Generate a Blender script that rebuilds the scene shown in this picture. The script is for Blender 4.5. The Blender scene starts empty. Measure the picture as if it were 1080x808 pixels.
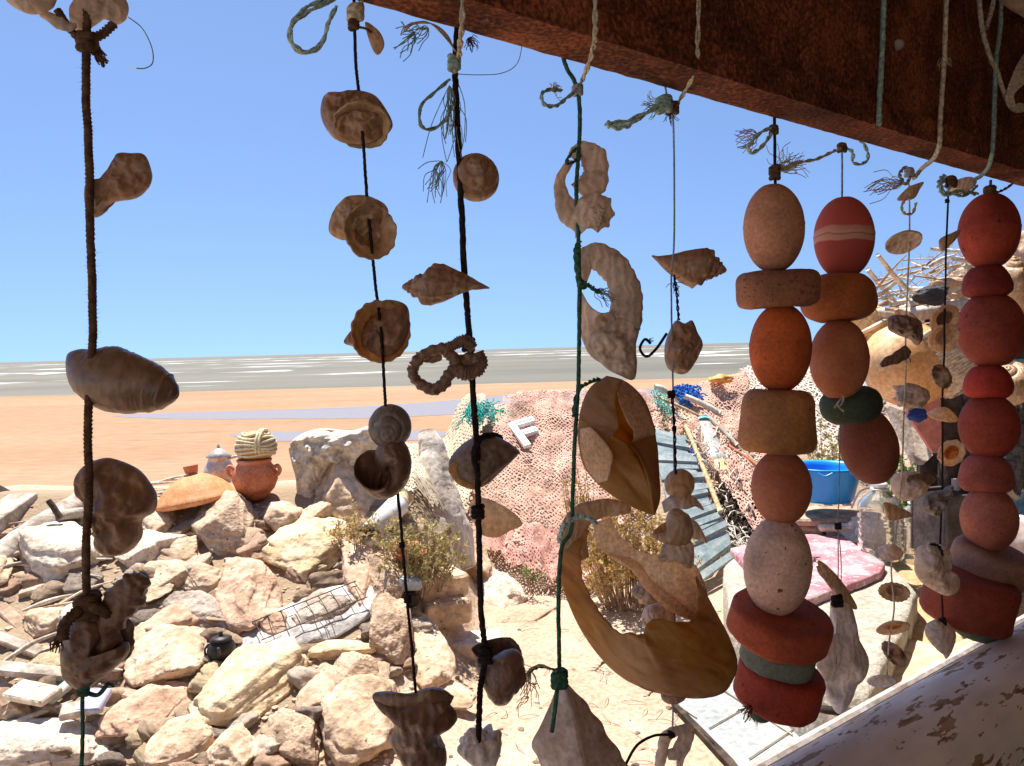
import bpy, math, random
import numpy as np
from mathutils import Vector, Matrix, noise as mnoise

# ------------------------------------------------------------------ camera, sky, sun, exposure
SC = bpy.context.scene
COL = SC.collection
R_ = math.radians
F, CX, CY = 811.0, 540.0, 404.0
EYE = np.array([0.0, 0.0, 1.55])
PITCH, ROLL = R_(2.56), math.asin(0.0266)
fw = np.array([0, math.cos(PITCH), -math.sin(PITCH)])
r0 = np.array([1.0, 0, 0]); u0 = np.array([0, math.sin(PITCH), math.cos(PITCH)])
RT = r0 * math.cos(ROLL) - u0 * math.sin(ROLL)
UP = u0 * math.cos(ROLL) + r0 * math.sin(ROLL)
cd = bpy.data.cameras.new('camera')
cam = bpy.data.objects.new('camera', cd); COL.objects.link(cam)
cd.sensor_width = 36; cd.lens = F / 1080 * 36; cd.clip_start = 0.02; cd.clip_end = 30000
cam.matrix_world = Matrix(((RT[0], UP[0], -fw[0], EYE[0]), (RT[1], UP[1], -fw[1], EYE[1]), (RT[2], UP[2], -fw[2], EYE[2]), (0, 0, 0, 1)))
SC.camera = cam
SUN_EL, SUN_AZ = R_(66), R_(-26)          # azimuth measured from +Y towards +X
w = bpy.data.worlds.new('World'); SC.world = w; w.use_nodes = True
nt = w.node_tree; nt.nodes.clear()
sky = nt.nodes.new('ShaderNodeTexSky'); sky.sky_type = 'NISHITA'; sky.sun_disc = False
sky.sun_elevation = SUN_EL; sky.sun_rotation = SUN_AZ
sky.air_density = 0.7; sky.dust_density = 0.2; sky.ozone_density = 4.0; sky.altitude = 0
tcw = nt.nodes.new('ShaderNodeTexCoord'); mpw = nt.nodes.new('ShaderNodeMapping'); mpw.inputs['Scale'].default_value = (1, 1, .85); mpw.inputs['Location'].default_value = (0, 0, .18)
nt.links.new(tcw.outputs['Generated'], mpw.inputs[0]); nt.links.new(mpw.outputs[0], sky.inputs[0])      # sky sampled higher than it stands: less of the pale horizon band
bg = nt.nodes.new('ShaderNodeBackground'); bg.inputs[1].default_value = 0.105
wo = nt.nodes.new('ShaderNodeOutputWorld')
nt.links.new(sky.outputs[0], bg.inputs[0]); nt.links.new(bg.outputs[0], wo.inputs[0])
sl = bpy.data.lights.new('sun', 'SUN'); sl.energy = 5.0; sl.angle = R_(0.53); sl.color = (1.0, 0.95, 0.87)
sun = bpy.data.objects.new('sun', sl); COL.objects.link(sun)
sd = Vector((math.sin(SUN_AZ) * math.cos(SUN_EL), math.cos(SUN_AZ) * math.cos(SUN_EL), math.sin(SUN_EL)))
sun.rotation_euler = sd.to_track_quat('Z', 'Y').to_euler()
sun.location = (0, 0, 20)
SC.view_settings.view_transform = 'Standard'; SC.view_settings.look = 'None'
SC.view_settings.exposure = 1.0; SC.view_settings.gamma = 1; SC.view_settings.use_curve_mapping = False
SC.render.engine = 'CYCLES'
SC.cycles.use_denoising = True
SC.cycles.max_bounces = 10; SC.cycles.diffuse_bounces = 5; SC.cycles.transparent_max_bounces = 12
SC.cycles.sample_clamp_indirect = 6

# ------------------------------------------------------------------ numpy noise
_rg = np.random.RandomState(7)
_perm = np.concatenate([_rg.permutation(256)] * 2)
_g = _rg.normal(size=(256, 3)); _g /= np.linalg.norm(_g, axis=1)[:, None]
def pn(p):
    p = np.asarray(p, float); i = np.floor(p).astype(int); f = p - i; i &= 255
    u = f * f * f * (f * (f * 6 - 15) + 10)
    def gr(dx, dy, dz):
        h = _perm[_perm[_perm[(i[:, 0] + dx) & 255] + ((i[:, 1] + dy) & 255)] + ((i[:, 2] + dz) & 255)]
        return ((f - np.array([dx, dy, dz])) * _g[h]).sum(1)
    L = lambda a, b, t: a + (b - a) * t
    x00 = L(gr(0,0,0), gr(1,0,0), u[:,0]); x10 = L(gr(0,1,0), gr(1,1,0), u[:,0])
    x01 = L(gr(0,0,1), gr(1,0,1), u[:,0]); x11 = L(gr(0,1,1), gr(1,1,1), u[:,0])
    return L(L(x00, x10, u[:,1]), L(x01, x11, u[:,1]), u[:,2])
def fbm(p, o=4, gain=.5):
    s = 0; a = 1.0; p = np.asarray(p, float)
    for k in range(o):
        s = s + a * pn(p * 2**k + 17.3 * k); a *= gain
    return s
def sstep(a, b, x):
    t = np.clip((np.asarray(x, float) - a) / (b - a), 0, 1); return t * t * (3 - 2 * t)

# ------------------------------------------------------------------ picture rays (only to read places off the photograph)
def ray(px, py): return fw + RT * ((px - CX) / F) - UP * ((py - CY) / F)
def P(px, py, Z): return EYE + ray(px, py) * Z
FA = R_(53.7)
FH = np.array([math.sin(FA), math.cos(FA), 0.0]); FN = np.array([-math.cos(FA), math.sin(FA), 0.0]); FD = 0.78
def FP(s, off, z): return EYE * np.array([1, 1, 0]) + FN * (FD + off) + FH * s + np.array([0, 0, z])
def onfac(px, py, off=0.0):
    d = ray(px, py); return (FD + off) / float(d @ FN)
def G(px, py, z):
    d = ray(px, py); return EYE + d * ((z - EYE[2]) / d[2])

# ------------------------------------------------------------------ linking
def mk(name, V, Fc, mat, parent=None, smooth=True, M4=None, uv=None):
    me = bpy.data.meshes.new(name)
    me.from_pydata([tuple(v) for v in np.asarray(V, float)], [], [tuple(int(i) for i in f) for f in Fc])
    if smooth: me.polygons.foreach_set('use_smooth', [True] * len(me.polygons))
    if uv is not None:
        l = me.uv_layers.new(name='UVMap'); li = np.zeros(len(me.loops), int); me.loops.foreach_get('vertex_index', li)
        l.data.foreach_set('uv', np.asarray(uv, float)[li].ravel())
    if mat: me.materials.append(mat)
    o = bpy.data.objects.new(name, me); COL.objects.link(o)
    if M4 is not None: o.matrix_world = M4
    if parent is not None:
        o.parent = parent
        if M4 is not None: o.matrix_parent_inverse = parent.matrix_world.inverted()
        else: o.matrix_parent_inverse = parent.matrix_world.inverted()
    me.update()
    return o
def tag(o, label=None, cat=None, group=None, kind=None):
    if label: o['label'] = label
    if cat: o['category'] = cat
    if group: o['group'] = group
    if kind: o['kind'] = kind
    return o
def empty(name, loc):
    o = bpy.data.objects.new(name, None); COL.objects.link(o); o.matrix_world = Matrix.Translation(Vector(loc)); o.empty_display_size = .05
    return o
def solid(o, t, off=0.0):
    m = o.modifiers.new('thick', 'SOLIDIFY'); m.thickness = t; m.offset = off
    return o
class MB:
    def __init__(s): s.V = []; s.F = []; s.n = 0
    def add(s, V, Fc):
        V = np.asarray(V, float); s.V.append(V); s.F += [tuple(int(i) + s.n for i in f) for f in Fc]; s.n += len(V); return s
    def build(s, name, mat, parent=None, smooth=True, M4=None):
        return mk(name, np.concatenate(s.V), s.F, mat, parent, smooth, M4)
# ------------------------------------------------------------------ shapes (all return V, F)
def gridF(n, m, closeu=False, closev=False):
    f = []
    for i in range(n if closeu else n - 1):
        for j in range(m if closev else m - 1):
            a, b = i, (i + 1) % n; c, d = j, (j + 1) % m
            f.append((a * m + c, b * m + c, b * m + d, a * m + d))
    return f
def cr(pts, n, closed=False):
    """Catmull-Rom through pts, n samples"""
    p = np.asarray(pts, float); k = len(p)
    if closed: idx = lambda i: p[i % k]; ts = np.linspace(0, k, n, endpoint=False)
    else: idx = lambda i: p[min(max(i, 0), k - 1)]; ts = np.linspace(0, k - 1, n)
    out = []
    for t in ts:
        i = int(min(math.floor(t), k - 1 if closed else k - 2)); f = t - i
        a, b, c, d = idx(i - 1), idx(i), idx(i + 1), idx(i + 2)
        out.append(.5 * ((2 * b) + (c - a) * f + (2 * a - 5 * b + 4 * c - d) * f * f + (3 * b - a - 3 * c + d) * f**3))
    return np.array(out)
def frames(P_):
    t = np.gradient(P_, axis=0); t /= np.linalg.norm(t, axis=1)[:, None] + 1e-12
    ref = np.array([0, 0, 1.0]) if abs(t[0][2]) < .9 else np.array([1.0, 0, 0])
    n = np.cross(t[0], ref); n /= np.linalg.norm(n); N = [n]
    for i in range(1, len(t)):
        v = N[-1] - t[i] * (N[-1] @ t[i]); v /= np.linalg.norm(v) + 1e-12; N.append(v)
    N = np.array(N); return t, N, np.cross(t, N)
def tube(pts, rad, m=8, n=None, sq=1.0, cap=True, nz=0, nzs=1.0, twist=None):
    """round (or flattened, sq) sweep along pts; rad scalar or list; nz noise; twist=(strands,turns per unit)"""
    p = np.asarray(pts, float)
    r = np.full(len(p), rad, float) if np.isscalar(rad) else np.asarray(rad, float)
    if n: 
        q = cr(np.column_stack([p, r]), n); p = q[:, :3]; r = np.maximum(q[:, 3], 1e-5)
    t, N, B = frames(p); a = np.linspace(0, 2 * math.pi, m, endpoint=False)
    rr = np.repeat(r[:, None], m, 1)
    if twist:
        s = np.concatenate([[0], np.cumsum(np.linalg.norm(np.diff(p, axis=0), axis=1))])
        rr = rr * (.72 + .4 * np.abs(np.cos(twist[0] / 2 * (a[None, :] + 2 * math.pi * twist[1] * s[:, None]))))
    V = p[:, None, :] + N[:, None, :] * (np.cos(a)[None, :, None] * rr[..., None]) + B[:, None, :] * (np.sin(a)[None, :, None] * rr[..., None] * sq)
    V = V.reshape(-1, 3)
    if nz: 
        d = V - np.repeat(p, m, 0); V = V + d * (fbm(V * nzs + 3.1, 3) * nz)[:, None]
    Fc = gridF(len(p), m, False, True)
    if cap:
        k = len(V); V = np.concatenate([V, p[:1], p[-1:]]); e = (len(p) - 1) * m
        for j in range(m):
            Fc.append((k, (j + 1) % m, j)); Fc.append((k + 1, e + j, e + (j + 1) % m))
    return V, Fc
def lathe(prof, m=32, axis='y'):
    """prof list of (axial, radius)"""
    p = np.asarray(prof, float); a = np.linspace(0, 2 * math.pi, m, endpoint=False)
    V = np.zeros((len(p), m, 3))
    V[..., 0] = p[:, 1, None] * np.cos(a); V[..., 1] = p[:, 0, None]; V[..., 2] = p[:, 1, None] * np.sin(a)
    if axis == 'z': V = V[..., [0, 2, 1]]; 
    if axis == 'x': V = V[..., [1, 0, 2]]
    return V.reshape(-1, 3), gridF(len(p), m, False, True)
def box(c, s, R=None, bev=0.0):
    """box with chamfered edges: centre c, size s"""
    h = np.asarray(s, float) / 2; b = min(bev, *(h * .9)) if bev else 0
    if not b:
        V = np.array([[x, y, z] for x in (-1, 1) for y in (-1, 1) for z in (-1, 1)]) * h
        Fc = [(0,1,3,2), (4,6,7,5), (0,4,5,1), (2,3,7,6), (0,2,6,4), (1,5,7,3)]
    else:
        V = []; ix = {}
        for sx in (-1, 1):
            for sy in (-1, 1):
                for sz in (-1, 1):
                    for ax in range(3):
                        v = np.array([sx, sy, sz]) * (h - b); v[ax] += (sx, sy, sz)[ax] * b
                        ix[(sx, sy, sz, ax)] = len(V); V.append(v)
        Fc = []
        for ax in range(3):
            o = [k for k in range(3) if k != ax]
            for s_ in (-1, 1):
                q = []
                for (p_, r_) in ((-1, -1), (1, -1), (1, 1), (-1, 1)):
                    k = [0, 0, 0]; k[ax] = s_; k[o[0]] = p_; k[o[1]] = r_; q.append(ix[(*k, ax)])
                Fc.append(tuple(q))
            for p_ in (-1, 1):
                for r_ in (-1, 1):
                    q = []
                    for s_, a_ in ((-1, o[0]), (1, o[0]), (1, o[1]), (-1, o[1])):
                        k = [0, 0, 0]; k[ax] = s_; k[o[0]] = p_; k[o[1]] = r_; q.append(ix[(*k, a_)])
                    Fc.append(tuple(q))
        for sx in (-1, 1):
            for sy in (-1, 1):
                for sz in (-1, 1): Fc.append(tuple(ix[(sx, sy, sz, a)] for a in range(3)))
        V = np.array(V)
    if R is not None: V = V @ np.asarray(R).T
    return V + np.asarray(c, float), Fc
def rot(ax, deg):
    return np.array(Matrix.Rotation(R_(deg), 3, ax))
_ICO = {}
def ico(n):
    if n not in _ICO:
        import bmesh
        b = bmesh.new(); bmesh.ops.create_icosphere(b, subdivisions=n, radius=1)
        _ICO[n] = (np.array([v.co[:] for v in b.verts]), [tuple(v.index for v in f.verts) for f in b.faces]); b.free()
    return _ICO[n]
def lumps(c, s, seed, n=4, nz=.15, cuts=0, R=None, fine=.03, soft=.08, freq=1.3, strata=0.0):
    """stone-like body: unit ball cut by random planes, roughened, scaled"""
    d, Fc = ico(n); rg = np.random.RandomState(seed)
    r = np.ones(len(d))
    for k in range(cuts):
        nn = rg.normal(size=3); nn /= np.linalg.norm(nn); c_ = rg.uniform(.5, .88)
        q = c_ / np.maximum(d @ nn, .05)
        hh = np.clip(.5 + .5 * (r - q) / soft, 0, 1); r = r * (1 - hh) + q * hh - soft * hh * (1 - hh)
    r = r * (1 + nz * fbm(d * freq + seed * 1.7, 3) * 1.6)
    if fine:
        r = r * (1 + fine * fbm(d * freq * 4 + seed, 3)) 
        pit = fbm(d * freq * 6 + seed * 3.1, 2); r = r - fine * 1.6 * np.clip(pit - .25, 0, 1)
    V = d * r[:, None]
    if strata:
        zz = V[:, 2] + .12 * pn(V * 1.2 + seed); lay = fbm(np.column_stack([zz * 7 + seed, zz * 0, zz * 0 + seed]), 2)
        V[:, :2] *= (1 + strata * np.clip(lay * 4, -1, 1))[:, None]
    V = V * np.asarray(s, float)
    if R is not None: V = V @ np.asarray(R).T
    return V + np.asarray(c, float), Fc
# ------------------------------------------------------------------ hanging things are modelled in a frame as large as they hang away
class Fr:
    def __init__(s, px, py, off=0.0, Z=None):
        s.px, s.py = px, py; s.Z = onfac(px, py, off) if Z is None else Z
        s.o = P(px, py, s.Z); s.k = s.Z / F
        s.M = Matrix(((RT[0], UP[0], -fw[0], s.o[0]), (RT[1], UP[1], -fw[1], s.o[1]), (RT[2], UP[2], -fw[2], s.o[2]), (0, 0, 0, 1)))
    def pts(s, L):
        """absolute picture points (x, y[, towards eye]) into the local frame"""
        out = []
        for q in L:
            z = q[2] if len(q) > 2 else 0; f = 1 - z / F
            out.append((((q[0] - CX) * f - (s.px - CX)) * s.k, -((q[1] - CY) * f - (s.py - CY)) * s.k, z * s.k))
        return np.array(out)
    def mk(s, name, V, Fc, mat, parent=None, smooth=True): return mk(name, V, Fc, mat, parent, smooth, s.M)
# ------------------------------------------------------------------ materials
MATS = {}
def mat(name, stops, scale=4, rough=.7, bump=.3, bscale=30, transl=0.0, spec=.3, detail=6, dist=.3, stretch=(1,1,1), metal=0, spots=None, coat=0, coord='Object', fine=.25, alpha=None, bdist=.003, lines=None, turn=0):
    """procedural: noise-driven colour ramp + fine mottle + bump; optional translucency, dark spots or stains with an outline"""
    if name in MATS: return MATS[name]
    m = bpy.data.materials.new(name); m.use_nodes = True; t = m.node_tree; N = t.nodes; L = t.links
    b = N['Principled BSDF']; out = N['Material Output']
    tc = N.new('ShaderNodeTexCoord'); mp = N.new('ShaderNodeMapping'); mp.inputs['Scale'].default_value = stretch
    tn = N.new('ShaderNodeMapping'); tn.inputs['Rotation'].default_value = (0, 0, R_(-turn)); L.new(tc.outputs[coord], tn.inputs[0])
    oi = N.new('ShaderNodeObjectInfo'); ad = N.new('ShaderNodeVectorMath'); ad.operation = 'ADD'
    ml = N.new('ShaderNodeMath'); ml.operation = 'MULTIPLY'; ml.inputs[1].default_value = 37.0
    L.new(oi.outputs['Random'], ml.inputs[0]); L.new(tn.outputs[0], ad.inputs[0]); L.new(ml.outputs[0], ad.inputs[1])
    L.new(ad.outputs[0], mp.inputs[0])
    n1 = N.new('ShaderNodeTexNoise'); n1.inputs['Scale'].default_value = scale; n1.inputs['Detail'].default_value = detail; n1.inputs['Distortion'].default_value = dist
    L.new(mp.outputs[0], n1.inputs['Vector'])
    cr_ = N.new('ShaderNodeValToRGB'); e = cr_.color_ramp.elements
    while len(e) < len(stops): e.new(.5)
    for k, (p_, c) in enumerate(stops): e[k].position = p_; e[k].color = (*c, 1)
    L.new(n1.outputs['Fac'], cr_.inputs[0])
    n2 = N.new('ShaderNodeTexNoise'); n2.inputs['Scale'].default_value = bscale; n2.inputs['Detail'].default_value = 5
    L.new(mp.outputs[0], n2.inputs['Vector'])
    mr = N.new('ShaderNodeMapRange'); mr.inputs[1].default_value = .3; mr.inputs[2].default_value = .7; mr.inputs[3].default_value = 1 - fine; mr.inputs[4].default_value = 1 + fine
    L.new(n2.outputs['Fac'], mr.inputs[0])
    mx = N.new('ShaderNodeVectorMath'); mx.operation = 'SCALE'; L.new(cr_.outputs[0], mx.inputs[0]); L.new(mr.outputs[0], mx.inputs['Scale'])
    colout = mx.outputs[0]
    wv = None
    if lines:
        wv = N.new('ShaderNodeTexWave'); wv.inputs['Scale'].default_value = lines[0] / 20; wv.inputs['Distortion'].default_value = 9; wv.inputs['Detail'].default_value = 4; wv.inputs['Detail Scale'].default_value = 1.6; L.new(mp.outputs[0], wv.inputs['Vector'])
        wr = N.new('ShaderNodeMapRange'); wr.inputs[3].default_value = 1 - lines[1]; wr.inputs[4].default_value = 1 + lines[1]; L.new(wv.outputs['Fac'], wr.inputs[0])
        m3 = N.new('ShaderNodeVectorMath'); m3.operation = 'SCALE'; L.new(colout, m3.inputs[0]); L.new(wr.outputs[0], m3.inputs['Scale']); colout = m3.outputs[0]
    if spots:
        sc_, th, colr = spots[:3]
        v = N.new('ShaderNodeTexNoise'); v.inputs['Scale'].default_value = sc_; v.inputs['Detail'].default_value = 3
        mp2 = N.new('ShaderNodeMapping'); mp2.inputs['Scale'].default_value = spots[3] if len(spots) > 3 else (1,1,1)
        L.new(ad.outputs[0], mp2.inputs[0]); L.new(mp2.outputs[0], v.inputs['Vector'])
        r2 = N.new('ShaderNodeMapRange'); r2.inputs[1].default_value = th; r2.inputs[2].default_value = th + (.09 if lines else .03); L.new(v.outputs['Fac'], r2.inputs[0])
        mi = N.new('ShaderNodeMix'); mi.data_type = 'RGBA'; L.new(r2.outputs[0], mi.inputs[0]); L.new(colout, mi.inputs[6]); mi.inputs[7].default_value = (*colr, 1)
        colout = mi.outputs[2]
    L.new(colout, b.inputs['Base Color'])
    b.inputs['Roughness'].default_value = rough; b.inputs['Specular IOR Level'].default_value = spec; b.inputs['Metallic'].default_value = metal
    if coat: b.inputs['Coat Weight'].default_value = coat
    bp = N.new('ShaderNodeBump'); bp.inputs['Strength'].default_value = bump; bp.inputs['Distance'].default_value = bdist
    L.new(n2.outputs['Fac'], bp.inputs['Height'])
    if wv is not None:
        ha = N.new('ShaderNodeMath'); ha.operation = 'MULTIPLY_ADD'; L.new(wv.outputs['Fac'], ha.inputs[0]); ha.inputs[1].default_value = .5; L.new(n2.outputs['Fac'], ha.inputs[2]); L.new(ha.outputs[0], bp.inputs['Height'])
    L.new(bp.outputs[0], b.inputs['Normal'])
    m['col'] = 1
    if transl:
        tr = N.new('ShaderNodeBsdfTranslucent'); L.new(colout, tr.inputs[0])
        ms = N.new('ShaderNodeMixShader'); ms.inputs[0].default_value = transl
        L.new(b.outputs[0], ms.inputs[1]); L.new(tr.outputs[0], ms.inputs[2]); L.new(ms.outputs[0], out.inputs[0])
    MATS[name] = m
    return m
def netmat(name, c1, c2, cell, fill):
    """cords of a net on UVs in metres, open between the cords"""
    m = bpy.data.materials.new(name); m.use_nodes = True; t = m.node_tree; N = t.nodes; L = t.links
    b = N['Principled BSDF']; out = N['Material Output']
    uv = N.new('ShaderNodeTexCoord'); ns = N.new('ShaderNodeTexNoise'); ns.inputs['Scale'].default_value = 5; ns.inputs['Detail'].default_value = 4
    L.new(uv.outputs['UV'], ns.inputs['Vector'])
    sc = N.new('ShaderNodeVectorMath'); sc.operation = 'SCALE'; sc.inputs['Scale'].default_value = .13
    L.new(ns.outputs['Color'], sc.inputs[0])
    ad = N.new('ShaderNodeVectorMath'); ad.operation = 'ADD'; L.new(uv.outputs['UV'], ad.inputs[0]); L.new(sc.outputs[0], ad.inputs[1])
    masks = []
    for ang in (45, -45):
        mp = N.new('ShaderNodeMapping'); mp.inputs['Rotation'].default_value = (0, 0, R_(ang)); L.new(ad.outputs[0], mp.inputs[0])
        wv = N.new('ShaderNodeTexWave'); wv.wave_profile = 'TRI'; wv.inputs['Scale'].default_value = 1 / cell / 3.14; wv.inputs['Distortion'].default_value = 0
        L.new(mp.outputs[0], wv.inputs['Vector']); masks.append(wv.outputs['Fac'])
    mxm = N.new('ShaderNodeMath'); mxm.operation = 'MAXIMUM'; L.new(masks[0], mxm.inputs[0]); L.new(masks[1], mxm.inputs[1])
    dn = N.new('ShaderNodeTexNoise'); dn.inputs['Scale'].default_value = 3.2; dn.inputs['Detail'].default_value = 4; L.new(uv.outputs['UV'], dn.inputs['Vector'])
    thr = N.new('ShaderNodeMapRange'); thr.inputs[1].default_value = .35; thr.inputs[2].default_value = .65; thr.inputs[3].default_value = fill[0]; thr.inputs[4].default_value = fill[1]
    L.new(dn.outputs['Fac'], thr.inputs[0])
    gt = N.new('ShaderNodeMath'); gt.operation = 'GREATER_THAN'; L.new(mxm.outputs[0], gt.inputs[0]); L.new(thr.outputs[0], gt.inputs[1])
    mi = N.new('ShaderNodeMix'); mi.data_type = 'RGBA'; n3 = N.new('ShaderNodeTexNoise'); n3.inputs['Scale'].default_value = 4; n3.inputs['Detail'].default_value = 8; L.new(uv.outputs['UV'], n3.inputs['Vector'])
    L.new(n3.outputs['Fac'], mi.inputs[0]); mi.inputs[6].default_value = (*c1, 1); mi.inputs[7].default_value = (*c2, 1)
    L.new(mi.outputs[2], b.inputs['Base Color']); b.inputs['Roughness'].default_value = .9; b.inputs['Specular IOR Level'].default_value = .1
    bp = N.new('ShaderNodeBump'); bp.inputs['Strength'].default_value = .5; bp.inputs['Distance'].default_value = .003; L.new(mxm.outputs[0], bp.inputs['Height']); L.new(bp.outputs[0], b.inputs['Normal'])
    L.new(gt.outputs[0], b.inputs['Alpha'])
    return m
def plain(name, c, rough=.5, **k): return mat(name, [(.3, tuple(x * .88 for x in c)), (.7, tuple(min(1, x * 1.1) for x in c))], rough=rough, **k)
# shells
S_BROWN = mat('shell_brown', [(.28, (0.266, 0.148, 0.083)), (.5, (0.37, 0.205, 0.115)), (.72, (0.451, 0.25, 0.14))], 26, 0.42, .45, 190, 0.22, .45, detail=9, lines=(520, .14), fine=.09, spots=(42, .60, (.60, .45, .32)))
S_DARK = mat('shell_dark', [(.28, (0.144, 0.079, 0.047)), (.5, (0.2, 0.11, 0.065)), (.72, (0.244, 0.134, 0.079))], 26, 0.38, .45, 190, 0.12, .45, detail=9, lines=(520, .14), fine=.09, spots=(46, .62, (.42, .28, .19)))
S_TAN = mat('shell_tan', [(.28, (0.418, 0.274, 0.158)), (.5, (0.58, 0.38, 0.22)), (.72, (0.708, 0.464, 0.268))], 26, 0.42, .45, 190, .38, .45, detail=9, lines=(520, .14), fine=.09, spots=(40, .60, (.74, .60, .45)))
S_PALE = mat('shell_pale', [(.28, (0.518, 0.41, 0.317)), (.5, (0.72, 0.57, 0.44)), (.72, (0.878, 0.695, 0.537))], 26, 0.45, .45, 190, .42, .45, detail=9, lines=(520, .14), fine=.09, spots=(44, .62, (.46, .30, .20)))
S_WHITE = mat('shell_bleached', [(.28, (0.533, 0.468, 0.418)), (.5, (0.74, 0.65, 0.58)), (.72, (0.9, 0.793, 0.708))], 26, 0.55, .45, 190, 0.2, .45, detail=9, lines=(520, .14), fine=.09)
S_AMBER = mat('shell_amber', [(.30, (.36, .155, .028)), (.45, (.54, .27, .055)), (.58, (.60, .34, .10)), (.72, (.70, .50, .24))], 1.0, .30, .2, 30, .62, .5, stretch=(9, 42, 20), turn=-38, dist=.8, detail=5, fine=.10)
S_CREAM = mat('shell_cream', [(.28, (.74, .50, .29)), (.5, (.84, .62, .40)), (.72, (.88, .72, .52))], 12, .36, .25, 190, .58, .45, detail=8, lines=(300, .05))
S_GREY = mat('shell_grey', [(.28, (0.173, 0.137, 0.112)), (.5, (0.24, 0.19, 0.155)), (.72, (0.293, 0.232, 0.189))], 26, 0.5, .45, 190, 0.08, .45, detail=9, lines=(520, .14), fine=.09, spots=(48, .62, (.46, .40, .34)))
S_ORANGE = mat('shell_orange_inside', [(.35, (.50, .13, .02)), (.5, (.70, .32, .08)), (.65, (.85, .62, .34))], 30, .35, .2, 120, .5, .4)
S_RIB = mat('shell_striped', [(.38, (.16, .09, .055)), (.5, (.48, .31, .19)), (.62, (.70, .55, .40))], 60, .45, .3, 140, .35, .35)
# floats
def fl(name, c, bump=.3, spots=None, v=.34):
    q = min(1, (max(c) - min(c)) / max(c) * 1.25); c = tuple(x * (g0 + (g1 - g0) * q) for x, g0, g1 in zip(c, (1.02, .96, .92), (.76, .50, .38)))
    return mat(name, [(.3, tuple(x * (1 - v) for x in c)), (.5, c), (.72, tuple(min(1, x * (1 + v)) for x in c))], 14, .75, bump, 170, 0, .25, spots=spots or (70, .685, tuple(x * .38 for x in c)), fine=.2, bdist=.0015)
F_TAN = fl('float_sand', (.60, .37, .24)); F_BROWN = fl('float_cork_brown', (.34, .19, .11), .9, (150, .62, (.10, .05, .03)))
F_ORANGE = fl('float_burnt_orange', (.62, .19, .055)); F_OCHRE = fl('float_ochre', (.46, .28, .12), .6)
F_SPECK = fl('float_speckled_bone', (.66, .52, .42), .6, (75, .67, (.16, .08, .05)))
F_RUST = fl('float_rust', (.42, .13, .065), 1.0); F_GREEN = fl('float_dull_green', (.13, .17, .13), .4); F_RED = fl('float_brick_red', (.50, .115, .05), .4)
F_ROSE = bpy.data.materials.new('float_rose_banded'); F_ROSE.use_nodes = True
def _rose():
    t = F_ROSE.node_tree; N = t.nodes; L = t.links; b = N['Principled BSDF']; tc = N.new('ShaderNodeTexCoord'); sp = N.new('ShaderNodeSeparateXYZ'); L.new(tc.outputs['Object'], sp.inputs[0])
    n = N.new('ShaderNodeTexNoise'); n.inputs['Scale'].default_value = 16; n.inputs['Detail'].default_value = 6; L.new(tc.outputs['Object'], n.inputs['Vector'])
    ma = N.new('ShaderNodeMath'); ma.operation = 'MULTIPLY_ADD'; L.new(n.outputs['Fac'], ma.inputs[0]); ma.inputs[1].default_value = .022; L.new(sp.outputs[1], ma.inputs[2])
    r = N.new('ShaderNodeMapRange'); r.inputs[1].default_value = -.055; r.inputs[2].default_value = .085; L.new(ma.outputs[0], r.inputs[0])
    c = N.new('ShaderNodeValToRGB'); e = c.color_ramp.elements; e[0].position = 0; e[0].color = (.34, .06, .035, 1); e[1].position = 1; e[1].color = (.46, .09, .06, 1)
    for p, q in ((.38, (.42, .07, .05)), (.40, (.60, .30, .21)), (.46, (.58, .27, .18)), (.47, (.30, .10, .07)), (.485, (.62, .32, .23)), (.56, (.56, .24, .17)), (.585, (.48, .085, .06))): k = e.new(p); k.color = (*q, 1)
    L.new(r.outputs[0], c.inputs[0]); L.new(c.outputs[0], b.inputs['Base Color']); b.inputs['Roughness'].default_value = .7; b.inputs['Specular IOR Level'].default_value = .25
    g = N.new('ShaderNodeTexNoise'); g.inputs['Scale'].default_value = 170; L.new(tc.outputs['Object'], g.inputs['Vector']); bp = N.new('ShaderNodeBump'); bp.inputs['Strength'].default_value = .3; bp.inputs['Distance'].default_value = .0015; L.new(g.outputs['Fac'], bp.inputs['Height']); L.new(bp.outputs[0], b.inputs['Normal'])
_rose()
F_DKGREEN = fl('float_bottle_green', (.05, .09, .06), .3); F_MAROON = fl('float_maroon', (.33, .065, .055), .5); F_MAUVE = fl('float_mauve', (.42, .15, .13), 1.0)
F_CLAYP = fl('float_pink_clay', (.54, .24, .17), .3); F_DISC = fl('float_grey_brown', (.34, .22, .16), .7)
F_DKRED = fl('float_dark_red', (.36, .07, .035), .4)
# cords
def cordm(name, c): return mat(name, [(.35, tuple(x * .6 for x in c)), (.65, tuple(min(1, x * 1.35) for x in c))], 160, .9, .5, 700, .1, .1, bdist=.001)
C_BLACK = cordm('cord_tarred', (.028, .02, .018)); C_GREEN = cordm('cord_green', (.05, .13, .085)); C_TEAL = cordm('cord_teal_grey', (.30, .42, .37))
C_STRAW = cordm('cord_straw', (.64, .55, .40)); C_GREY = cordm('cord_grey', (.34, .35, .35)); C_BROWN = cordm('cord_brown', (.13, .075, .045)); C_LTEAL = cordm('cord_pale_teal', (.46, .62, .56))
C_RED = cordm('cord_dark_red', (.20, .05, .04))
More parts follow.
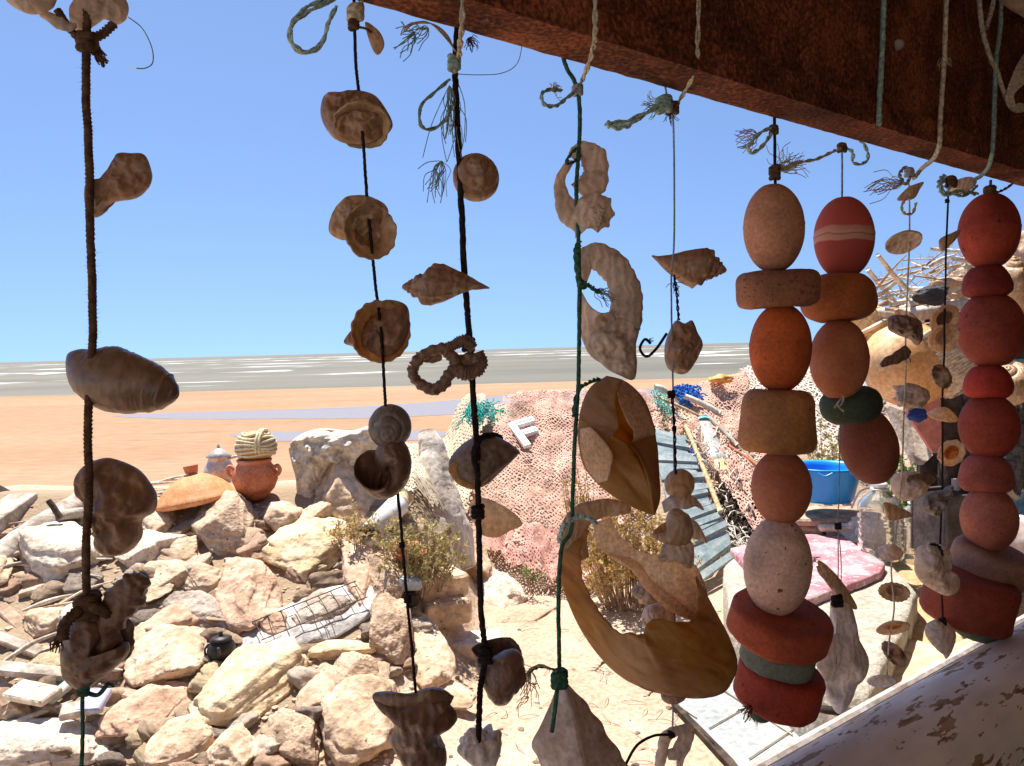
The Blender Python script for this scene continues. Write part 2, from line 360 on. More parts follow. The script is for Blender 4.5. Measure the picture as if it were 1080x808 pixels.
# place
def rockm(name, a, b, c, bs=26): return mat(name, [(.3, a), (.5, b), (.7, c)], 5, .92, 1.0, bs, 0, .1, spots=(48, .665, tuple(x * .5 for x in a)), bdist=.014, fine=.3, detail=9)
K_SAND = rockm('sandstone_pale', (0.472, 0.327, 0.212), (0.593, 0.432, 0.295), (0.676, 0.518, 0.368))
K_PINK = rockm('sandstone_pink', (0.45, 0.278, 0.184), (0.574, 0.374, 0.258), (0.635, 0.452, 0.323))
K_YEL = rockm('limestone_yellow', (0.552, 0.404, 0.221), (0.676, 0.518, 0.323), (0.688, 0.615, 0.424))
K_WHITE = rockm('limestone_bleached', (0.533, 0.423, 0.323), (0.676, 0.557, 0.433), (0.688, 0.645, 0.534))
K_GREY = rockm('stone_grey', (0.226, 0.173, 0.139), (0.368, 0.288, 0.231), (0.512, 0.413, 0.332), 40)
K_ROUGH = rockm('stone_pitted', (0.307, 0.202, 0.129), (0.491, 0.347, 0.24), (0.614, 0.461, 0.332), 48)
WOOD = mat('driftwood_bleached', [(.3, (.40, .33, .26)), (.5, (.62, .54, .44)), (.7, (.76, .69, .59))], 9, .85, .8, 55, 0, .1, stretch=(1, 1, .18), dist=.6, bdist=.006)
WOODX = mat('driftwood_grey', [(.3, (.26, .21, .165)), (.5, (.45, .38, .31)), (.7, (.62, .55, .47))], 10, .85, .8, 50, 0, .1, bdist=.005)
WOODB = mat('old_plank', [(.3, (.24, .15, .10)), (.5, (.40, .28, .20)), (.7, (.56, .43, .33))], 10, .85, .8, 60, 0, .1, bdist=.004)
WOODD = mat('dark_wood', [(.3, (.02, .013, .01)), (.5, (.05, .035, .026)), (.7, (.10, .07, .05))], 12, .8, .8, 50, 0, .15)
TERRA = mat('terracotta', [(.3, (.44, .12, .05)), (.5, (.56, .18, .08)), (.7, (.64, .26, .14))], 12, .7, .2, 90, 0, .3)
TERRA2 = mat('terracotta_orange', [(.3, (.50, .19, .07)), (.5, (.62, .26, .10)), (.7, (.70, .35, .17))], 12, .7, .2, 90, 0, .3)
WICK = mat('wicker', [(.35, (.40, .27, .13)), (.6, (.64, .49, .29))], 40, .8, .4, 120, 0, .2)
BLACKM = plain('soot_black', (.028, .024, .022), .5, bump=.4, bscale=80)
# ------------------------------------------------------------------ ground, beach, sea
def mkw(name, V, Fc, m, parent=None, smooth=True, uv=None, flat0=False):
    """world-space vertices; the origin goes to the base of the thing"""
    V = np.asarray(V, float); c = V.mean(0); c[2] = V[:, 2].min() if not flat0 else V[:, 2].mean()
    return mk(name, V - c, Fc, m, parent, smooth, Matrix.Translation(Vector(c)), uv)
def terr(x, y):
    x = np.asarray(x, float); y = np.asarray(y, float)
    z1 = np.clip((y - 2.75) * .40, 0, .74) * (1 - sstep(-.62, -.18, x))
    yb = 4.75 + .22 * np.clip(x, 0, 3)
    z2 = np.clip((y - yb) * .62, 0, 1.06 + .12 * sstep(1, 2.5, x)) * sstep(-1.0, -.35, x)
    z = np.maximum(z1, z2)
    yc = 5.0 + 1.75 * sstep(-1.3, -.2, x) + .6 * sstep(1.2, 2.4, x)
    fall = np.clip((y - yc) * .62, 0, 6)
    z = z - fall
    p = np.column_stack([x.ravel(), y.ravel(), np.zeros(x.size)])
    n = (fbm(p * 1.1, 3) * .05 + fbm(p * 5, 3) * .012).reshape(x.shape)
    return z + n * (1 - .75 * ((z < .05) & (y < yc))) 
def hit(px, py, dz=0.0):
    """where the line of sight to a picture point meets the ground (raised by dz)"""
    d = ray(px, py); Z = np.arange(1.6, 12, .01); q = EYE[None] + Z[:, None] * d[None]
    below = q[:, 2] < terr(q[:, 0], q[:, 1]) + dz
    i = int(np.argmax(below)) if below.any() else len(Z) - 1
    return q[i], Z[i]
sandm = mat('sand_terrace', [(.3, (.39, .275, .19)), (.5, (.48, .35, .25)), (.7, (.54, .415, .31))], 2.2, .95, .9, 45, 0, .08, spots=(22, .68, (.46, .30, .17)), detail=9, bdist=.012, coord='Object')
beachm = mat('sand_beach', [(.3, (.315, .19, .112)), (.5, (.345, .21, .127)), (.7, (.375, .235, .148))], .12, .95, .4, 3, 0, .08, detail=8, stretch=(.35, 1, 1), fine=.16, bdist=.03, spots=(.5, .66, (.28, .17, .10), (.25, 1.6, 1)))
def _gap_shade():  # darker brown painted on the left bank imitates shade between the rocks
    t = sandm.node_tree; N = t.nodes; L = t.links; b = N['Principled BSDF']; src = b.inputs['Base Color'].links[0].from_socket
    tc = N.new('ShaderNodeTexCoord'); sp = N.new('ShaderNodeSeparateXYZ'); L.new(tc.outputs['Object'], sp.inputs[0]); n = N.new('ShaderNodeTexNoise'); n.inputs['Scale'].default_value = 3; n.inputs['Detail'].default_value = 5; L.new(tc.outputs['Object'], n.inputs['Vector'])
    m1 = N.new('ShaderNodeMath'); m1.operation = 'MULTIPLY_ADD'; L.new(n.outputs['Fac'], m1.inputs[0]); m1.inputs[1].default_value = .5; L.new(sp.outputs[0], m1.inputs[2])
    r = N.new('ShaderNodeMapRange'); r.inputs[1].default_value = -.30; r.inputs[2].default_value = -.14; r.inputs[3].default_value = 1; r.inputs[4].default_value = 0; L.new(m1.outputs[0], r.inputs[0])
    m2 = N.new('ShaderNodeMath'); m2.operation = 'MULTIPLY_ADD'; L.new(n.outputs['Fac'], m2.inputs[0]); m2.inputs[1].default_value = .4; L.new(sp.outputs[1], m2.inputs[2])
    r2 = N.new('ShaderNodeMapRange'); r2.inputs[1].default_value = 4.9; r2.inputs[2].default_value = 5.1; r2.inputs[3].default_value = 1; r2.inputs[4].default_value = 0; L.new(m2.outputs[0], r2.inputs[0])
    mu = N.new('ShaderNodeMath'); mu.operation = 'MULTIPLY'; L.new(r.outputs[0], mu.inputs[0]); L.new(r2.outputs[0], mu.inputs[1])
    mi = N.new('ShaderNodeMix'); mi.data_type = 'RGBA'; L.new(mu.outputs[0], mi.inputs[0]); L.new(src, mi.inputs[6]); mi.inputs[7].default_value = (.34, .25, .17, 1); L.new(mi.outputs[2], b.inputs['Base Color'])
_gap_shade()
n1, n2 = 200, 260
gx = np.linspace(-7, 9, n1 * 2); gy = np.linspace(-4, 13, n2 * 2)
XX, YY = np.meshgrid(gx, gy, indexing='ij')
V = np.column_stack([XX.ravel(), YY.ravel(), np.maximum(terr(XX, YY), -2.75).ravel()])
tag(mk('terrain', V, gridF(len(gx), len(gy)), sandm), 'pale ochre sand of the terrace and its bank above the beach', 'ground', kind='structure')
bx = np.linspace(-700, 700, 60); by = np.concatenate([np.linspace(7.5, 40, 40), np.linspace(42, 95, 40)])
XX, YY = np.meshgrid(bx, by, indexing='ij')
beachz = lambda y: -2.5 - .0024 * (np.asarray(y, float) - 10)
V = np.column_stack([XX.ravel(), YY.ravel(), beachz(YY).ravel()])
tag(mk('beach', V, gridF(60, 80), beachm), 'wide flat orange sand beach below the terrace', 'beach', kind='structure')
# sea with rows of small breakers
m = bpy.data.materials.new('sea_water'); m.use_nodes = True; t = m.node_tree; N = t.nodes; L = t.links; b = N['Principled BSDF']
tc = N.new('ShaderNodeTexCoord')
def nz(scale, st, det=4, dist=0.0):
    mp = N.new('ShaderNodeMapping'); mp.inputs['Scale'].default_value = st; L.new(tc.outputs['Object'], mp.inputs[0])
    n = N.new('ShaderNodeTexNoise'); n.inputs['Scale'].default_value = scale; n.inputs['Detail'].default_value = det; n.inputs['Distortion'].default_value = dist
    L.new(mp.outputs[0], n.inputs['Vector']); return n
def rng(src, a, b_, c=0, d=1):
    r = N.new('ShaderNodeMapRange'); r.inputs[1].default_value = a; r.inputs[2].default_value = b_; r.inputs[3].default_value = c; r.inputs[4].default_value = d; L.new(src, r.inputs[0]); return r.outputs[0]
base = nz(1, (.012, .03, 1)); crm = N.new('ShaderNodeValToRGB'); crm.color_ramp.elements[0].color = (.125, .118, .088, 1); crm.color_ramp.elements[1].color = (.185, .168, .125, 1)
crm.color_ramp.elements[0].position = .35; crm.color_ramp.elements[1].position = .65; L.new(base.outputs[0], crm.inputs[0])
f1 = rng(nz(1, (.009, .034, 1), 6, .3).outputs[0], .585, .64)
f2 = rng(nz(1, (.022, .16, 1), 5, .3).outputs[0], .66, .71)
sep = N.new('ShaderNodeSeparateXYZ'); L.new(tc.outputs['Object'], sep.inputs[0])
nedge = nz(1, (.03, .03, 1), 4)
ma = N.new('ShaderNodeMath'); ma.operation = 'MULTIPLY_ADD'; L.new(nedge.outputs[0], ma.inputs[0]); ma.inputs[1].default_value = -7; L.new(sep.outputs[1], ma.inputs[2])
edge = rng(ma.outputs[0], 83.2, 84.2, 1, 0)
def mx(a, b_):
    q = N.new('ShaderNodeMath'); q.operation = 'MAXIMUM'; L.new(a, q.inputs[0]); L.new(b_, q.inputs[1]); return q.outputs[0]
foam = edge
nw = nz(1, (.016, .016, 1), 7); ng = nz(1, (.020, .034, 1), 8, .8)
for y0, wd, gt in ((108, 2.6, .53), (128, 3.5, .55), (160, 6, .50), (205, 9, .52), (275, 15, .50), (380, 24, .51), (560, 40, .49), (900, 70, .48)):
    q1 = N.new('ShaderNodeMath'); q1.operation = 'MULTIPLY_ADD'; L.new(nw.outputs[0], q1.inputs[0]); q1.inputs[1].default_value = wd * 9; L.new(sep.outputs[1], q1.inputs[2])
    q2 = N.new('ShaderNodeMath'); q2.operation = 'SUBTRACT'; L.new(q1.outputs[0], q2.inputs[0]); q2.inputs[1].default_value = y0 + wd * 4.5
    q3 = N.new('ShaderNodeMath'); q3.operation = 'ABSOLUTE'; L.new(q2.outputs[0], q3.inputs[0])
    q4 = N.new('ShaderNodeMath'); q4.operation = 'MULTIPLY'; L.new(rng(q3.outputs[0], wd * .2, wd, 1, 0), q4.inputs[0]); L.new(rng(ng.outputs[0], gt, gt + .05), q4.inputs[1])
    foam = mx(foam, q4.outputs[0])
mi = N.new('ShaderNodeMix'); mi.data_type = 'RGBA'; L.new(foam, mi.inputs[0]); L.new(crm.outputs[0], mi.inputs[6]); mi.inputs[7].default_value = (.8, .8, .78, 1)
L.new(mi.outputs[2], b.inputs['Base Color']); b.inputs['Roughness'].default_value = .55; b.inputs['Specular IOR Level'].default_value = .12
chop = nz(1, (.25, .8, 1), 6); bp = N.new('ShaderNodeBump'); bp.inputs['Strength'].default_value = .9; bp.inputs['Distance'].default_value = .6; L.new(chop.outputs[0], bp.inputs['Height']); L.new(bp.outputs[0], b.inputs['Normal'])
sx = np.concatenate([[-12000, -3000], np.linspace(-900, 900, 120), [3000, 12000]]); sy = np.concatenate([np.geomspace(86, 900, 220), [2000, 5000, 9000, 16000]])
XX, YY = np.meshgrid(sx, sy, indexing='ij')
pp = np.column_stack([XX.ravel() * .012, YY.ravel() * .05, np.zeros(XX.size)])
zz = -2.705 + np.clip(fbm(pp, 3), 0, 1) * .5 * sstep(95, 150, YY.ravel())
tag(mk('sea', np.column_stack([XX.ravel(), YY.ravel(), zz]), gridF(len(sx), len(sy)), m), 'choppy grey-green sea with rows of white foam', 'sea', kind='structure')
# shallow pools left by the tide
poolm = plain('tide_water', (.25, .22, .215), .35, bump=.05, bscale=6, spec=.14, fine=.02)
def pool(outline):
    q = cr([G(px, py, float(beachz(50)))[:2] for px, py in outline], 80, True)
    q = q + np.column_stack([fbm(np.column_stack([q * .4, np.zeros(80)]), 3) * .5, fbm(np.column_stack([q * .4, np.ones(80)]), 3) * .3])
    c = q.mean(0); V = [(*c, beachz(c[1]) + .012)] + [(*p_, beachz(p_[1]) + .012) for p_ in q]
    return mkw('tide_pool', V, [(0, 1 + i, 1 + (i + 1) % 80) for i in range(80)], poolm, flat0=True)
tag(pool([(120, 438), (220, 434), (330, 431), (450, 424), (560, 414), (680, 410), (690, 424), (600, 429), (480, 437), (400, 441), (300, 442), (180, 442)]), 'long bluish tide pool lying across the beach near the sea', 'water', kind='structure')
tag(pool([(245, 459), (300, 456), (380, 455), (470, 456), (440, 465), (330, 466), (270, 465)]), 'small tide pool nearest the rocks on the beach', 'water', kind='structure')

# ------------------------------------------------------------------ the shelter round the camera
limew = mat('shade_wall_ochre', [(.3, (.26, .17, .10)), (.7, (.34, .23, .14))], 3, .9, .6, 30, 0, .1, bdist=.01)
floorm = mat('earth_floor', [(.3, (.20, .14, .09)), (.7, (.28, .20, .13))], 3, .95, .6, 30, 0, .1, bdist=.01)
def fbox(name, s0, s1, o0, o1, z0, z1, m, bev=0):
    c = FP((s0 + s1) / 2, (o0 + o1) / 2, (z0 + z1) / 2)
    R = np.column_stack([FH, FN, [0, 0, 1]])
    V, Fc = box((0, 0, 0), (s1 - s0, o1 - o0, z1 - z0), None, bev)
    return mk(name, V, Fc, m, None, False, Matrix(((R[0][0], R[0][1], 0, c[0]), (R[1][0], R[1][1], 0, c[1]), (0, 0, 1, c[2]), (0, 0, 0, 1))))
tag(fbox('roof', -2.2, 6, -2.95, .69, 2.31, 2.45, WOODB), 'flat plank roof of the beach shelter', 'roof', kind='structure')
tag(fbox('bounce_wall', -7, -.9, -4.0, -3.8, -.05, 4.2, mat('bounce_wall_pink', [(.3, (.62, .47, .34)), (.7, (.74, .60, .46))], 3, .9, .6, 30, 0, .1, bdist=.01)), 'unseen pinkish wall added behind the shelter to bounce sunlight onto the shells', 'wall', kind='structure')  # added reflector out of view: throws sun back onto the shaded shells
tag(fbox('floor', -2.1, 5.85, -3.1, -.16, -.04, .03, floorm), 'beaten earth floor of the shelter', 'floor', kind='structure')
tag(fbox('end_shade_wall', 3.4, 3.55, -2.9, -.2, -.05, 2.30, limew), 'unseen brown wall added at the far end of the shelter to hold back light', 'wall', kind='structure')  # added out of view to cut the fill from the right
tag(fbox('rear_shade_wall', .1, 3.39, -2.9, -2.75, -.05, 2.30, limew), 'unseen brown wall added at the rear of the shelter to darken the right sides', 'wall', kind='structure')  # added out of view so the fill comes from the left
# parapet under the rail
tag(fbox('parapet', -2.1, 5.85, -.14, -.03, .0, .66, mat('parapet_mud', [(.3, (.10, .06, .04)), (.7, (.18, .11, .08))], 6, .9, .8, 40, bdist=.01)), 'dark mud parapet below the white painted spar', 'wall', kind='structure')
# rusty steel beam over the opening, with its bottom flange and stiffener plates
m = bpy.data.materials.new('rusted_steel'); m.use_nodes = True; t = m.node_tree; N = t.nodes; L = t.links; b = N['Principled BSDF']
tc = N.new('ShaderNodeTexCoord')
na = nz(9, (1, 1, 1), 8, .6); nb = nz(150, (1, 1, 1), 4); nc = nz(2.2, (1, 1, 1), 3)
ra = N.new('ShaderNodeValToRGB'); e = ra.color_ramp.elements; e[0].position = .32; e[0].color = (.038, .011, .006, 1); e[1].position = .66; e[1].color = (.36, .11, .046, 1); k = e.new(.5); k.color = (.15, .042, .018, 1)
sm = N.new('ShaderNodeMath'); sm.operation = 'MULTIPLY_ADD'; L.new(nb.outputs[0], sm.inputs[0]); sm.inputs[1].default_value = .75; 
s2 = N.new('ShaderNodeMath'); s2.operation = 'MULTIPLY_ADD'; L.new(na.outputs[0], s2.inputs[0]); s2.inputs[1].default_value = .6; s2.inputs[2].default_value = -.175; L.new(s2.outputs[0], sm.inputs[2])
L.new(sm.outputs[0], ra.inputs[0])
fl_ = rng(nz(60, (1, 1, 1), 5).outputs[0], .63, .68); mi = N.new('ShaderNodeMix'); mi.data_type = 'RGBA'; fm = N.new('ShaderNodeMath'); fm.operation = 'MULTIPLY'; L.new(fl_, fm.inputs[0]); L.new(rng(nc.outputs[0], .45, .6), fm.inputs[1])
L.new(fm.outputs[0], mi.inputs[0]); L.new(ra.outputs[0], mi.inputs[6]); mi.inputs[7].default_value = (.42, .22, .13, 1)
L.new(mi.outputs[2], b.inputs['Base Color']); b.inputs['Roughness'].default_value = .85; b.inputs['Specular IOR Level'].default_value = .2
bp = N.new('ShaderNodeBump'); bp.inputs['Strength'].default_value = .9; bp.inputs['Distance'].default_value = .004; ab = N.new('ShaderNodeMath'); ab.operation = 'ADD'; L.new(nb.outputs[0], ab.inputs[0]); L.new(na.outputs[0], ab.inputs[1]); L.new(ab.outputs[0], bp.inputs['Height']); L.new(bp.outputs[0], b.inputs['Normal'])
RUST = m
BZ = 1.55 + .384
beam = tag(empty('steel_beam', FP(2, 0, BZ)), 'long rusted steel beam across the top of the opening', 'beam')
def roughbox(s0, s1, o0, o1, z0, z1, amp, n=260):
    """long bar along the facade whose edges are eaten by rust"""
    sk = lambda s: -.0118 * s
    sec = [(o0, z0), ((o0 + o1) / 2, z0), (o1, z0), (o1, (z0 + z1) / 2), (o1, z1), ((o0 + o1) / 2, z1), (o0, z1), (o0, (z0 + z1) / 2)]
    S = np.linspace(s0, s1, n); V = np.array([[FP(s, q[0], q[1] + sk(s)) for q in sec] for s in S]).reshape(-1, 3)
    V = V + np.column_stack([fbm(V * 45, 3), fbm(V * 45 + 9, 3), fbm(V * 60 + 5, 4)]) * amp
    return V, gridF(n, 8, False, True) + [tuple(range(8))[::-1], tuple(range((n - 1) * 8, n * 8))]
V, Fc = roughbox(-1.0, 4.5, -.075, -.004, BZ, BZ + .042, .0016); mkw('flange', V, Fc, RUST, beam, False)
V, Fc = roughbox(-1.0, 4.5, -.045, -.03, BZ + .043, BZ + .36, .002); mkw('web', V, Fc, RUST, beam, False)
V, Fc = roughbox(-1.0, 4.5, -.12, .05, BZ + .34, BZ + .375, .003, 120); mkw('upper_flange', V + np.array([0, 0, .004]), Fc, RUST, beam, False)
def sfac(px, py): 
    q = P(px, py, onfac(px, py, -.05)); return float((q - EYE) @ FH)
for px in (330, 848, 1200):
    s = sfac(px, 60); V, Fc = roughbox(s - .006, s + .006, -.072, -.046, BZ + .044, BZ + .339, .0012, 6); mkw('stiffener', V, Fc, RUST, beam, False)
s = sfac(949, 48); c = FP(s, -.047, 0); c[2] = P(949, 48, onfac(949, 48, -.047))[2]
V, Fc = lumps(c, (.010, .010, .010), 4, 3, .1); mkw('bolt', V, Fc, plain('bolt_grey', (.35, .30, .27), .6), beam)
# bamboo-pale pole end jutting in at the top corner
V, Fc = tube([P(1040, -30, 1.30), P(1066, -4, 1.36), P(1100, 18, 1.42)], .016, 12, 12, nz=.1, nzs=30)
tag(mkw('pole_end', V, Fc, WOODB), 'short pale pole poking in at the beam corner', 'pole')

# white painted spar used as the rail, paint flaking off brown wood
m = bpy.data.materials.new('flaking_paint'); m.use_nodes = True; t = m.node_tree; N = t.nodes; L = t.links; b = N['Principled BSDF']; tc = N.new('ShaderNodeTexCoord')
st = (1, 3.6, 3.6)
big = nz(6.5, st, 8, .5); tiny = nz(24, st, 6, .3)
wood = nz(30, (.4, 3, 3), 6, .5); rw = N.new('ShaderNodeValToRGB'); e = rw.color_ramp.elements; e[0].position = .35; e[0].color = (.22, .13, .065, 1); e[1].position = .65; e[1].color = (.50, .35, .20, 1); L.new(wood.outputs[0], rw.inputs[0])
wh = nz(14, (.5, 2, 2), 6); rp = N.new('ShaderNodeValToRGB'); e = rp.color_ramp.elements; e[0].position = .3; e[0].color = (.74, .68, .60, 1); e[1].position = .6; e[1].color = (.90, .84, .75, 1); L.new(wh.outputs[0], rp.inputs[0])
sumn = N.new('ShaderNodeMath'); sumn.operation = 'MULTIPLY_ADD'; L.new(tiny.outputs[0], sumn.inputs[0]); sumn.inputs[1].default_value = .75; L.new(big.outputs[0], sumn.inputs[2])
chip = rng(sumn.outputs[0], .955, .963)
mi = N.new('ShaderNodeMix'); mi.data_type = 'RGBA'; L.new(chip, mi.inputs[0]); L.new(rp.outputs[0], mi.inputs[6]); L.new(rw.outputs[0], mi.inputs[7])
L.new(mi.outputs[2], b.inputs['Base Color']); b.inputs['Roughness'].default_value = .55; b.inputs['Specular IOR Level'].default_value = .35
hm = N.new('ShaderNodeMath'); hm.operation = 'MULTIPLY_ADD'; L.new(chip, hm.inputs[0]); hm.inputs[1].default_value = -1.2; L.new(wh.outputs[0], hm.inputs[2])
bp = N.new('ShaderNodeBump'); bp.inputs['Strength'].default_value = .8; bp.inputs['Distance'].default_value = .003; L.new(hm.outputs[0], bp.inputs['Height']); L.new(bp.outputs[0], b.inputs['Normal'])
FLAKE = m
rail = tag(empty('painted_spar', FP(2, -.12, .80)), 'thick round spar with flaking white paint along the sill', 'rail')
S = np.linspace(-2.0, 5.8, 160); a = np.linspace(0, 2 * math.pi, 40, endpoint=False); rr = .110
V = np.array([[(s, rr * math.cos(q), rr * math.sin(q)) for q in a] for s in S]).reshape(-1, 3)
V[:, 1:] *= (1 + .02 * fbm(V * np.array([2.0, 6, 6]), 3))[:, None]
c = FP(0, -.10, .772)
mk('spar', V, gridF(160, 40, False, True), FLAKE, rail, True, Matrix(((FH[0], FN[0], 0, c[0]), (FH[1], FN[1], 0, c[1]), (0, 0, 1, c[2]), (0, 0, 0, 1))))
o = fbox('backing_plank', -2.0, 5.8, .050, .072, .56, .792, mat('weathered_plank', [(.3, (.26, .21, .19)), (.5, (.42, .36, .33)), (.7, (.56, .50, .46))], 12, .85, .8, 50, bdist=.004), .006); o.parent = rail; o.matrix_parent_inverse = rail.matrix_world.inverted()
# ------------------------------------------------------------------ shell builders (local metres inside a frame)
def fitshell(V, w, h, k, spin=0, tilt=0, roll=0, flip=False):
    """axis z (apex up) -> turned, then scaled to w x h picture points in the frame"""
    R = rot('Z', roll) @ rot('X', tilt) @ rot('X', -90) @ rot('Z', spin)
    V = V @ R.T
    if flip: V = V * np.array([-1, 1, 1])
    lo, hi = V.min(0), V.max(0); V = V - (lo + hi) / 2
    sx, sy = w / (hi[0] - lo[0]), h / (hi[1] - lo[1])
    return V * np.array([sx, sy, (sx + sy) / 2]) * k
def whelk(turns=5, W=1.7, R=.5, T=1.3, a=.5, bu=.55, bd=1.1, ribs=0, rib=.08, knob=0, cords=0, cord=.02, taper=.55, n=170, m=40, flare=.15, seed=0, rough=.012):
    th = np.linspace(-turns * 2 * math.pi, 0, n); ph = np.linspace(0, 2 * math.pi, m, endpoint=False)
    s = W ** (th / (2 * math.pi)); TH, PH = np.meshgrid(th, ph, indexing='ij'); Sx = np.repeat(s[:, None], m, 1)
    A = a * (1 + rib * np.cos(ribs * TH)) if ribs else a * np.ones_like(TH)
    if knob: A = A + knob * np.exp(-((PH - .7) / .45) ** 2) * np.clip(np.cos((ribs or 9) * TH), 0, 1)
    if cords: A = A * (1 + cord * np.cos(cords * PH))
    A = A * (1 + flare * sstep(-.5, 0, TH))
    c_, s_ = np.cos(PH), np.sin(PH)
    low = np.clip(-s_, 0, 1) ** 1.5
    rad = Sx * (R * (1 - taper * low * .9) + A * c_ * (1 - taper * low)); rad = np.maximum(rad, .01 * Sx)
    z = -T * Sx + Sx * np.where(s_ > 0, bu, bd) * s_
    V = np.stack([rad * np.cos(TH), rad * np.sin(TH), z], -1).reshape(-1, 3)
    nrm = V * np.array([1, 1, 0]); 
    V = V + nrm * (fbm(V * 5 + seed * 3.3, 4) * rough * 6)[:, None]
    return V, gridF(n, m, False, True)
def dish(rx, ry, depth, ribs=0, rib=.03, n=18, m=72, seed=0, jag=.03, off=(0, 0)):
    """limpet or clam valve: apex +z, open below"""
    a = np.linspace(0, 2 * math.pi, m, endpoint=False); t = np.linspace(0, 1, n); V = []
    jr = 1 + jag * fbm(np.column_stack([np.cos(a), np.sin(a), a * 0 + seed]) * 2.2, 3) + (rib * np.cos(ribs * a) if ribs else 0)
    for q in t:
        r = q * (1 + (jr - 1) * q); z = depth * (1 - q ** 1.7)
        V += [(rx * r[i] * math.cos(a[i]) + off[0] * (1 - q), ry * r[i] * math.sin(a[i]) + off[1] * (1 - q), z + .015 * depth * math.cos(18 * q)) for i in range(m)]
    return np.array(V), gridF(n, m, False, True)
def blob(fr, outline, depth, seed=0, lump=.12, fine=.03, n=26, m=96, back=.7, cen=None, ridges=None, hollow=0.0, freq=9):
    """closed body with a traced outline and real depth (depth in picture points); hollow pushes the near face in as a bowl"""
    q = fr.pts(outline); b = cr(q[:, :2], m, True); c = b.mean(0) if cen is None else fr.pts([cen])[0][:2]
    D = depth * fr.k; rr = np.sin(np.linspace(0, math.pi / 2, n)); V = []
    size = np.abs(b - c).mean()
    for sgn, sc in ((1, 1), (-1, back)):
        for t in rr:
            p = c + (b - c) * t; h = np.sqrt(max(0, 1 - t * t)) * D * sc
            z = np.full(m, h)
            if sgn > 0 and hollow: z = z - hollow * D * 2 * (1 - t ** 2.5) * np.sqrt(max(0, 1 - t ** 6))
            v = np.column_stack([p, sgn * z])
            nn = fbm(v / size * freq * .12 + seed * 5.1, 3)
            if ridges: z = z * (1 + ridges[1] * np.cos(ridges[0] * (v[:, 0] * math.cos(ridges[2]) + v[:, 1] * math.sin(ridges[2])) / size + 2 * nn) * (1 if t < .97 else 0))
            fn = fbm(v / size * freq * .5 + seed, 3)
            z = z * (1 + lump * 3.2 * nn) + fn * fine * size * 1.5 * np.sqrt(max(0, 1 - t ** 4))
            V.append(np.column_stack([p, sgn * z]))
    V = np.concatenate(V); f = gridF(n, m, False, True); f2 = [tuple(i + n * m for i in q)[::-1] for q in f]
    # weld the two rims
    e = (n - 1) * m
    f2 = [tuple((i - n * m if i >= n * m + e else i) for i in q) for q in f2]
    return V, f + f2
def patch(fr, A, B, za, zb, bulge, n=14, m=90, seed=0, rough=1.0, jag=0.0):
    """curved sheet between two traced curves A and B; za, zb their depth, bulge = swell between, in picture points"""
    a = cr(fr.pts([(*p[:2], 0) for p in A])[:, :2], m); b = cr(fr.pts([(*p[:2], 0) for p in B])[:, :2], m)
    za = np.interp(np.linspace(0, 1, m), np.linspace(0, 1, len(np.atleast_1d(za))), np.atleast_1d(za)) if np.size(za) > 1 else np.full(m, float(za))
    zb = np.interp(np.linspace(0, 1, m), np.linspace(0, 1, len(np.atleast_1d(zb))), np.atleast_1d(zb)) if np.size(zb) > 1 else np.full(m, float(zb))
    bu = np.interp(np.linspace(0, 1, m), np.linspace(0, 1, len(np.atleast_1d(bulge))), np.atleast_1d(bulge)) if np.size(bulge) > 1 else np.full(m, float(bulge))
    if jag:
        d = b - a; b = b + d / (np.linalg.norm(d, axis=1)[:, None] + 1e-9) * (fbm(np.column_stack([b / fr.k * .12, np.full(m, seed)]), 3) * jag * fr.k)[:, None]
    V = []
    for v in np.linspace(0, 1, n):
        xy = a * (1 - v) + b * v; z = (za * (1 - v) + zb * v + bu * math.sin(math.pi / 2 * v)) * fr.k
        V.append(np.column_stack([xy, z]))
    V = np.concatenate(V); f = 1 - V[:, 2] / (F * fr.k); ox, oy = (fr.px - CX) * fr.k, -(fr.py - CY) * fr.k; V[:, 0] = (V[:, 0] + ox) * f - ox; V[:, 1] = (V[:, 1] + oy) * f - oy
    V[:, 2] += fbm(V / fr.k * .06 + seed, 3) * rough * 1.6 * fr.k
    return V, gridF(n, m)
def sweep(fr, pts, sq=.6, m=22, n=60, lump=.1, freq=.08, seed=0, ridge=None):
    """pts: (x, y, z, radius) in picture points"""
    p = fr.pts([q[:3] for q in pts]); r = np.array([q[3] for q in pts]) * fr.k
    V, Fc = tube(p, r, m, n, sq)
    c = np.repeat(cr(p, n), m, 0); c = np.concatenate([c, V[-2:]]); d = V - c
    k = 1 + lump * 2.5 * fbm(V / fr.k * freq + seed * 7.7, 4) + .05 * fbm(V / fr.k * .35 + seed, 3)
    if ridge: k[:n * m] *= 1 + ridge[1] * np.repeat(np.cos(np.linspace(0, ridge[0] * 2 * math.pi, n)), m)
    return c + d * k[:, None], Fc
GS = 'shells threaded on the hanging cords'
def shell(fr, V, Fc, m, label, cat='shell', thick=0, name='seashell', sub=True):
    o = fr.mk(name, V, Fc, m); tag(o, label, cat)
    if thick: solid(o, thick * fr.k)
    return o
def W(px, py, w, h, m, label, spin=0, tilt=0, roll=0, flip=False, off=0.0, zd=0, name='whelk_shell', **k):
    fr = Fr(px, py, off); V, Fc = whelk(**k); V = fitshell(V, w, h, fr.k, spin, tilt, roll, flip); V[:, 2] += zd * fr.k
    return shell(fr, V, Fc, m, label, thick=1.2, name=name)
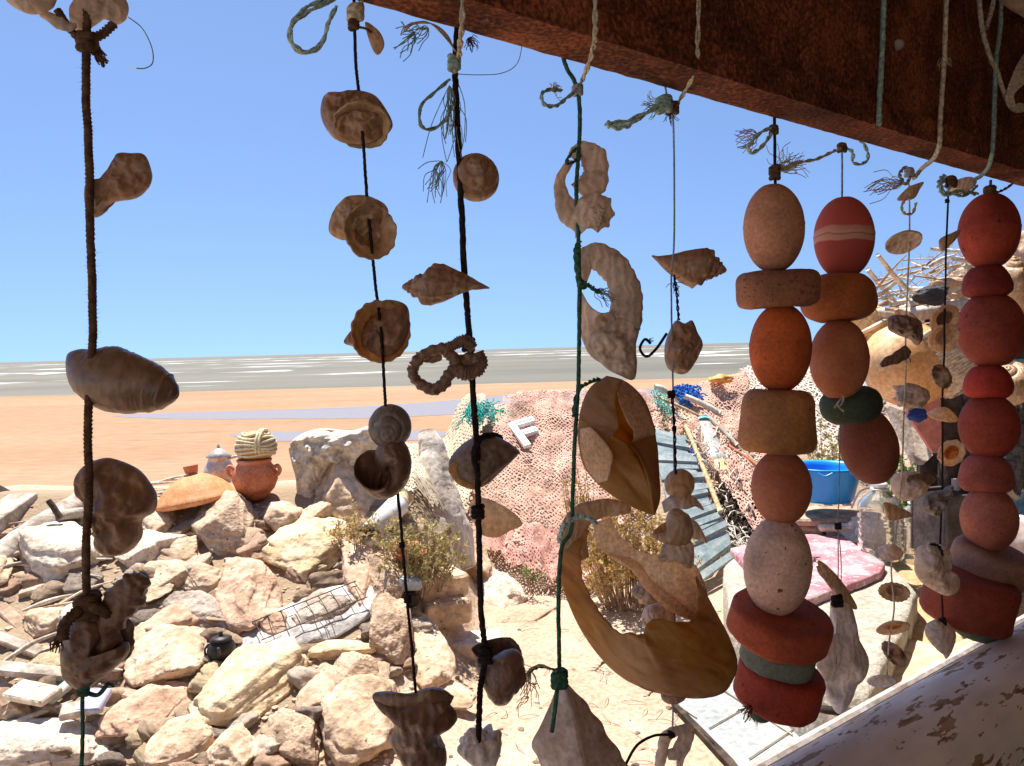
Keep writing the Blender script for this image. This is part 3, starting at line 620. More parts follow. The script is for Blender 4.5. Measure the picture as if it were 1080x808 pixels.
def Lp(px, py, w, h, m, label, tilt=0, roll=0, ribs=0, depth=.5, face='in', off=0.0, zd=0, name='limpet_shell', cut=None, inner=None, rib=.03, jag=.05):
    """limpet; face='in' shows the hollow; w,h the seen size before roll, depth relative"""
    fr = Fr(px, py, off); V, Fc = dish(1, 1, depth, ribs, rib, seed=px * .37, jag=jag)
    V = V * np.array([1, 1, -1 if face == 'in' else 1])
    fore = max(.08, min(1, h / w)); V = V @ rot('X', tilt).T
    V = V * np.array([w / 2, w / 2, w / 2]) * fr.k @ rot('Z', roll).T
    V[:, 2] += zd * fr.k
    o = shell(fr, V, Fc, m, label, thick=1.6, name=name)
    if inner: 
        V2, F2 = dish(.55, .55, depth * .45, 0, seed=px, n=8, m=40); V2 = V2 * np.array([1, 1, -1 if face == 'in' else 1]); V2[:, 2] += (-depth * .42 if face == 'in' else depth * .42)
        V2 = V2 @ rot('X', tilt).T * w / 2 * fr.k @ rot('Z', roll).T; V2[:, 2] += (zd + (1.5 if face == 'in' else 0)) * fr.k
        fr.mk('muscle_scar', V2, F2, inner, o)
    return o
# ------------------------------------------------------------------ cords with knots, loops and frayed ends
def cw(L, off=0.0):
    out = []
    for q in L:
        Z = onfac(q[0], q[1], q[3] if len(q) > 3 else off); out.append(P(q[0], q[1], Z - (q[2] if len(q) > 2 else 0) * Z / F))
    return np.array(out)
def kf(px, py, off=0.0): return onfac(px, py, off) / F
def cord(L, r, m, label, off=0.0, twist=0, fuzz=0, n=None, wob=.25, seed=0, strands=3):
    p = cw(L, off); k = kf(L[0][0], L[0][1], off); n = n or max(40, int(len(p) * 24))
    q = cr(p, n); q = q + np.column_stack([fbm(q * 22 + seed, 2), fbm(q * 22 + 5 + seed, 2), fbm(q * 22 + 9 + seed, 2)]) * (wob * r * k)
    mb = MB(); V, Fc = tube(q, r * k, 10, twist=(strands, twist) if twist else None, nz=.12, nzs=120); mb.add(V, Fc)
    if fuzz:
        rg = random.Random(seed + 3)
        for i in range(fuzz):
            c = q[rg.randrange(n)]; a = rg.uniform(0, 6.28); l = rg.uniform(1.2, 2.6) * r * k
            e = RT * math.cos(a) + UP * math.sin(a) * .6 - fw * rg.uniform(-.5, .5); h = UP * rg.uniform(-.3, .3)
            d = e * l + h * l; s_ = UP * (.06 * r * k)
            mb.add([c - s_, c + s_, c + d], [(0, 1, 2)])
    V = np.concatenate(mb.V); c = p[0]
    o = mk('hanging_cord', V - c, mb.F, m, None, True, Matrix.Translation(Vector(c)))
    return tag(o, label, 'cord')
def knot(par, px, py, r, m, off=0.0, zd=0, wraps=3, name='knot', h=1.2, seed=0):
    k = kf(px, py, off); c = cw([(px, py, zd)], off)[0]; th = np.linspace(0, wraps * 2 * math.pi, wraps * 16)
    p = np.array([c + (RT * math.cos(a) * r * .62 - fw * math.sin(a) * r * .62 + UP * ((a / th[-1] - .5) * 2 * h * r * .6 + .18 * r * math.sin(a * 1.37 + seed))) * k for a in th])
    mb = MB(); mb.add(*tube(p, r * .46 * k, 8, nz=.1, nzs=200)); mb.add(*lumps(c, np.array([.7, .7, .9 * h]) * r * .85 * k, int(px), 3, .15))
    return mkw(name, np.concatenate(mb.V), mb.F, m, par)
def strand(par, L, r, m, off=0.0, name='loop', n=50, twist=0, seed=0, strands=3):
    p = cr(cw(L, off), n); k = kf(L[0][0], L[0][1], off)
    if name == 'loop' and r > 1.2:
        mb = MB(); rv = np.array([seed + len(L), L[0][0], 1.0])
        for j in (-1, 1):
            q = p + (RT * .45 * j - fw * .3 * j)[None] * (r * k) * np.cos(np.linspace(0, 26, n))[:, None] + (UP * .45 * j)[None] * (r * k) * np.sin(np.linspace(0, 26, n))[:, None]
            q = q + np.column_stack([fbm(q * 60 + j, 2)] * 3) * r * k * .5
            mb.add(*tube(q, r * k * .52, 7, twist=(3, twist * 1.6 or 150), nz=.15, nzs=200))
        return mkw(name, np.concatenate(mb.V), mb.F, m, par)
    V, Fc = tube(p, r * k, 8, twist=(strands, twist) if twist else None, nz=.1, nzs=150)
    return mkw(name, V, Fc, m, par)
def fray(par, px, py, dx, dy, n, m, spread=.5, r=.35, off=0.0, zd=0, seed=1, droop=.3, name='frayed_end', curl=.35):
    rg = random.Random(seed); mb = MB(); k = kf(px, py, off)
    for i in range(n):
        a = rg.gauss(0, spread); ca, sa = math.cos(a), math.sin(a); l = rg.uniform(.55, 1.1)
        d = np.array([dx * ca - dy * sa, dx * sa + dy * ca]) * l; z = rg.uniform(-.35, .35) * math.hypot(dx, dy) * l
        L = []; w1, w2 = rg.uniform(-curl, curl), rg.uniform(-curl, curl); H = math.hypot(dx, dy) * l
        for t in (0, .33, .66, 1):
            off2 = (w1 * math.sin(t * 3.1) + w2 * math.sin(t * 6.3)) * H * .5
            L.append((px + d[0] * t - d[1] / H * off2, py + d[1] * t + d[0] / H * off2 + droop * H * t * t, zd + z * t))
        mb.add(*tube(cr(cw(L, off), 14), r * k, 4, cap=False))
    return mkw(name, np.concatenate(mb.V), mb.F, m, par)

# ---- cord A, thick dark rope at the near end
A = cord([(92, -30), (91, 40), (91, 100), (94, 170), (95, 220, 4), (97, 300), (98, 360), (93, 430), (93, 470), (94, 520, 16), (90, 570, 14), (91, 630), (92, 645)], 4.2, C_BROWN, 'thick hairy dark rope strung with four brown shells', twist=90, fuzz=700, n=420, wob=.4, seed=1)
knot(A, 92, 44, 11, C_BROWN, wraps=4, seed=2); knot(A, 92, 640, 13, C_BROWN, zd=6, wraps=4)
fray(A, 96, 48, 16, 12, 26, C_BROWN, .3, .8, seed=4, name='rope_end'); fray(A, 62, 672, -6, 12, 18, C_BROWN, .4, .8, seed=5, zd=14, name='rope_end')
strand(A, [(92, 640, 8), (78, 648, 16), (68, 660, 16), (66, 674, 15)], 6, C_BROWN, name='rope_tail', twist=90); strand(A, [(88, 636, 12), (104, 642, 18), (116, 648, 14)], 6, C_BROWN, name='rope_turn', twist=90)
strand(A, [(60, 10), (80, 38), (92, 44)], 4.0, C_BROWN, name='rope_turn', twist=90); strand(A, [(120, 25, 4), (108, 36, 4), (94, 42, 4)], 4.5, C_BROWN, name='rope_turn', twist=90)
strand(A, [(135, 18), (150, 30), (160, 50), (161, 66), (153, 72), (144, 72)], .6, C_TEAL, name='loose_thread')
CG = cord([(88, 722, 4), (87, 740), (87, 770), (86, 830)], 2.0, C_GREEN, 'thin green twine tied below the lowest brown shell of the thick rope', twist=160, seed=5)
knot(CG, 88, 728, 6, C_GREEN, wraps=3); strand(CG, [(88, 728, 6), (112, 705, 10), (128, 690, 8), (134, 680, 4)], 1.8, C_GREEN, name='loop'); strand(CG, [(90, 730), (103, 733, 3), (113, 722, 3)], 2.4, C_GREEN, name='tail'); fray(CG, 112, 722, 7, -5, 8, C_GREEN, .5, .5)
fr = Fr(40, 2)
shell(fr, *blob(fr, [(5, -18), (8, 2), (28, 14), (46, 13), (58, 3), (60, -18), (30, -26)], 14, 1, .15), S_PALE, 'pale broken shell lump at the very top of the thick rope', name='shell_fragment')
fr = Fr(105, 4)
V, Fc = blob(fr, [(74, 12), (82, -6), (84, -22), (112, -26), (134, 2), (133, 18), (124, 25), (108, 20), (92, 30), (77, 31)], 15, 2, .2, ridges=(9, .12, .7))
shell(fr, V, Fc, S_PALE, 'pale ridged shell piece beside the rope knot at top', name='shell_fragment')
fr = Fr(66, 20); shell(fr, *sweep(fr, [(44, 14, 0, 4), (58, 22, 0, 6), (72, 28, 2, 5), (80, 26, 2, 3)], lump=.2, seed=2), S_PALE, 'small pale shell crumb wedged under the top shells', name='shell_fragment')
fr = Fr(127, 195)
V, Fc = blob(fr, [(92, 195), (90, 214), (98, 229), (106, 226), (112, 216), (124, 212), (142, 209), (156, 198), (160, 184), (153, 164), (140, 162), (126, 163), (117, 178), (106, 190)], 20, 3, .2, hollow=.12, cen=(130, 192), ridges=(5, .10, 1.2))
shell(fr, V, Fc, S_BROWN, 'stubby broken shell poking out sideways high on the thick rope', name='shell_fragment')
# big smooth shell with its spire to the right
fr = Fr(130, 398)
V, Fc = sweep(fr, [(73, 374, 0, 3), (80, 379, 0, 13), (96, 391, 0, 27), (115, 399, 0, 33), (135, 404, 0, 32), (150, 407, 0, 28), (158, 409, 0, 25.5), (162, 410, 0, 25), (171, 412, 0, 20), (174, 413, 0, 19.6), (181, 415, 0, 12), (184, 416, 0, 9), (187, 417, 0, 3)], .85, 40, 120, .03, .03, 2)
shell(fr, V, Fc, mat('shell_smooth_dark', [(.3, (.17, .10, .06)), (.5, (.25, .15, .09)), (.7, (.34, .21, .13))], 12, .38, .15, 90, .12, .45, coat=.2), 'large smooth brown shell lying level on the thick rope', thick=1.5, name='smooth_shell')
fr = Fr(122, 535, 0, None)
V, Fc = blob(fr, [(79, 518), (85, 494), (104, 484), (122, 486), (145, 498), (161, 520), (160, 540), (147, 550), (145, 570), (130, 585), (112, 587), (98, 576), (101, 556), (92, 538)], 30, 6, .30, ridges=(4, .10, 2.2), freq=7)
V[:, 2] -= 6 * fr.k
shell(fr, V, Fc, S_BROWN, 'big lumpy brown shell seen against the sand on thick rope', name='knobbly_shell')
fr = Fr(100, 680)
mb = MB(); mb.add(*blob(fr, [(66, 690), (70, 664), (84, 648), (104, 652), (110, 668), (104, 684), (112, 696), (126, 690), (134, 678), (135, 690), (120, 706), (104, 718), (88, 727), (70, 716)], 26, 8, .12, hollow=.1, freq=6))
mb.add(*sweep(fr, [(106, 690, -8, 14), (112, 664, -4, 15), (124, 640, 0, 17), (138, 622, 2, 17), (148, 612, 2, 12), (152, 606, 2, 5)], .75, lump=.16, seed=4, ridge=(7, .06)))
mb.add(*sweep(fr, [(112, 700, -20, 6), (126, 684, -24, 14), (132, 662, -22, 10), (130, 652, -20, 4)], .5, lump=.1, seed=5))
o = tag(mb.build('broken_whelk', S_DARK, None, True, fr.M), 'broken dark whelk with a rough club-like spire, lowest on thick rope', 'shell')

# ---- cord B, thin black cord
B = cord([(373, -20), (375, 60), (378, 95, 3), (383, 150, 14), (387, 205, 2), (390, 240, 16), (396, 300, 2), (402, 350, 16), (405, 400, 6), (407, 432), (410, 480, -14), (420, 525), (428, 620), (434, 680), (439, 735)], 1.7, C_BLACK, 'thin black cord strung with five limpet and whelk shells', twist=200, seed=11)
knot(B, 430, 632, 4, C_BLACK); knot(B, 424, 575, 3, C_BLACK); knot(B, 375, 14, 9, C_STRAW, wraps=4); knot(B, 373, 26, 6, C_BROWN)
strand(B, [(355, -2, 0), (330, 10, 4), (312, 22, 6), (305, 38, 4), (314, 53, 2), (330, 54), (341, 42), (347, 22), (354, 8)], 3.2, C_LTEAL, name='loop', twist=110, n=90)
strand(B, [(360, -8, 2), (335, 2, 4), (318, 12, 6), (308, 26, 6), (308, 44, 4), (322, 55, 2), (338, 48)], 2.6, C_LTEAL, name='loop', twist=110, n=90)
strand(B, [(380, -12), (381, 5, 6), (377, 20, 4)], 3.6, C_STRAW, name='loop', twist=110); strand(B, [(375, 28), (385, 30), (392, 34)], 1.6, C_BROWN, name='loop')
fr = Fr(396, 40); shell(fr, *blob(fr, [(385, 24), (397, 30), (404, 40), (405, 50), (398, 58), (391, 48)], 5, 9, .1, hollow=.2, ridges=(9, .08, .6)), S_TAN, 'tiny tan shell chip beside the loop of pale twine', name='shell_fragment')
def LW(px, py, outline, depth, mouth, spm, rimm, label, inner=None, cen=None):
    """gastropod seen into the mouth: a worn lumpy spire behind and a flared hollow mouth (x, y, w, h, roll) in front"""
    fr = Fr(px, py); mb = MB(); V, Fc = blob(fr, outline, depth, px, .22, .05, cen=cen, ridges=(7, .10, 2.2), freq=9); V[:, 2] -= 8 * fr.k; mb.add(V, Fc)
    o = tag(mb.build('whelk_shell', spm, None, True, fr.M), label, 'shell')
    x, y, w, h, roll = mouth; V, Fc = dish(1, 1, .62, 17, .018, seed=px, jag=.10, n=26); V = V * np.array([1, 1, -1])
    tl = math.degrees(math.acos(min(1, h / w))); V = (V @ rot('X', tl).T) * (w / 2 * fr.k) @ rot('Z', roll).T + np.array([(x - px), -(y - py), 10]) * fr.k
    q = fr.mk('flared_mouth', V, Fc, rimm, o); solid(q, 2 * fr.k)
    if inner:
        V, Fc = dish(.55, .5, .3, 11, .05, seed=py, jag=.15, n=12); V = V * np.array([1, 1, -1]); V[:, 2] -= .26
        V = (V @ rot('X', tl).T) * (w / 2 * fr.k) @ rot('Z', roll).T + np.array([(x - px), -(y - py), 11]) * fr.k; fr.mk('mouth_depth', V, Fc, inner, o)
    return o
def snailball(px, py, w, h, m, label, ax=(0, 0, 1), off=0.0, zd=0, name='snail_shell', turns=2.6, dep=.10, spire=.22):
    """globe-shaped snail: a ball with a raised, spirally grooved spire pointing along ax (picture axes)"""
    fr = Fr(px, py, off); d, Fc = ico(5); al = np.arccos(np.clip(d[:, 2], -1, 1)); th = np.arctan2(d[:, 1], d[:, 0])
    u = (np.log(al + .02) / math.log(.42) * 1.0 + th / (2 * math.pi)); f = u - np.floor(u); g = np.exp(-((f - .5) / .10) ** 2)
    wgt = 1 - sstep(1.0, 1.7, al)
    r = 1 - dep * g * wgt + spire * np.exp(-(al / .45) ** 2) + .05 * np.cos(th + .6) * (1 - wgt) + .02 * fbm(d * 4 + px, 3) + .008 * np.cos(60 * al) * (al < 2)
    V = d * r[:, None]; q = Vector(ax).normalized(); R = np.array(Vector((0, 0, 1)).rotation_difference(q).to_matrix()); V = V @ R.T
    lo, hi = V.min(0), V.max(0); V = (V - (lo + hi) / 2) * np.array([w / (hi[0] - lo[0]), h / (hi[1] - lo[1]), (w + h) / 2 / (hi[2] - lo[2])]) * fr.k; V[:, 2] += zd * fr.k
    return tag(fr.mk(name, V, Fc, m), label, 'shell')
RIM1 = mat('shell_mouth', [(.3, (.42, .26, .13)), (.5, (.60, .42, .25)), (.7, (.72, .55, .36))], 26, .45, .25, 120, .4, .35)
RIM2 = mat('shell_mouth_rust', [(.3, (.46, .20, .06)), (.5, (.64, .38, .17)), (.7, (.76, .58, .36))], 22, .45, .25, 120, .45, .35)
LW(373, 122, [(337, 108), (342, 98), (356, 95), (372, 93), (392, 97), (403, 108), (413, 128), (405, 140), (390, 148), (370, 150), (355, 146), (345, 138), (337, 122)], 22, (384, 136, 58, 34, 6), S_BROWN, RIM1, 'squat whelk with mouth facing down, highest on the thin black cord', None, (374, 118))
LW(381, 238, [(345, 242), (350, 222), (362, 208), (376, 204), (390, 206), (405, 214), (408, 226), (396, 240), (384, 252), (370, 252), (356, 251)], 20, (393, 246, 58, 48, 80), S_TAN, RIM1, 'worn whelk with an ear-shaped mouth, second on the thin black cord', S_BROWN, (376, 228))
LW(397, 350, [(361, 360), (375, 342), (394, 331), (402, 317), (416, 316), (428, 322), (431, 336), (428, 355), (418, 372), (404, 382), (386, 376), (372, 366)], 20, (404, 351, 66, 55, 80), S_BROWN, RIM2, 'wide open amber mouth of a whelk, third on the thin black cord', S_ORANGE, (400, 348))
snailball(411, 450, 45, 48, S_GREY, 'round grey snail shell with its spire towards us, above a hollow one', (.12, -.25, 1))
W(404, 494, 57, 64, S_DARK, 'dark round moon shell showing its hollow, hanging below a grey snail', 200, -50, 15, turns=3.5, W=2.3, R=.5, T=.55, a=.56, bu=.6, bd=.75, taper=.1, name='moon_shell')
fr = Fr(442, 765); mb = MB()
mb.add(*blob(fr, [(393, 733), (408, 730), (430, 732), (452, 726), (468, 728), (478, 736), (470, 738), (482, 752), (480, 762), (462, 775), (470, 790), (470, 808), (455, 816), (432, 814), (420, 796), (412, 780), (416, 764), (408, 748)], 30, 12, .18, hollow=0, cen=(445, 765), ridges=(16, .035, 0.2), freq=6))
mb.add(*sweep(fr, [(394, 735, 12, 3), (412, 738, 22, 7), (436, 738, 26, 6), (458, 734, 20, 7), (478, 736, 10, 2)], .5, lump=.12, seed=3))
tag(mb.build('broken_whelk', S_DARK, None, True, fr.M), 'heavy dark whelk with a flat torn lip, lowest on the thin black cord', 'shell')

# ---- cord C, thick black rope
C_ = cord([(486, -25), (482, 40), (480, 80), (483, 140), (486, 200), (489, 270, 3), (493, 330, 4), (496, 365, 8), (500, 430), (503, 470, 18), (504, 520, 10), (505, 560, 4), (507, 640), (511, 690, 6), (506, 730, 4), (505, 775, 10), (506, 785, 12)], 3.3, C_BLACK, 'thick black rope strung with seven brown shells and a bleached one', twist=120, fuzz=260, n=420, seed=21)
strand(C_, [(489, -20, 4, -.08), (487, 30, 6, -.08), (484, 62, 4), (480, 76, 4)], 3.2, C_STRAW, name='loop', twist=110)
knot(C_, 479, 66, 7, C_TEAL, wraps=5, h=1.6); knot(C_, 494, 364, 7, C_BLACK, zd=8); knot(C_, 504, 540, 7, C_BLACK, zd=8); knot(C_, 512, 690, 8, C_BLACK, zd=6, h=1.6)
for i in range(7):
    e = i * 2.2; strand(C_, [(480 + i * .6, 58, i - 3), (474 - e * .6, 40 - e * .3, 4 + i), (462 - e, 28 - e * .4, 6), (446 - e * 1.4, 23 + e * .4, 2 + i), (436 - e, 24 + e, 0)], .6, C_STRAW, name='loose_thread', n=24)
fray(C_, 474, 90, -2, 60, 22, C_TEAL, .16, .45, seed=8, droop=.25, curl=.18); fray(C_, 452, 30, -26, 6, 12, C_TEAL, .55, .5, seed=9); fray(C_, 438, 36, -25, 4, 14, C_TEAL, .7, .5, seed=19)
fray(C_, 466, 170, -14, 30, 22, C_TEAL, .45, .45, seed=10, droop=.3); fray(C_, 494, 40, 8, 10, 24, C_BROWN, .5, .4, seed=12)
strand(C_, [(474, 84), (458, 98), (444, 112, 5), (444, 132, 5), (456, 136), (470, 126), (476, 112)], 2.4, C_TEAL, name='loop', twist=110)
strand(C_, [(480, 78), (505, 79), (530, 77), (546, 66), (552, 40), (560, 10)], .45, C_GREY, name='loose_thread'); strand(C_, [(484, 90), (490, 110), (490, 140), (487, 158)], .45, C_TEAL, name='loose_thread')
snailball(502, 187, 49, 50, S_BROWN, 'round brown moon snail beside the frayed twine on black rope', (.05, .35, 1), name='moon_snail', spire=.15)
W(470, 300, 93, 44, S_BROWN, 'spindle-shaped ridged whelk lying level on the black rope', 40, -8, 86, turns=5, W=1.75, R=.42, T=1.5, a=.5, bu=.6, bd=1.5, ribs=9, rib=.11, knob=.2, cords=11, cord=.03, taper=.8)
fr = Fr(472, 386); mb = MB()
ring = lambda L, r, sd, rd=(18, .10): mb.add(*sweep(fr, [(x, y, z, r * f) for (x, y, z, f) in L], .8, 16, 110, .15, .1, sd, rd))
ring([(436, 386, 0, 1), (446, 375, 2, 1), (462, 368, 3, 1.05), (474, 372, 2, 1.1), (480, 384, 2, 1.1), (474, 396, 4, 1.1), (466, 406, 4, 1.15), (455, 411, 2, 1.1), (441, 403, 0, 1.1), (435, 394, 0, 1), (436, 386, 0, 1)], 5.6, 1)
ring([(466, 372, 2, 1), (478, 364, 2, 1), (490, 360, 2, 1.1), (500, 368, 2, .9)], 6, 2)
ring([(478, 390, 4, 1), (490, 394, 6, 1.2), (502, 392, 4, 1), (509, 382, 2, .9), (505, 371, 2, .8)], 6.5, 3)
mb.add(*sweep(fr, [(478, 384, -2, 6), (492, 382, -6, 9), (504, 380, -4, 7)], .5, lump=.2, seed=8)); mb.add(*sweep(fr, [(440, 378, -4, 5), (452, 376, -8, 7), (466, 376, -6, 5)], .4, lump=.2, seed=6))
tag(mb.build('worn_shell', S_DARK, None, True, fr.M), 'sea-worn shell skeleton with open holes, tied to the black rope', 'shell')
fr = Fr(511, 486); V, Fc = blob(fr, [(473, 490), (480, 476), (494, 464), (512, 458), (530, 463), (547, 475), (546, 480), (530, 496), (512, 512), (496, 514), (480, 506)], 24, 33, .10, .008, cen=(512, 484), back=.9)
o = shell(fr, V, Fc, mat('shell_dark_smooth', [(.3, (.13, .085, .06)), (.5, (.20, .135, .095)), (.7, (.27, .19, .14))], 20, .5, .3, 140, .12, .4, spots=(70, .70, (.04, .025, .02))), 'dark pointed shell lashed with a turn of rope above the pebbled sand', name='whelk_shell')
V, Fc = blob(fr, [(474, 492), (486, 484), (500, 488), (514, 492), (520, 497), (510, 510), (498, 514), (482, 507)], 8, 34, .05, .01, hollow=.8); V[:, 2] += 15 * fr.k; fr.mk('aperture', V, Fc, RIM2, o)
strand(C_, [(504, 500, 26), (500, 478, 28), (508, 462, 22), (520, 459, 8), (528, 462, -6)], 3.2, C_BLACK, name='rope_turn', twist=120)
fr = Fr(523, 546); shell(fr, *blob(fr, [(495, 538), (499, 526), (510, 525), (526, 531), (542, 541), (551, 553), (538, 560), (524, 567), (508, 564), (500, 552)], 5, 5, .06, .01, hollow=.25), S_CREAM, 'thin flat tan shell flake tied to the black rope', name='shell_fragment')
W(526, 711, 58, 58, S_DARK, 'rounded dark whelk hanging in front of the square paving stone', 120, 15, -105, turns=4.2, W=1.85, R=.5, T=1.0, a=.55, bu=.6, bd=1.0, ribs=0, cords=8, cord=.02, taper=.5)
fr = Fr(506, 792); V, Fc = whelk(turns=4, W=1.8, R=.5, T=1.2, a=.5, bu=.6, bd=1.1, ribs=8, rib=.1, knob=.3, taper=.5); V = fitshell(V, 46, 52, fr.k, 60, 10, 20)
shell(fr, V, Fc, S_WHITE, 'bleached knobbly whelk at the bottom end of the black rope', thick=1, name='whelk_shell')
# ---- cord D, green twine with the biggest shells
D = cord([(590, 48, 0), (598, 72, 0), (606, 86), (611, 110), (611, 150), (608, 200, 4), (610, 250, 4), (611, 320, 8), (610, 400, 8), (606, 470, 10), (604, 520, 8), (602, 560, 6), (592, 580, 4), (589, 640), (590, 700), (588, 720, 14), (585, 750, 16), (582, 772, 14)], 2.3, C_GREEN, 'green twine carrying the largest broken amber shells', twist=180, seed=31, n=360)
strand(D, [(627, -20, 2, -.08), (628, 30, 3, -.08), (625, 55, 3, -.06), (614, 86, 3)], 3.0, C_STRAW, name='loop', twist=110); knot(D, 609, 95, 6, C_GREY, wraps=4)
strand(D, [(606, 97), (596, 105, 4), (586, 112, 6), (574, 110, 4), (571, 99, 4), (582, 94, 2), (592, 96)], 2.4, C_TEAL, name='loop', twist=110); fray(D, 582, 96, 8, -8, 26, C_STRAW, .6, .35, seed=31, droop=.1)
strand(D, [(608, 156, 4), (600, 166, 8), (598, 172, 10), (606, 170, 10), (612, 164, 8)], 2.2, C_GREEN, name='loop'); strand(D, [(611, 256, 8), (608, 270, 12), (612, 300, 10), (616, 302, 6)], 4, C_GREEN, name='loop', twist=110); strand(D, [(612, 296, 12), (622, 302, 16), (632, 308, 14)], 2.6, C_GREEN, name='loop'); fray(D, 628, 306, 18, 8, 22, C_TEAL, .35, .4, zd=14, seed=33)
strand(D, [(604, 440, 12), (610, 412, 16), (622, 403, 18), (632, 400, 14)], 2.6, C_GREEN, name='loop'); strand(D, [(604, 548, 10), (614, 544, 16), (624, 548, 16), (628, 553, 10)], 3, C_LTEAL, name='loop', twist=110); strand(D, [(604, 548, 10), (594, 556, 12), (590, 570, 8)], 3, C_LTEAL, name='loop', twist=110)
knot(D, 590, 717, 9, C_GREEN, wraps=4, zd=8); strand(D, [(586, 708, 6), (572, 702, 8), (560, 706, 8), (553, 716, 6)], 1.6, C_STRAW, name='loop'); strand(D, [(586, 706, 8), (570, 704, 6), (558, 710, 4), (550, 722, 6)], 1.4, C_GREEN, name='loop'); fray(D, 560, 708, -4, 26, 16, C_STRAW, .35, .5, seed=36); fray(D, 558, 735, -16, 8, 5, C_STRAW, .4, .4, seed=37)
fr = Fr(618, 205); mb = MB()
mb.add(*sweep(fr, [(603, 166, 2, 6), (612, 159, 4, 9), (624, 165, 6, 13), (629, 180, 4, 13), (624, 195, 2, 15), (614, 206, 0, 16)], .45, lump=.08, seed=1, n=90, ridge=(9, .04)))
mb.add(*sweep(fr, [(602, 170, -2, 4), (592, 186, -2, 5), (592, 204, 0, 8), (600, 222, 2, 14), (614, 230, 2, 16)], .6, lump=.1, seed=2, n=70))
V, Fc = whelk(turns=4, W=1.8, R=.5, T=1.0, a=.52, bu=.6, bd=.7, ribs=8, rib=.07, knob=.22, taper=.3); V = fitshell(V, 46, 46, fr.k, 30, 62, 200) + np.array([6 * fr.k, -24 * fr.k, 6 * fr.k]); mb.add(V, Fc)
tag(mb.build('broken_whelk', S_PALE, None, True, fr.M), 'pale broken whelk with curled open lip at top of the green twine', 'shell')
fr = Fr(645, 325); mb = MB()
mb.add(*sweep(fr, [(615, 300, -4, 3), (617, 276, 0, 10), (627, 270, 2, 13), (645, 280, 4, 15), (658, 300, 4, 16), (661, 322, 4, 17), (657, 345, 4, 19)], .5, lump=.06, seed=5, n=120, m=28, ridge=(13, .025)))
mb.add(*patch(fr, [(610, 300), (609, 330), (612, 352), (622, 374), (636, 384)], [(612, 305), (622, 322), (634, 330), (646, 330), (652, 345)], [-2, -4, -4, 0, 4], [0, 4, 8, 6, 4], [2, 8, 12, 8, 2], seed=4))
mb.add(*blob(fr, [(622, 352), (640, 340), (660, 332), (673, 345), (670, 365), (671, 385), (668, 400), (655, 396), (640, 388), (626, 372)], 20, 11, .3, cen=(650, 366), freq=8))
o = tag(mb.build('broken_shell', S_PALE, None, True, fr.M), 'tall arching broken shell with a curved rim, second on the green twine', 'shell'); solid(o, 1.2 * fr.k)
# big egg-shaped shell with a torn window
fr = Fr(652, 470)
L_ = [(612, 430), (611, 470), (618, 495), (635, 515), (660, 532), (686, 543), (694, 538), (695, 510), (692, 470), (688, 440), (676, 416), (655, 402), (640, 398), (622, 408)]
mb = MB()
mb.add(*patch(fr, [(640, 397), (622, 410), (612, 436), (611, 470), (618, 495), (640, 518), (668, 535), (690, 543)], [(656, 402), (650, 420), (652, 440), (652, 452), (646, 460), (662, 470), (680, 500), (692, 540)], 0, [16, 26, 32, 34, 34, 34, 24, 4], [4, 5, 8, 8, 8, 8, 6, 2], seed=1, jag=2))
mb.add(*patch(fr, [(690, 543), (696, 525), (695, 500), (693, 472), (690, 458)], [(690, 543), (684, 510), (676, 485), (666, 472), (662, 470)], 0, [4, 24, 30, 34, 34], [2, 4, 6, 5, 2], seed=3))
mb.add(*patch(fr, [(640, 397), (660, 403), (678, 420), (688, 444), (693, 475), (695, 510), (690, 543)], [(640, 397), (624, 410), (612, 440), (611, 470), (624, 500), (656, 528), (690, 543)], 0, 0, 0, n=30, seed=2))
V, Fc = mb.V[-1], mb.F; n_ = 30
Vb = mb.V[-1].reshape(30, 90, 3); Vb[:, :, 2] -= (np.sin(np.linspace(0, math.pi, 30))[:, None] * 34 * np.sin(np.linspace(0, math.pi, 90))[None, :] ** .5) * fr.k; mb.V[-1] = Vb.reshape(-1, 3)
o = tag(mb.build('volute_shell', S_AMBER, None, True, fr.M), 'large egg-shaped amber shell with a torn window, on the green twine', 'shell'); solid(o, 1.4 * fr.k)
V, Fc = patch(fr, [(656, 402), (674, 416), (686, 440), (691, 456), (680, 463), (668, 468)], [(650, 412), (655, 430), (662, 446), (668, 455), (668, 464), (664, 468)], 2, [18, 24, 24, 20, 18, 14], [6, 8, 10, 8, 4, 2], seed=7, jag=1)
solid(fr.mk('torn_flap', V, Fc, S_CREAM, o), 1.2 * fr.k)
V, Fc = patch(fr, [(612, 452), (612, 470), (618, 492), (630, 508)], [(622, 450), (634, 462), (645, 480), (640, 506)], 3, [16, 26, 34, 20], [10, 14, 12, 8], seed=8, jag=1)
V[:, 2] += 7 * fr.k; solid(fr.mk('pale_flake', V, Fc, S_CREAM, o), 1 * fr.k)
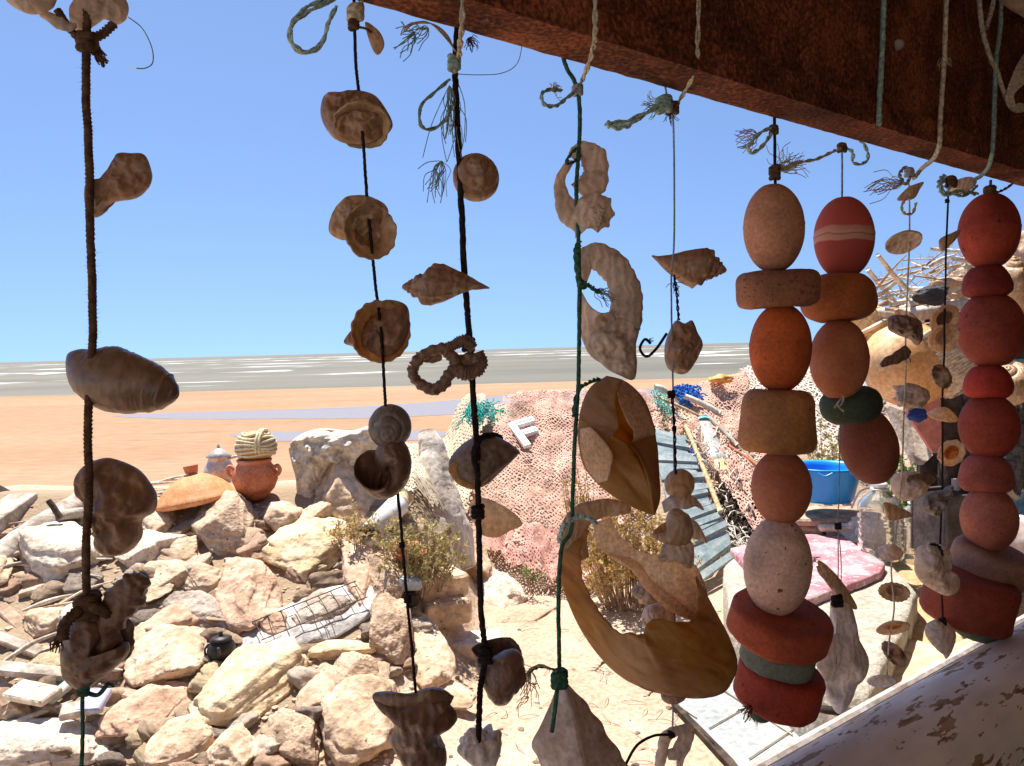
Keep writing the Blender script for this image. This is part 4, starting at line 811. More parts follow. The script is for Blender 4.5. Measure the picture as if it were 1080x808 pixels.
# the giant broken volute
fr = Fr(684, 635); mb = MB()
OUT = [(604, 552), (592, 572), (590, 600), (600, 636), (618, 672), (645, 705), (675, 724), (708, 733), (740, 736), (765, 728), (777, 702), (770, 676), (757, 650), (744, 626), (734, 608)]
RIMC = [(622, 560), (613, 578), (613, 604), (624, 632), (640, 656), (652, 667), (664, 668), (678, 669), (682, 660), (694, 653), (712, 656), (728, 655), (736, 644), (738, 625), (734, 608)]
mb.add(*patch(fr, OUT, RIMC, 0, [6, 8, 10, 16, 30, 46, 58, 62, 62, 58, 50, 40, 26, 12, 2], [2, 4, 4, 6, 10, 16, 22, 26, 26, 24, 20, 14, 10, 5, 0], n=26, m=160, seed=3, jag=3, rough=1.4))
V, Fc = patch(fr, [(648, 700), (675, 724), (708, 733), (740, 736), (765, 728), (777, 702), (770, 676), (757, 650), (744, 626), (734, 608)], [(650, 692), (664, 686), (680, 684), (700, 676), (715, 674), (730, 670), (738, 656), (738, 640), (737, 625), (734, 609)], 0, [-8, -20, -34, -40, -42, -40, -34, -26, -14, -2], [-8, -14, -20, -24, -24, -22, -18, -12, -6, 0], n=24, m=120, seed=6)
mb.add(V, Fc)
o = tag(mb.build('giant_volute_shell', S_AMBER, None, True, fr.M), 'giant amber shell broken open like a basket, on the green twine', 'shell'); solid(o, 1.8 * fr.k)
V, Fc = sweep(fr, [(612, 590, -2, 10), (604, 566, 4, 15), (612, 546, 8, 13), (632, 537, 8, 11), (652, 536, 6, 9), (665, 539, 4, 3)], .4, lump=.06, seed=2, n=80, m=28); fr.mk('curled_lip', V, Fc, S_TAN, o)
V, Fc = patch(fr, [(626, 552), (630, 574), (650, 592), (672, 604), (682, 622), (700, 640), (722, 652), (735, 655)], [(644, 546), (652, 562), (668, 578), (690, 585), (712, 584), (733, 596), (744, 618), (745, 634)], [2, -6, -16, -20, -22, -18, -10, 0], [4, -8, -24, -40, -46, -36, -16, -2], [0, 4, 10, 14, 14, 10, 4, 0], n=22, m=110, seed=9, rough=1.5); q = fr.mk('inner_wall', V, Fc, S_CREAM, o); solid(q, 1.6 * fr.k)
V, Fc = sweep(fr, [(640, 580, -14, 3), (668, 596, -14, 5), (684, 616, -12, 6), (704, 632, -12, 6), (730, 650, -4, 4)], .5, lump=.1, seed=4); fr.mk('columella', V, Fc, S_CREAM, o)
# pale helmet piece at the bottom
fr = Fr(610, 775); mb = MB()
A_ = [(590, 716), (582, 740), (570, 766), (561, 785), (568, 800), (578, 830)]; B_ = [(594, 716), (606, 730), (618, 741), (624, 752), (634, 762), (640, 776), (652, 790), (656, 800), (664, 812), (664, 830)]
mb.add(*patch(fr, A_, [(592, 716), (600, 740), (608, 770), (615, 800), (620, 830)], 0, [4, 14, 22, 28, 30], 6, n=20, m=90, seed=3)); mb.add(*patch(fr, B_, [(592, 716), (600, 740), (608, 770), (615, 800), (620, 830)], [0, 0, 0, 0], [4, 14, 22, 28, 30], 6, n=20, m=120, seed=5))
mb.add(*patch(fr, A_, B_, 0, 0, 0, n=12, m=60, seed=8)); 
o = tag(mb.build('cone_shell', mat('shell_blotched', [(.3, (.40, .26, .18)), (.44, (.56, .42, .32)), (.6, (.68, .56, .47)), (.7, (.74, .64, .56))], 18, .6, .4, 110, .25, .3), None, True, fr.M), 'pale toothed cone of shell at the bottom end of green twine', 'shell'); solid(o, 1.6 * fr.k)
# ---- cord E, thin grey line
E = cord([(700, 80), (704, 104), (710, 130), (711, 250), (708, 300), (710, 420), (711, 500, -3), (711, 640, -40), (710, 735), (709, 775)], 1.0, C_GREY, 'thin grey line with a ribbed spindle whelk near its top', seed=41, n=200)
strand(E, [(737, -20, 2, -.08), (736, 40, 2, -.08), (733, 75, 2, -.06), (718, 104, 2), (709, 118, 2)], 2.4, C_STRAW, name='loop', twist=110); knot(E, 700, 110, 9, C_TEAL, wraps=4); knot(E, 709, 114, 7, C_BROWN)
strand(E, [(698, 110), (678, 122, 5), (660, 134, 6), (643, 134, 5), (641, 130, 3), (660, 128), (684, 118)], 3.0, C_LTEAL, name='loop', twist=110); fray(E, 694, 112, -18, 2, 24, C_LTEAL, .6, .4, seed=41, droop=0); fray(E, 706, 120, 8, 6, 18, C_BROWN, 1.2, .4, seed=42)
W(727, 282, 80, 40, S_BROWN, 'ribbed spindle whelk lying level on the thin grey line', 30, -5, -102, turns=5.5, W=1.6, R=.42, T=1.5, a=.48, bu=.55, bd=1.9, ribs=8, rib=.12, knob=.18, cords=9, cord=.03, taper=.86, name='spindle_whelk')
strand(E, [(711, 290, 6), (714, 312, 6), (716, 338, 4)], 1.6, C_BLACK, name='loop'); strand(E, [(703, 352, 6), (692, 368, 8), (682, 376, 8), (675, 368, 6), (680, 358, 4), (686, 362, 4)], 1.5, C_BLACK, name='tail'); fray(E, 711, 298, 10, 6, 9, C_BLACK, 1.5, .35, seed=44); fray(E, 685, 360, 3, -6, 6, C_BLACK, .6, .35, seed=45)
fr = Fr(721, 367); shell(fr, *blob(fr, [(709, 343), (714, 338), (722, 341), (730, 338), (735, 350), (741, 362), (737, 374), (728, 390), (719, 395), (706, 390), (701, 378), (702, 360)], 18, 14, .25, ridges=(5, .08, 1.5), freq=8), S_BROWN, 'chunky broken whelk stub dangling below the spindle whelk', name='shell_fragment')
strand(E, [(708, 415, 5), (711, 440, 5), (712, 470, 5), (713, 500, 4)], 1.6, C_BLACK, name='loop'); knot(E, 708, 416, 4, C_BLACK, zd=4); knot(E, 711, 452, 2.4, C_BLACK, zd=5)
snailball(717, 511, 32, 33, S_TAN, 'small banded top shell hanging over the grey-blue sheet', (0, -.6, .8), name='top_shell', turns=4, dep=.16, spire=.35)
fr = Fr(715, 540); V, Fc = patch(fr, [(698, 530), (712, 521), (728, 522), (738, 531), (742, 538)], [(701, 541), (712, 536), (724, 537), (733, 534), (742, 538)], [0, 6, 8, 4, 0], [6, 14, 18, 14, 2], 6, seed=4); o = shell(fr, V, Fc, S_PALE, 'crumpled shell lip just under the small top shell', thick=1.4, name='shell_fragment')
W(709, 556, 42, 40, S_TAN, 'rounded heart-like shell with a hook, below the small top shell', 90, -10, -60, turns=3, W=2.1, R=.5, T=.9, a=.56, bu=.6, bd=.8, taper=.3, zd=-6, name='snail_shell')
fr = Fr(736, 560); shell(fr, *blob(fr, [(726, 548), (736, 552), (746, 572), (738, 570), (728, 566)], 4, 4, .1), S_PALE, 'pale triangular shell splinter beside the hooked round shell', name='shell_fragment')
fr = Fr(716, 585); shell(fr, *blob(fr, [(700, 574), (716, 568), (730, 572), (732, 590), (728, 600), (712, 592), (694, 592), (696, 582)], 9, 6, .25), S_PALE, 'pale torn shell right above the rim of the giant shell', name='shell_fragment')
fr = Fr(688, 622, .06); V, Fc = whelk(turns=4.5, W=1.7, R=.5, T=1.3, a=.5, bu=.6, bd=1.0, ribs=9, rib=.08, knob=.2, taper=.6); V = fitshell(V, 46, 28, fr.k, 60, 10, 80); shell(fr, V, Fc, S_PALE, 'pale ridged whelk glimpsed through the giant broken shell', thick=1, name='whelk_shell')
snailball(695, 652, 36, 34, S_PALE, 'round pale snail tucked behind the rim of the giant shell', (-.3, .6, .7), off=.06)
W(712, 733, 28, 18, S_BROWN, 'little brown snail under the bottom of the giant shell', 0, 20, 80, turns=3.5, W=2, R=.5, T=.9, a=.55, bu=.6, bd=.8, taper=.3, name='snail_shell')
fr = Fr(710, 788); mb = MB()
mb.add(*sweep(fr, [(695, 812, 0, 5), (698, 794, 0, 6), (702, 778, 0, 6), (710, 772, 0, 5), (722, 770, 0, 7), (730, 768, 0, 5)], .8, lump=.15, seed=1)); mb.add(*sweep(fr, [(724, 770, 0, 8), (722, 784, 0, 9), (714, 794, 0, 7), (704, 796, 0, 5)], .8, lump=.15, seed=2)); mb.add(*sweep(fr, [(722, 788, 0, 6), (718, 800, 0, 4), (716, 815, 0, 3)], .8, lump=.1, seed=3))
tag(mb.build('worn_shell', S_PALE, None, True, fr.M), 'knobbly worn shell with a hole, last on the thin grey line', 'shell')
strand(E, [(708, 775, 2), (690, 776, 4), (672, 786, 4), (660, 806, 2)], 1.4, C_BLACK, name='tail'); knot(E, 708, 774, 4, C_BLACK)
# ------------------------------------------------------------------ net floats
def fegg(fr, w, h, roll=0, seed=0, seam=True, flat=.30, tilt=0, p=2.0):
    n = 60; t = np.linspace(-1, 1, n); prof = []
    for q in t:
        r = (1 - abs(q) ** p * (1 - flat ** p)) ** (1 / p) if abs(q) < 1 else flat
        prof.append((q * h / 2, r * w / 2))
    prof = [(-h / 2 + 3, 1.2)] + [(-h / 2, flat * w * .28)] + prof + [(h / 2, flat * w * .28)] + [(h / 2 - 3, 1.2)]
    prof = np.array(prof)
    if seam: prof[:, 1] += np.where(np.abs(prof[:, 0] - h * .03) < h * .018, w * .006, 0)
    V, Fc = lathe(prof * fr.k, 56)
    V = V * (1 + .012 * fbm(V / (w * fr.k) * 2.5 + seed, 3))[:, None]
    R = rot('Z', roll) @ rot('X', tilt); return V @ R.T, Fc
def fdisc(fr, w, h, roll=0, tilt=0, rnd=.3, seed=0, rough=.012, taper=0.0, dome=0.0):
    pr = [( -h / 2, 1.5), (-h / 2, w * .2)]; e = rnd * h
    for a in np.linspace(-90, 90, 18):
        s, c = math.sin(R_(a)), math.cos(R_(a)); y = (h / 2 - e) * (1 if a > 0 else -1) + e * s
        if a in (-90, 90): pass
        pr.append((y, (w / 2 - e + e * c) * (1 - taper * (y / h + .5) ** (1 if dome == 0 else 2))))
    k = 12
    mid = []
    for q in np.linspace(-(h / 2 - e), h / 2 - e, k)[1:-1]: mid.append((q, (w / 2) * (1 - taper * (q / h + .5) ** (1 if dome == 0 else 2))))
    pr = pr[:11] + mid + pr[11:] + [(h / 2 + dome * h * .1, w * .2), (h / 2 + dome * h * .1, 1.5)]
    V, Fc = lathe(np.array(pr) * fr.k, 72)
    V = V * (1 + rough * 2 * fbm(V / (w * fr.k) * 4 + seed, 4))[:, None] + (np.abs(V) * 0)
    V[:, 1] += fbm(V / (w * fr.k) * 3 + seed + 4, 3) * rough * 2.2 * w * fr.k
    R = rot('Z', roll) @ rot('X', tilt); return V @ R.T, Fc
def egg(px, py, w, h, m, label, roll=0, off=0.0, zd=0, **k):
    fr = Fr(px, py, off); V, Fc = fegg(fr, w, h, roll, px + py, **k); V[:, 2] += zd * fr.k
    return tag(fr.mk('net_float', V, Fc, m), label, 'float')
def disc(px, py, w, h, m, label, roll=0, tilt=0, off=0.0, zd=0, **k):
    fr = Fr(px, py, off); V, Fc = fdisc(fr, w, h, roll, tilt, seed=px + py, **k); V[:, 2] += zd * fr.k
    return tag(fr.mk('net_float', V, Fc, m), label, 'float')
Fc_ = cord([(817, 110), (817, 150), (818, 200), (822, 300), (823, 400), (822, 480), (823, 560), (818, 620), (818, 680), (806, 735), (804, 752)], 1.6, C_BLACK, 'dark cord threaded through the tallest stack of net floats', seed=51)
knot(Fc_, 817, 182, 6, C_BROWN, h=1.8, wraps=4); knot(Fc_, 816, 137, 5, C_BROWN)
strand(Fc_, [(812, 135), (800, 142, 4), (790, 155, 5), (793, 161, 5), (803, 155, 4), (813, 142)], 2.4, C_LTEAL, name='loop', twist=110); fray(Fc_, 800, 143, -22, 8, 26, C_STRAW, .45, .4, seed=51, droop=0)
fray(Fc_, 822, 178, 24, -18, 34, C_STRAW, .6, .4, seed=52, droop=.05); strand(Fc_, [(822, 180), (838, 172, 3), (860, 168, 3), (878, 160), (886, 156)], 2.2, C_STRAW, name='loop', twist=110)
egg(816, 241, 62, 90, F_TAN, 'sand-coloured egg float at the top of the tallest float stack', 2)
disc(820, 305, 85, 38, F_BROWN, 'pitted brown cork disc float between sand and orange egg floats', 4, 4, rnd=.3, rough=.015)
egg(823, 367, 63, 90, F_ORANGE, 'burnt orange egg float below the pitted brown disc', -1)
disc(820, 444, 82, 66, F_OCHRE, 'thick ochre tub-shaped float in the tallest stack', -1, 2, rnd=.22, taper=.14, rough=.012)
egg(824, 514, 61, 76, mat('float_orange_two_tone', [(.3, (0.330, 0.093, 0.036)), (.5, (0.383, 0.124, 0.060)), (.72, (0.436, 0.167, 0.090))], 14, .75, .3, 170, 0, .25, fine=.16, bdist=.0015), 'orange egg float between the ochre tub and the speckled one', 0)
egg(820, 597, 69, 98, F_SPECK, 'bone-coloured speckled egg float, the largest egg of its stack', -4, flat=.36)
disc(822, 658, 104, 34, F_RUST, 'wide rust-red disc float tilted under the speckled egg', -8, 16, rnd=.2, rough=.014)
disc(820, 691, 76, 26, F_GREEN, 'grey-green disc float squeezed between two red discs', -9, 12, rnd=.2)
disc(821, 723, 88, 44, F_DKRED, 'deep red drum float near the bottom of the tallest stack', -11, 10, rnd=.18, taper=.0, rough=.014)
egg(803, 748, 27, 26, F_DKGREEN, 'small bottle-green float tip below the deep red drum', -10, seam=False)
fray(Fc_, 793, 745, -6, 14, 16, C_RED, .6, .5, seed=54, zd=8)
Gc = cord([(888, 150), (888, 215), (886, 300), (886, 400), (900, 430), (918, 490), (917, 505)], 1.0, C_GREY, 'grey line through the striped float stack', seed=55)
knot(Gc, 888, 156, 5, C_BROWN); strand(Gc, [(890, 156), (899, 160, 3), (900, 171, 4), (908, 173, 3), (915, 168), (914, 158), (908, 148)], 2, C_LTEAL, name='loop', twist=110)
strand(Gc, [(933, -20, 2, -.083), (931, 40, 2, -.083), (928, 100, 2, -.083), (927, 132, 2, -.083)], 2.5, C_TEAL, name='beam_wrap', twist=120)
egg(890, 251, 60, 83, F_ROSE, 'rose-red egg float with pale bands, second stack of floats', 1)
disc(884, 314, 79, 48, F_OCHRE if False else fl('float_rust_ochre', (.44, .19, .07), .7), 'ochre-brown thick disc float under the banded rose egg', 2, -2, rnd=.42, taper=.1)
egg(885, 379, 59, 82, mat('float_orange_dull', [(.3, (0.330, 0.099, 0.039)), (.5, (0.396, 0.130, 0.054)), (.72, (0.449, 0.174, 0.084))], 14, .75, .3, 170, 0, .25, fine=.16, bdist=.0015), 'orange egg float resting on a dark green ring', -1)
disc(897, 427, 62, 34, F_DKGREEN, 'dark green ring float with a pale cord crossing it', 10, 8, rnd=.45)
strand(Gc, [(880, 430, 32), (886, 422, 34), (890, 417, 33), (888, 426, 34), (884, 428, 34), (890, 434, 33)], .9, C_STRAW, name='cord_end')
egg(916, 470, 58, 80, mat('float_dark_brick', [(.3, (0.172, 0.046, 0.027)), (.5, (0.218, 0.062, 0.036)), (.72, (0.264, 0.087, 0.051))], 14, .75, .3, 170, 0, .25, fine=.16, bdist=.0015), 'dark brick egg float slanting at the bottom of the second stack', 14)
Jc = cord([(1045, 190), (1044, 215), (1042, 300), (1043, 400), (1042, 500), (1043, 600), (1026, 640)], 1.4, C_BROWN, 'brown cord through the float stack at the far end of the beam', seed=57)
knot(Jc, 1044, 202, 6, C_BROWN, wraps=4); strand(Jc, [(1030, 205), (1012, 202, 4), (998, 205, 3), (990, 196), (994, 185)], 2.4, C_TEAL, name='loop', twist=110); strand(Jc, [(1048, 204), (1062, 198, 2), (1082, 182)], 1.6, C_BROWN, name='loop')
egg(1043, 244, 58, 77, fl('float_red_deep', (.40, .085, .055), .4), 'brick red egg float hanging right below the beam end', 0)
disc(1041, 297, 53, 32, fl('float_maroon_far', (.24, .045, .04), .5), 'half-round maroon float with a chipped edge, third stack', 1, -3, rnd=.42, taper=.30, rough=.025)
egg(1045, 348, 64, 76, fl('float_brick_dusky', (.34, .095, .07)), 'large dusky brick egg float between two half-round maroon floats', 4, flat=.36)
disc(1042, 403, 51, 35, fl('float_maroon_bright', (.40, .06, .045), .4), 'bright maroon half-round float under the large dusky egg', 0, -4, rnd=.42, taper=.24, rough=.02)
egg(1043, 450, 57, 64, fl('float_brick_brown', (.34, .085, .055)), 'brick brown egg float in the middle of the third stack', 0, flat=.42)
disc(1040, 500, 58, 38, fl('float_mauve_far', (.36, .12, .10), 1.0), 'mauve-pink half-round float above a clay-coloured ball', -3, -6, rnd=.4, taper=.25, rough=.012)
egg(1043, 547, 54, 66, fl('float_pink_clay_far', (.50, .22, .155), .3), 'pinkish clay ball float sitting on a grey-brown disc', 2)
disc(1044, 594, 76, 34, fl('float_disc_far', (.36, .24, .18), .7), 'flat grey-brown disc float tilted above the dark red drum', -10, 16, rnd=.25)
disc(1022, 632, 88, 50, fl('float_oxblood', (.30, .085, .055), .5), 'oxblood drum float just above the painted spar', -10, 8, rnd=.16, rough=.014)
disc(1030, 660, 52, 22, fl('float_sea_green', (.10, .18, .12), .4), 'sea-green float peeping out below the oxblood drum', -10, 8, rnd=.4)
# ------------------------------------------------------------------ small shell strings towards the far end
H = cord([(957, 176), (959, 205), (959, 255, 4), (956, 330), (955, 372), (955, 400), (953, 440), (951, 500), (945, 560), (940, 600), (943, 640), (938, 675), (935, 720)], .85, C_STRAW, 'pale string of small shells ending in a chain of limpets', seed=61, n=200)
strand(H, [(955, 176), (949, 184, 3), (955, 194, 4), (960, 186)], 2, C_GREY, name='loop'); strand(H, [(960, 205), (952, 215, 3), (953, 224, 4), (962, 225, 3), (966, 214)], 1.6, C_STRAW, name='loop'); knot(H, 959, 182, 5, C_GREY); fray(H, 954, 192, -40, 6, 18, C_STRAW, .22, .4, seed=61, droop=.15)
strand(H, [(999, -20, 2, -.083), (996, 60, 2, -.083), (992, 120, 2, -.083), (989, 160, 2, -.083), (972, 178), (964, 188)], 2.2, C_STRAW, name='beam_wrap', twist=120); fray(H, 996, 60, 5, 10, 14, C_STRAW, 1.2, .3, off=-.083, seed=62)
fr = Fr(960, 202); shell(fr, *blob(fr, [(946, 211), (957, 198), (963, 195), (974, 192), (970, 200), (963, 210)], 4, 3, .12), S_TAN, 'small tan shell chip hanging in the string loop below the beam', name='shell_fragment')
Lp(953, 256, 36, 20, S_PALE, 'flat oval shell disc high on the pale shell string', tilt=58, roll=0, depth=.25)
fr = Fr(955, 347); shell(fr, *blob(fr, [(937, 346), (938, 334), (952, 332), (968, 338), (972, 350), (968, 364), (960, 358), (944, 352)], 13, 21, .3, ridges=(6, .08, .3)), S_DARK, 'dark chunky shell in front of the gourd top', name='shell_fragment')
fr = Fr(944, 378); shell(fr, *sweep(fr, [(929, 386, 0, 2), (936, 381, 0, 5), (944, 378, 0, 6), (952, 373, 0, 7), (958, 368, 0, 5)], .5, lump=.12, seed=3), S_DARK, 'curved dark shell sliver across the gourd', name='shell_fragment')
W(964, 418, 40, 28, S_PALE, 'knobbly pale whelk over the salmon-pink board', 40, 30, 100, turns=4, W=1.75, R=.5, T=1.2, a=.5, bu=.6, bd=1.1, ribs=8, rib=.1, knob=.25, taper=.5); knot(H, 958, 380, 2.5, C_STRAW, zd=3)
fr = Fr(960, 512); mb = MB(); mb.add(*blob(fr, [(940, 510), (942, 503), (950, 498), (966, 497), (974, 502), (980, 506), (976, 516), (970, 523), (955, 529), (944, 522)], 18, 31, .2, hollow=0, freq=7))
o = tag(mb.build('pot_shaped_shell', S_PALE, None, True, fr.M), 'pot-shaped hollow pale shell over the green plant', 'shell'); V, Fc = dish(1, .42, .2, seed=4); fr.mk('hollow', (V * np.array([1, 1, .4]) * 15 + np.array([3, 8, 16])) * fr.k, Fc, S_DARK, o)
fr = Fr(945, 538); shell(fr, *blob(fr, [(932, 530), (945, 533), (963, 543), (952, 547), (938, 549), (934, 540)], 5, 41, .1, hollow=.2), S_TAN, 'tan shell scoop above the limpet chain, before the water jugs', name='shell_fragment')
Lp(939, 583, 23, 12, S_PALE, 'speckled little limpet topping the limpet chain', tilt=-60, roll=18, depth=.6, face='out')
Lp(943, 625, 30, 20, S_TAN, 'dark-centred limpet tipped on edge, second in the limpet chain', tilt=45, roll=-30, ribs=18, depth=.4, inner=S_DARK)
Lp(942, 663, 33, 20, S_CREAM, 'orange-hearted limpet showing its inside, third in the limpet chain', tilt=50, roll=0, ribs=20, depth=.4, inner=S_ORANGE)
Lp(943, 690, 29, 17, S_RIB, 'boldly striped limpet, fourth in the limpet chain', tilt=-55, roll=-25, ribs=14, depth=.55, face='out')
Lp(930, 719, 28, 18, S_WHITE, 'pale white limpet last in the chain above the spar', tilt=48, roll=-10, ribs=14, depth=.4, inner=S_PALE)
I = cord([(998, 188), (1000, 210), (998, 255), (997, 310), (996, 340, 6), (996, 370), (994, 420), (994, 500), (992, 560), (991, 600, 4), (994, 640), (994, 672, 6)], 1.0, C_BLACK, 'dark blue-black string of small shells beside the third float stack', seed=63, n=200)
knot(I, 999, 212, 2.2, C_BLACK); knot(I, 1003, 192, 6, C_BROWN); strand(I, [(996, 186), (993, 198, 3), (997, 206, 4), (1001, 196), (1003, 186)], 2.2, C_LTEAL, name='loop', twist=110); strand(I, [(1005, 204), (1018, 206, 2), (1030, 196)], 2.0, C_TEAL, name='loop', twist=110)
strand(I, [(1056, -20, 2, -.083), (1055, 30, 2, -.083), (1051, 60, 2, -.083), (1049, 105, 2, -.083), (1046, 165, 2, -.083), (1036, 184, 0, -.03), (1022, 192)], 2.0, C_TEAL, name='beam_wrap', twist=120); strand(I, [(1032, -10, 2, -.083), (1036, 30, 2, -.083), (1044, 60, 2, -.083), (1050, 72, 2, -.083), (1056, 90, 2, -.083), (1062, 105, 2, -.083)], 2.2, C_STRAW, name='beam_wrap', twist=120)
strand(I, [(1052, -20, 3, -.083), (1046, 10, 3, -.083), (1040, 30, 3, -.083)], 2.0, C_STRAW, name='beam_wrap', twist=120); strand(I, [(1018, -10, 2, -.083), (1020, 20, 2, -.083), (1024, 45, 2, -.083)], .8, C_BROWN, name='loose_thread')
t_ = tag(empty('twine_bundle', P(1068, 112, onfac(1068, 112, -.09))), 'bundle of straw twine bunched on the beam face at the far end', 'twine')
for i in range(9): strand(t_, [(1086, 50 + i * 5, 2, -.09), (1072 + i, 72 + i * 2, 4 + i, -.09), (1062 + i * .8, 100, 4, -.09), (1064 + i, 112 + i * .5, 3, -.09), (1074, 118 - i, 3, -.09), (1090, 112, 3, -.09)], 1.1, C_STRAW, name='twine')
Lp(1014, 196, 28, 14, S_PALE, 'pale shell cup caught between the cords right under the beam', tilt=65, roll=5, depth=.5, face='out')
fr = Fr(1001, 254); shell(fr, *blob(fr, [(990, 255), (994, 250), (1003, 246), (1013, 242), (1010, 250), (1002, 259), (993, 265)], 4, 7, .08), S_TAN, 'small half clam hanging edge-on beside the top red float', name='clam_shell')
Lp(997, 337, 32, 27, S_CREAM, 'grey-ringed limpet over the wicker basket, with cord through its hole', tilt=28, roll=10, ribs=22, depth=.45, inner=S_DARK)
Lp(996, 357, 32, 24, S_CREAM, 'cream limpet with spotted centre, just below the grey-ringed one', tilt=25, roll=-5, ribs=18, depth=.4, inner=S_TAN)
Lp(993, 397, 26, 20, S_RIB, 'striped half shell hanging below two limpets, before a dark post', tilt=-25, roll=-50, ribs=16, depth=.5, face='out')
Lp(994, 440, 29, 12, S_CREAM, 'small yellowish cap shell seen from the side near the dark post', tilt=-72, roll=-4, depth=.7, face='out')
Lp(1004, 478, 29, 27, S_CREAM, 'scalloped limpet with glowing orange heart', tilt=15, roll=0, ribs=9, rib=.035, depth=.4, inner=S_ORANGE)
fr = Fr(986, 530); shell(fr, *blob(fr, [(972, 532), (976, 522), (986, 518), (996, 516), (1004, 512), (1002, 522), (996, 534), (988, 544), (976, 540)], 11, 51, .3), S_GREY, 'grey lumpy shell hanging over the dark planter box', name='shell_fragment')
fr = Fr(985, 603); mb = MB(); mb.add(*blob(fr, [(965, 600), (968, 578), (980, 576), (985, 584), (990, 574), (1000, 580), (998, 598), (1008, 606), (1010, 618), (998, 628), (980, 620), (970, 612)], 18, 61, .25, freq=7)); mb.add(*sweep(fr, [(992, 610, 8, 7), (988, 594, 12, 7), (984, 580, 10, 7), (982, 573, 6, 4)], .8, lump=.1, seed=4))
tag(mb.build('horned_shell', S_PALE, None, True, fr.M), 'pale horned shell tied against the oxblood drum', 'shell')
strand(I, [(982, 574, 12), (990, 576, 20), (995, 590, 22), (995, 620, 14)], 1.6, C_BLACK, name='loop')
W(993, 676, 30, 44, S_PALE, 'pinkish white twisted whelk just over the spar', 30, 10, 20, turns=3.5, W=2, R=.5, T=1.1, a=.55, bu=.6, bd=1.5, taper=.5); knot(I, 994, 656, 4, C_BLACK)
K = cord([(886, 445, -8), (885, 500, -6), (884, 550), (884, 600), (883, 640), (882, 700, 22)], .6, C_GREY, 'dark doubled line hanging under the dark green ring float', seed=65)
strand(K, [(884, 556), (887, 590), (887, 625)], .6, C_GREY, name='second_line'); knot(K, 884, 555, 3.5, C_BLACK)
fr = Fr(884, 616); mb = MB(); mb.add(*blob(fr, [(862, 593), (868, 593), (882, 606), (894, 622), (904, 640), (899, 642), (884, 630), (868, 610)], 4, 71, .06)); mb.add(*blob(fr, [(861, 597), (866, 600), (880, 616), (887, 628), (876, 618), (864, 606)], 3, 72, .06))
tag(mb.build('razor_clam', S_TAN, None, True, fr.M), 'long slanting tan razor clam on the doubled line', 'shell')
fr = Fr(888, 695); mb = MB()
mb.add(*blob(fr, [(878, 630), (888, 628), (896, 636), (900, 655), (904, 672), (914, 692), (912, 708), (902, 722), (896, 738), (884, 752), (876, 742), (866, 724), (862, 704), (864, 688), (874, 672), (876, 650)], 22, 81, .22, hollow=0, cen=(888, 698), freq=6, ridges=(4, .1, .8)))
mb.add(*sweep(fr, [(872, 716, 14, 8), (874, 698, 18, 12), (880, 682, 18, 11), (888, 672, 14, 6)], .6, lump=.1, seed=7)); mb.add(*sweep(fr, [(884, 640, 6, 8), (890, 664, 10, 10), (896, 690, 12, 12), (900, 712, 8, 8)], .7, lump=.15, seed=9))
tag(mb.build('whelk_shell', S_WHITE, None, True, fr.M), 'tall bleached whelk hanging just left of the limpet chain', 'shell'); knot(K, 883, 634, 6, C_BLACK, zd=10)
# ------------------------------------------------------------------ rocks of the tumbled bank
SN = np.array([0, -.37, .93]); SN /= np.linalg.norm(SN)
def basis(ang, n=SN):
    e1 = RT - n * (RT @ n); e1 /= np.linalg.norm(e1); e2 = np.cross(n, e1)
    f2 = abs(e2 @ UP); a = R_(ang)
    v1 = e1 * math.cos(a) + e2 * math.sin(a) / f2; v1 /= np.linalg.norm(v1); v2 = np.cross(n, v1)
    l1 = math.hypot(v1 @ RT, v1 @ UP); l2 = math.hypot(v2 @ RT, v2 @ UP)
    return v1, v2, n, l1, l2
def rock(px, py, w, h, ang, m, label, th=.4, seed=None, cuts=13, nz=.10, dz=.02, sub=5, n=SN, group=None, fine=.04, name='boulder', soft=.02):
    c, Z = hit(px, py, dz); k = Z / F; e1 = RT - n * (RT @ n); e1 /= np.linalg.norm(e1); e2 = np.cross(n, e1); q = c - EYE
    pj = lambda e: np.array([(e @ RT) - (e @ fw) * (q @ RT) / Z, (e @ UP) - (e @ fw) * (q @ UP) / Z])
    ca, sa = math.cos(R_(ang)), math.sin(R_(ang)); S_ = np.linalg.inv(np.column_stack([pj(e1), pj(e2)])) @ np.array([[ca, -sa], [sa, ca]]) @ np.diag([w / 2 * 1.13, h / 2 * 1.05]) * k
    U_, sg, _v = np.linalg.svd(S_); a, b = sg; t = th * b * 1.05
    v1 = e1 * U_[0, 0] + e2 * U_[1, 0]; v2 = np.cross(n, v1); R = np.column_stack([v1, v2, n]); seed = abs(int(px * 7 + py)) if seed is None else seed
    V, Fc = lumps((0, 0, 0), (1, 1, 1), seed, sub, nz, cuts, None, fine, soft, strata=.05)
    ext = np.abs(V).max(0); V = V / ext * np.array([a, b, t]); V = V @ R.T
    o = mk(name, V, Fc, m, None, True, Matrix.Translation(Vector(c)))
    return tag(o, label, 'rock', group)
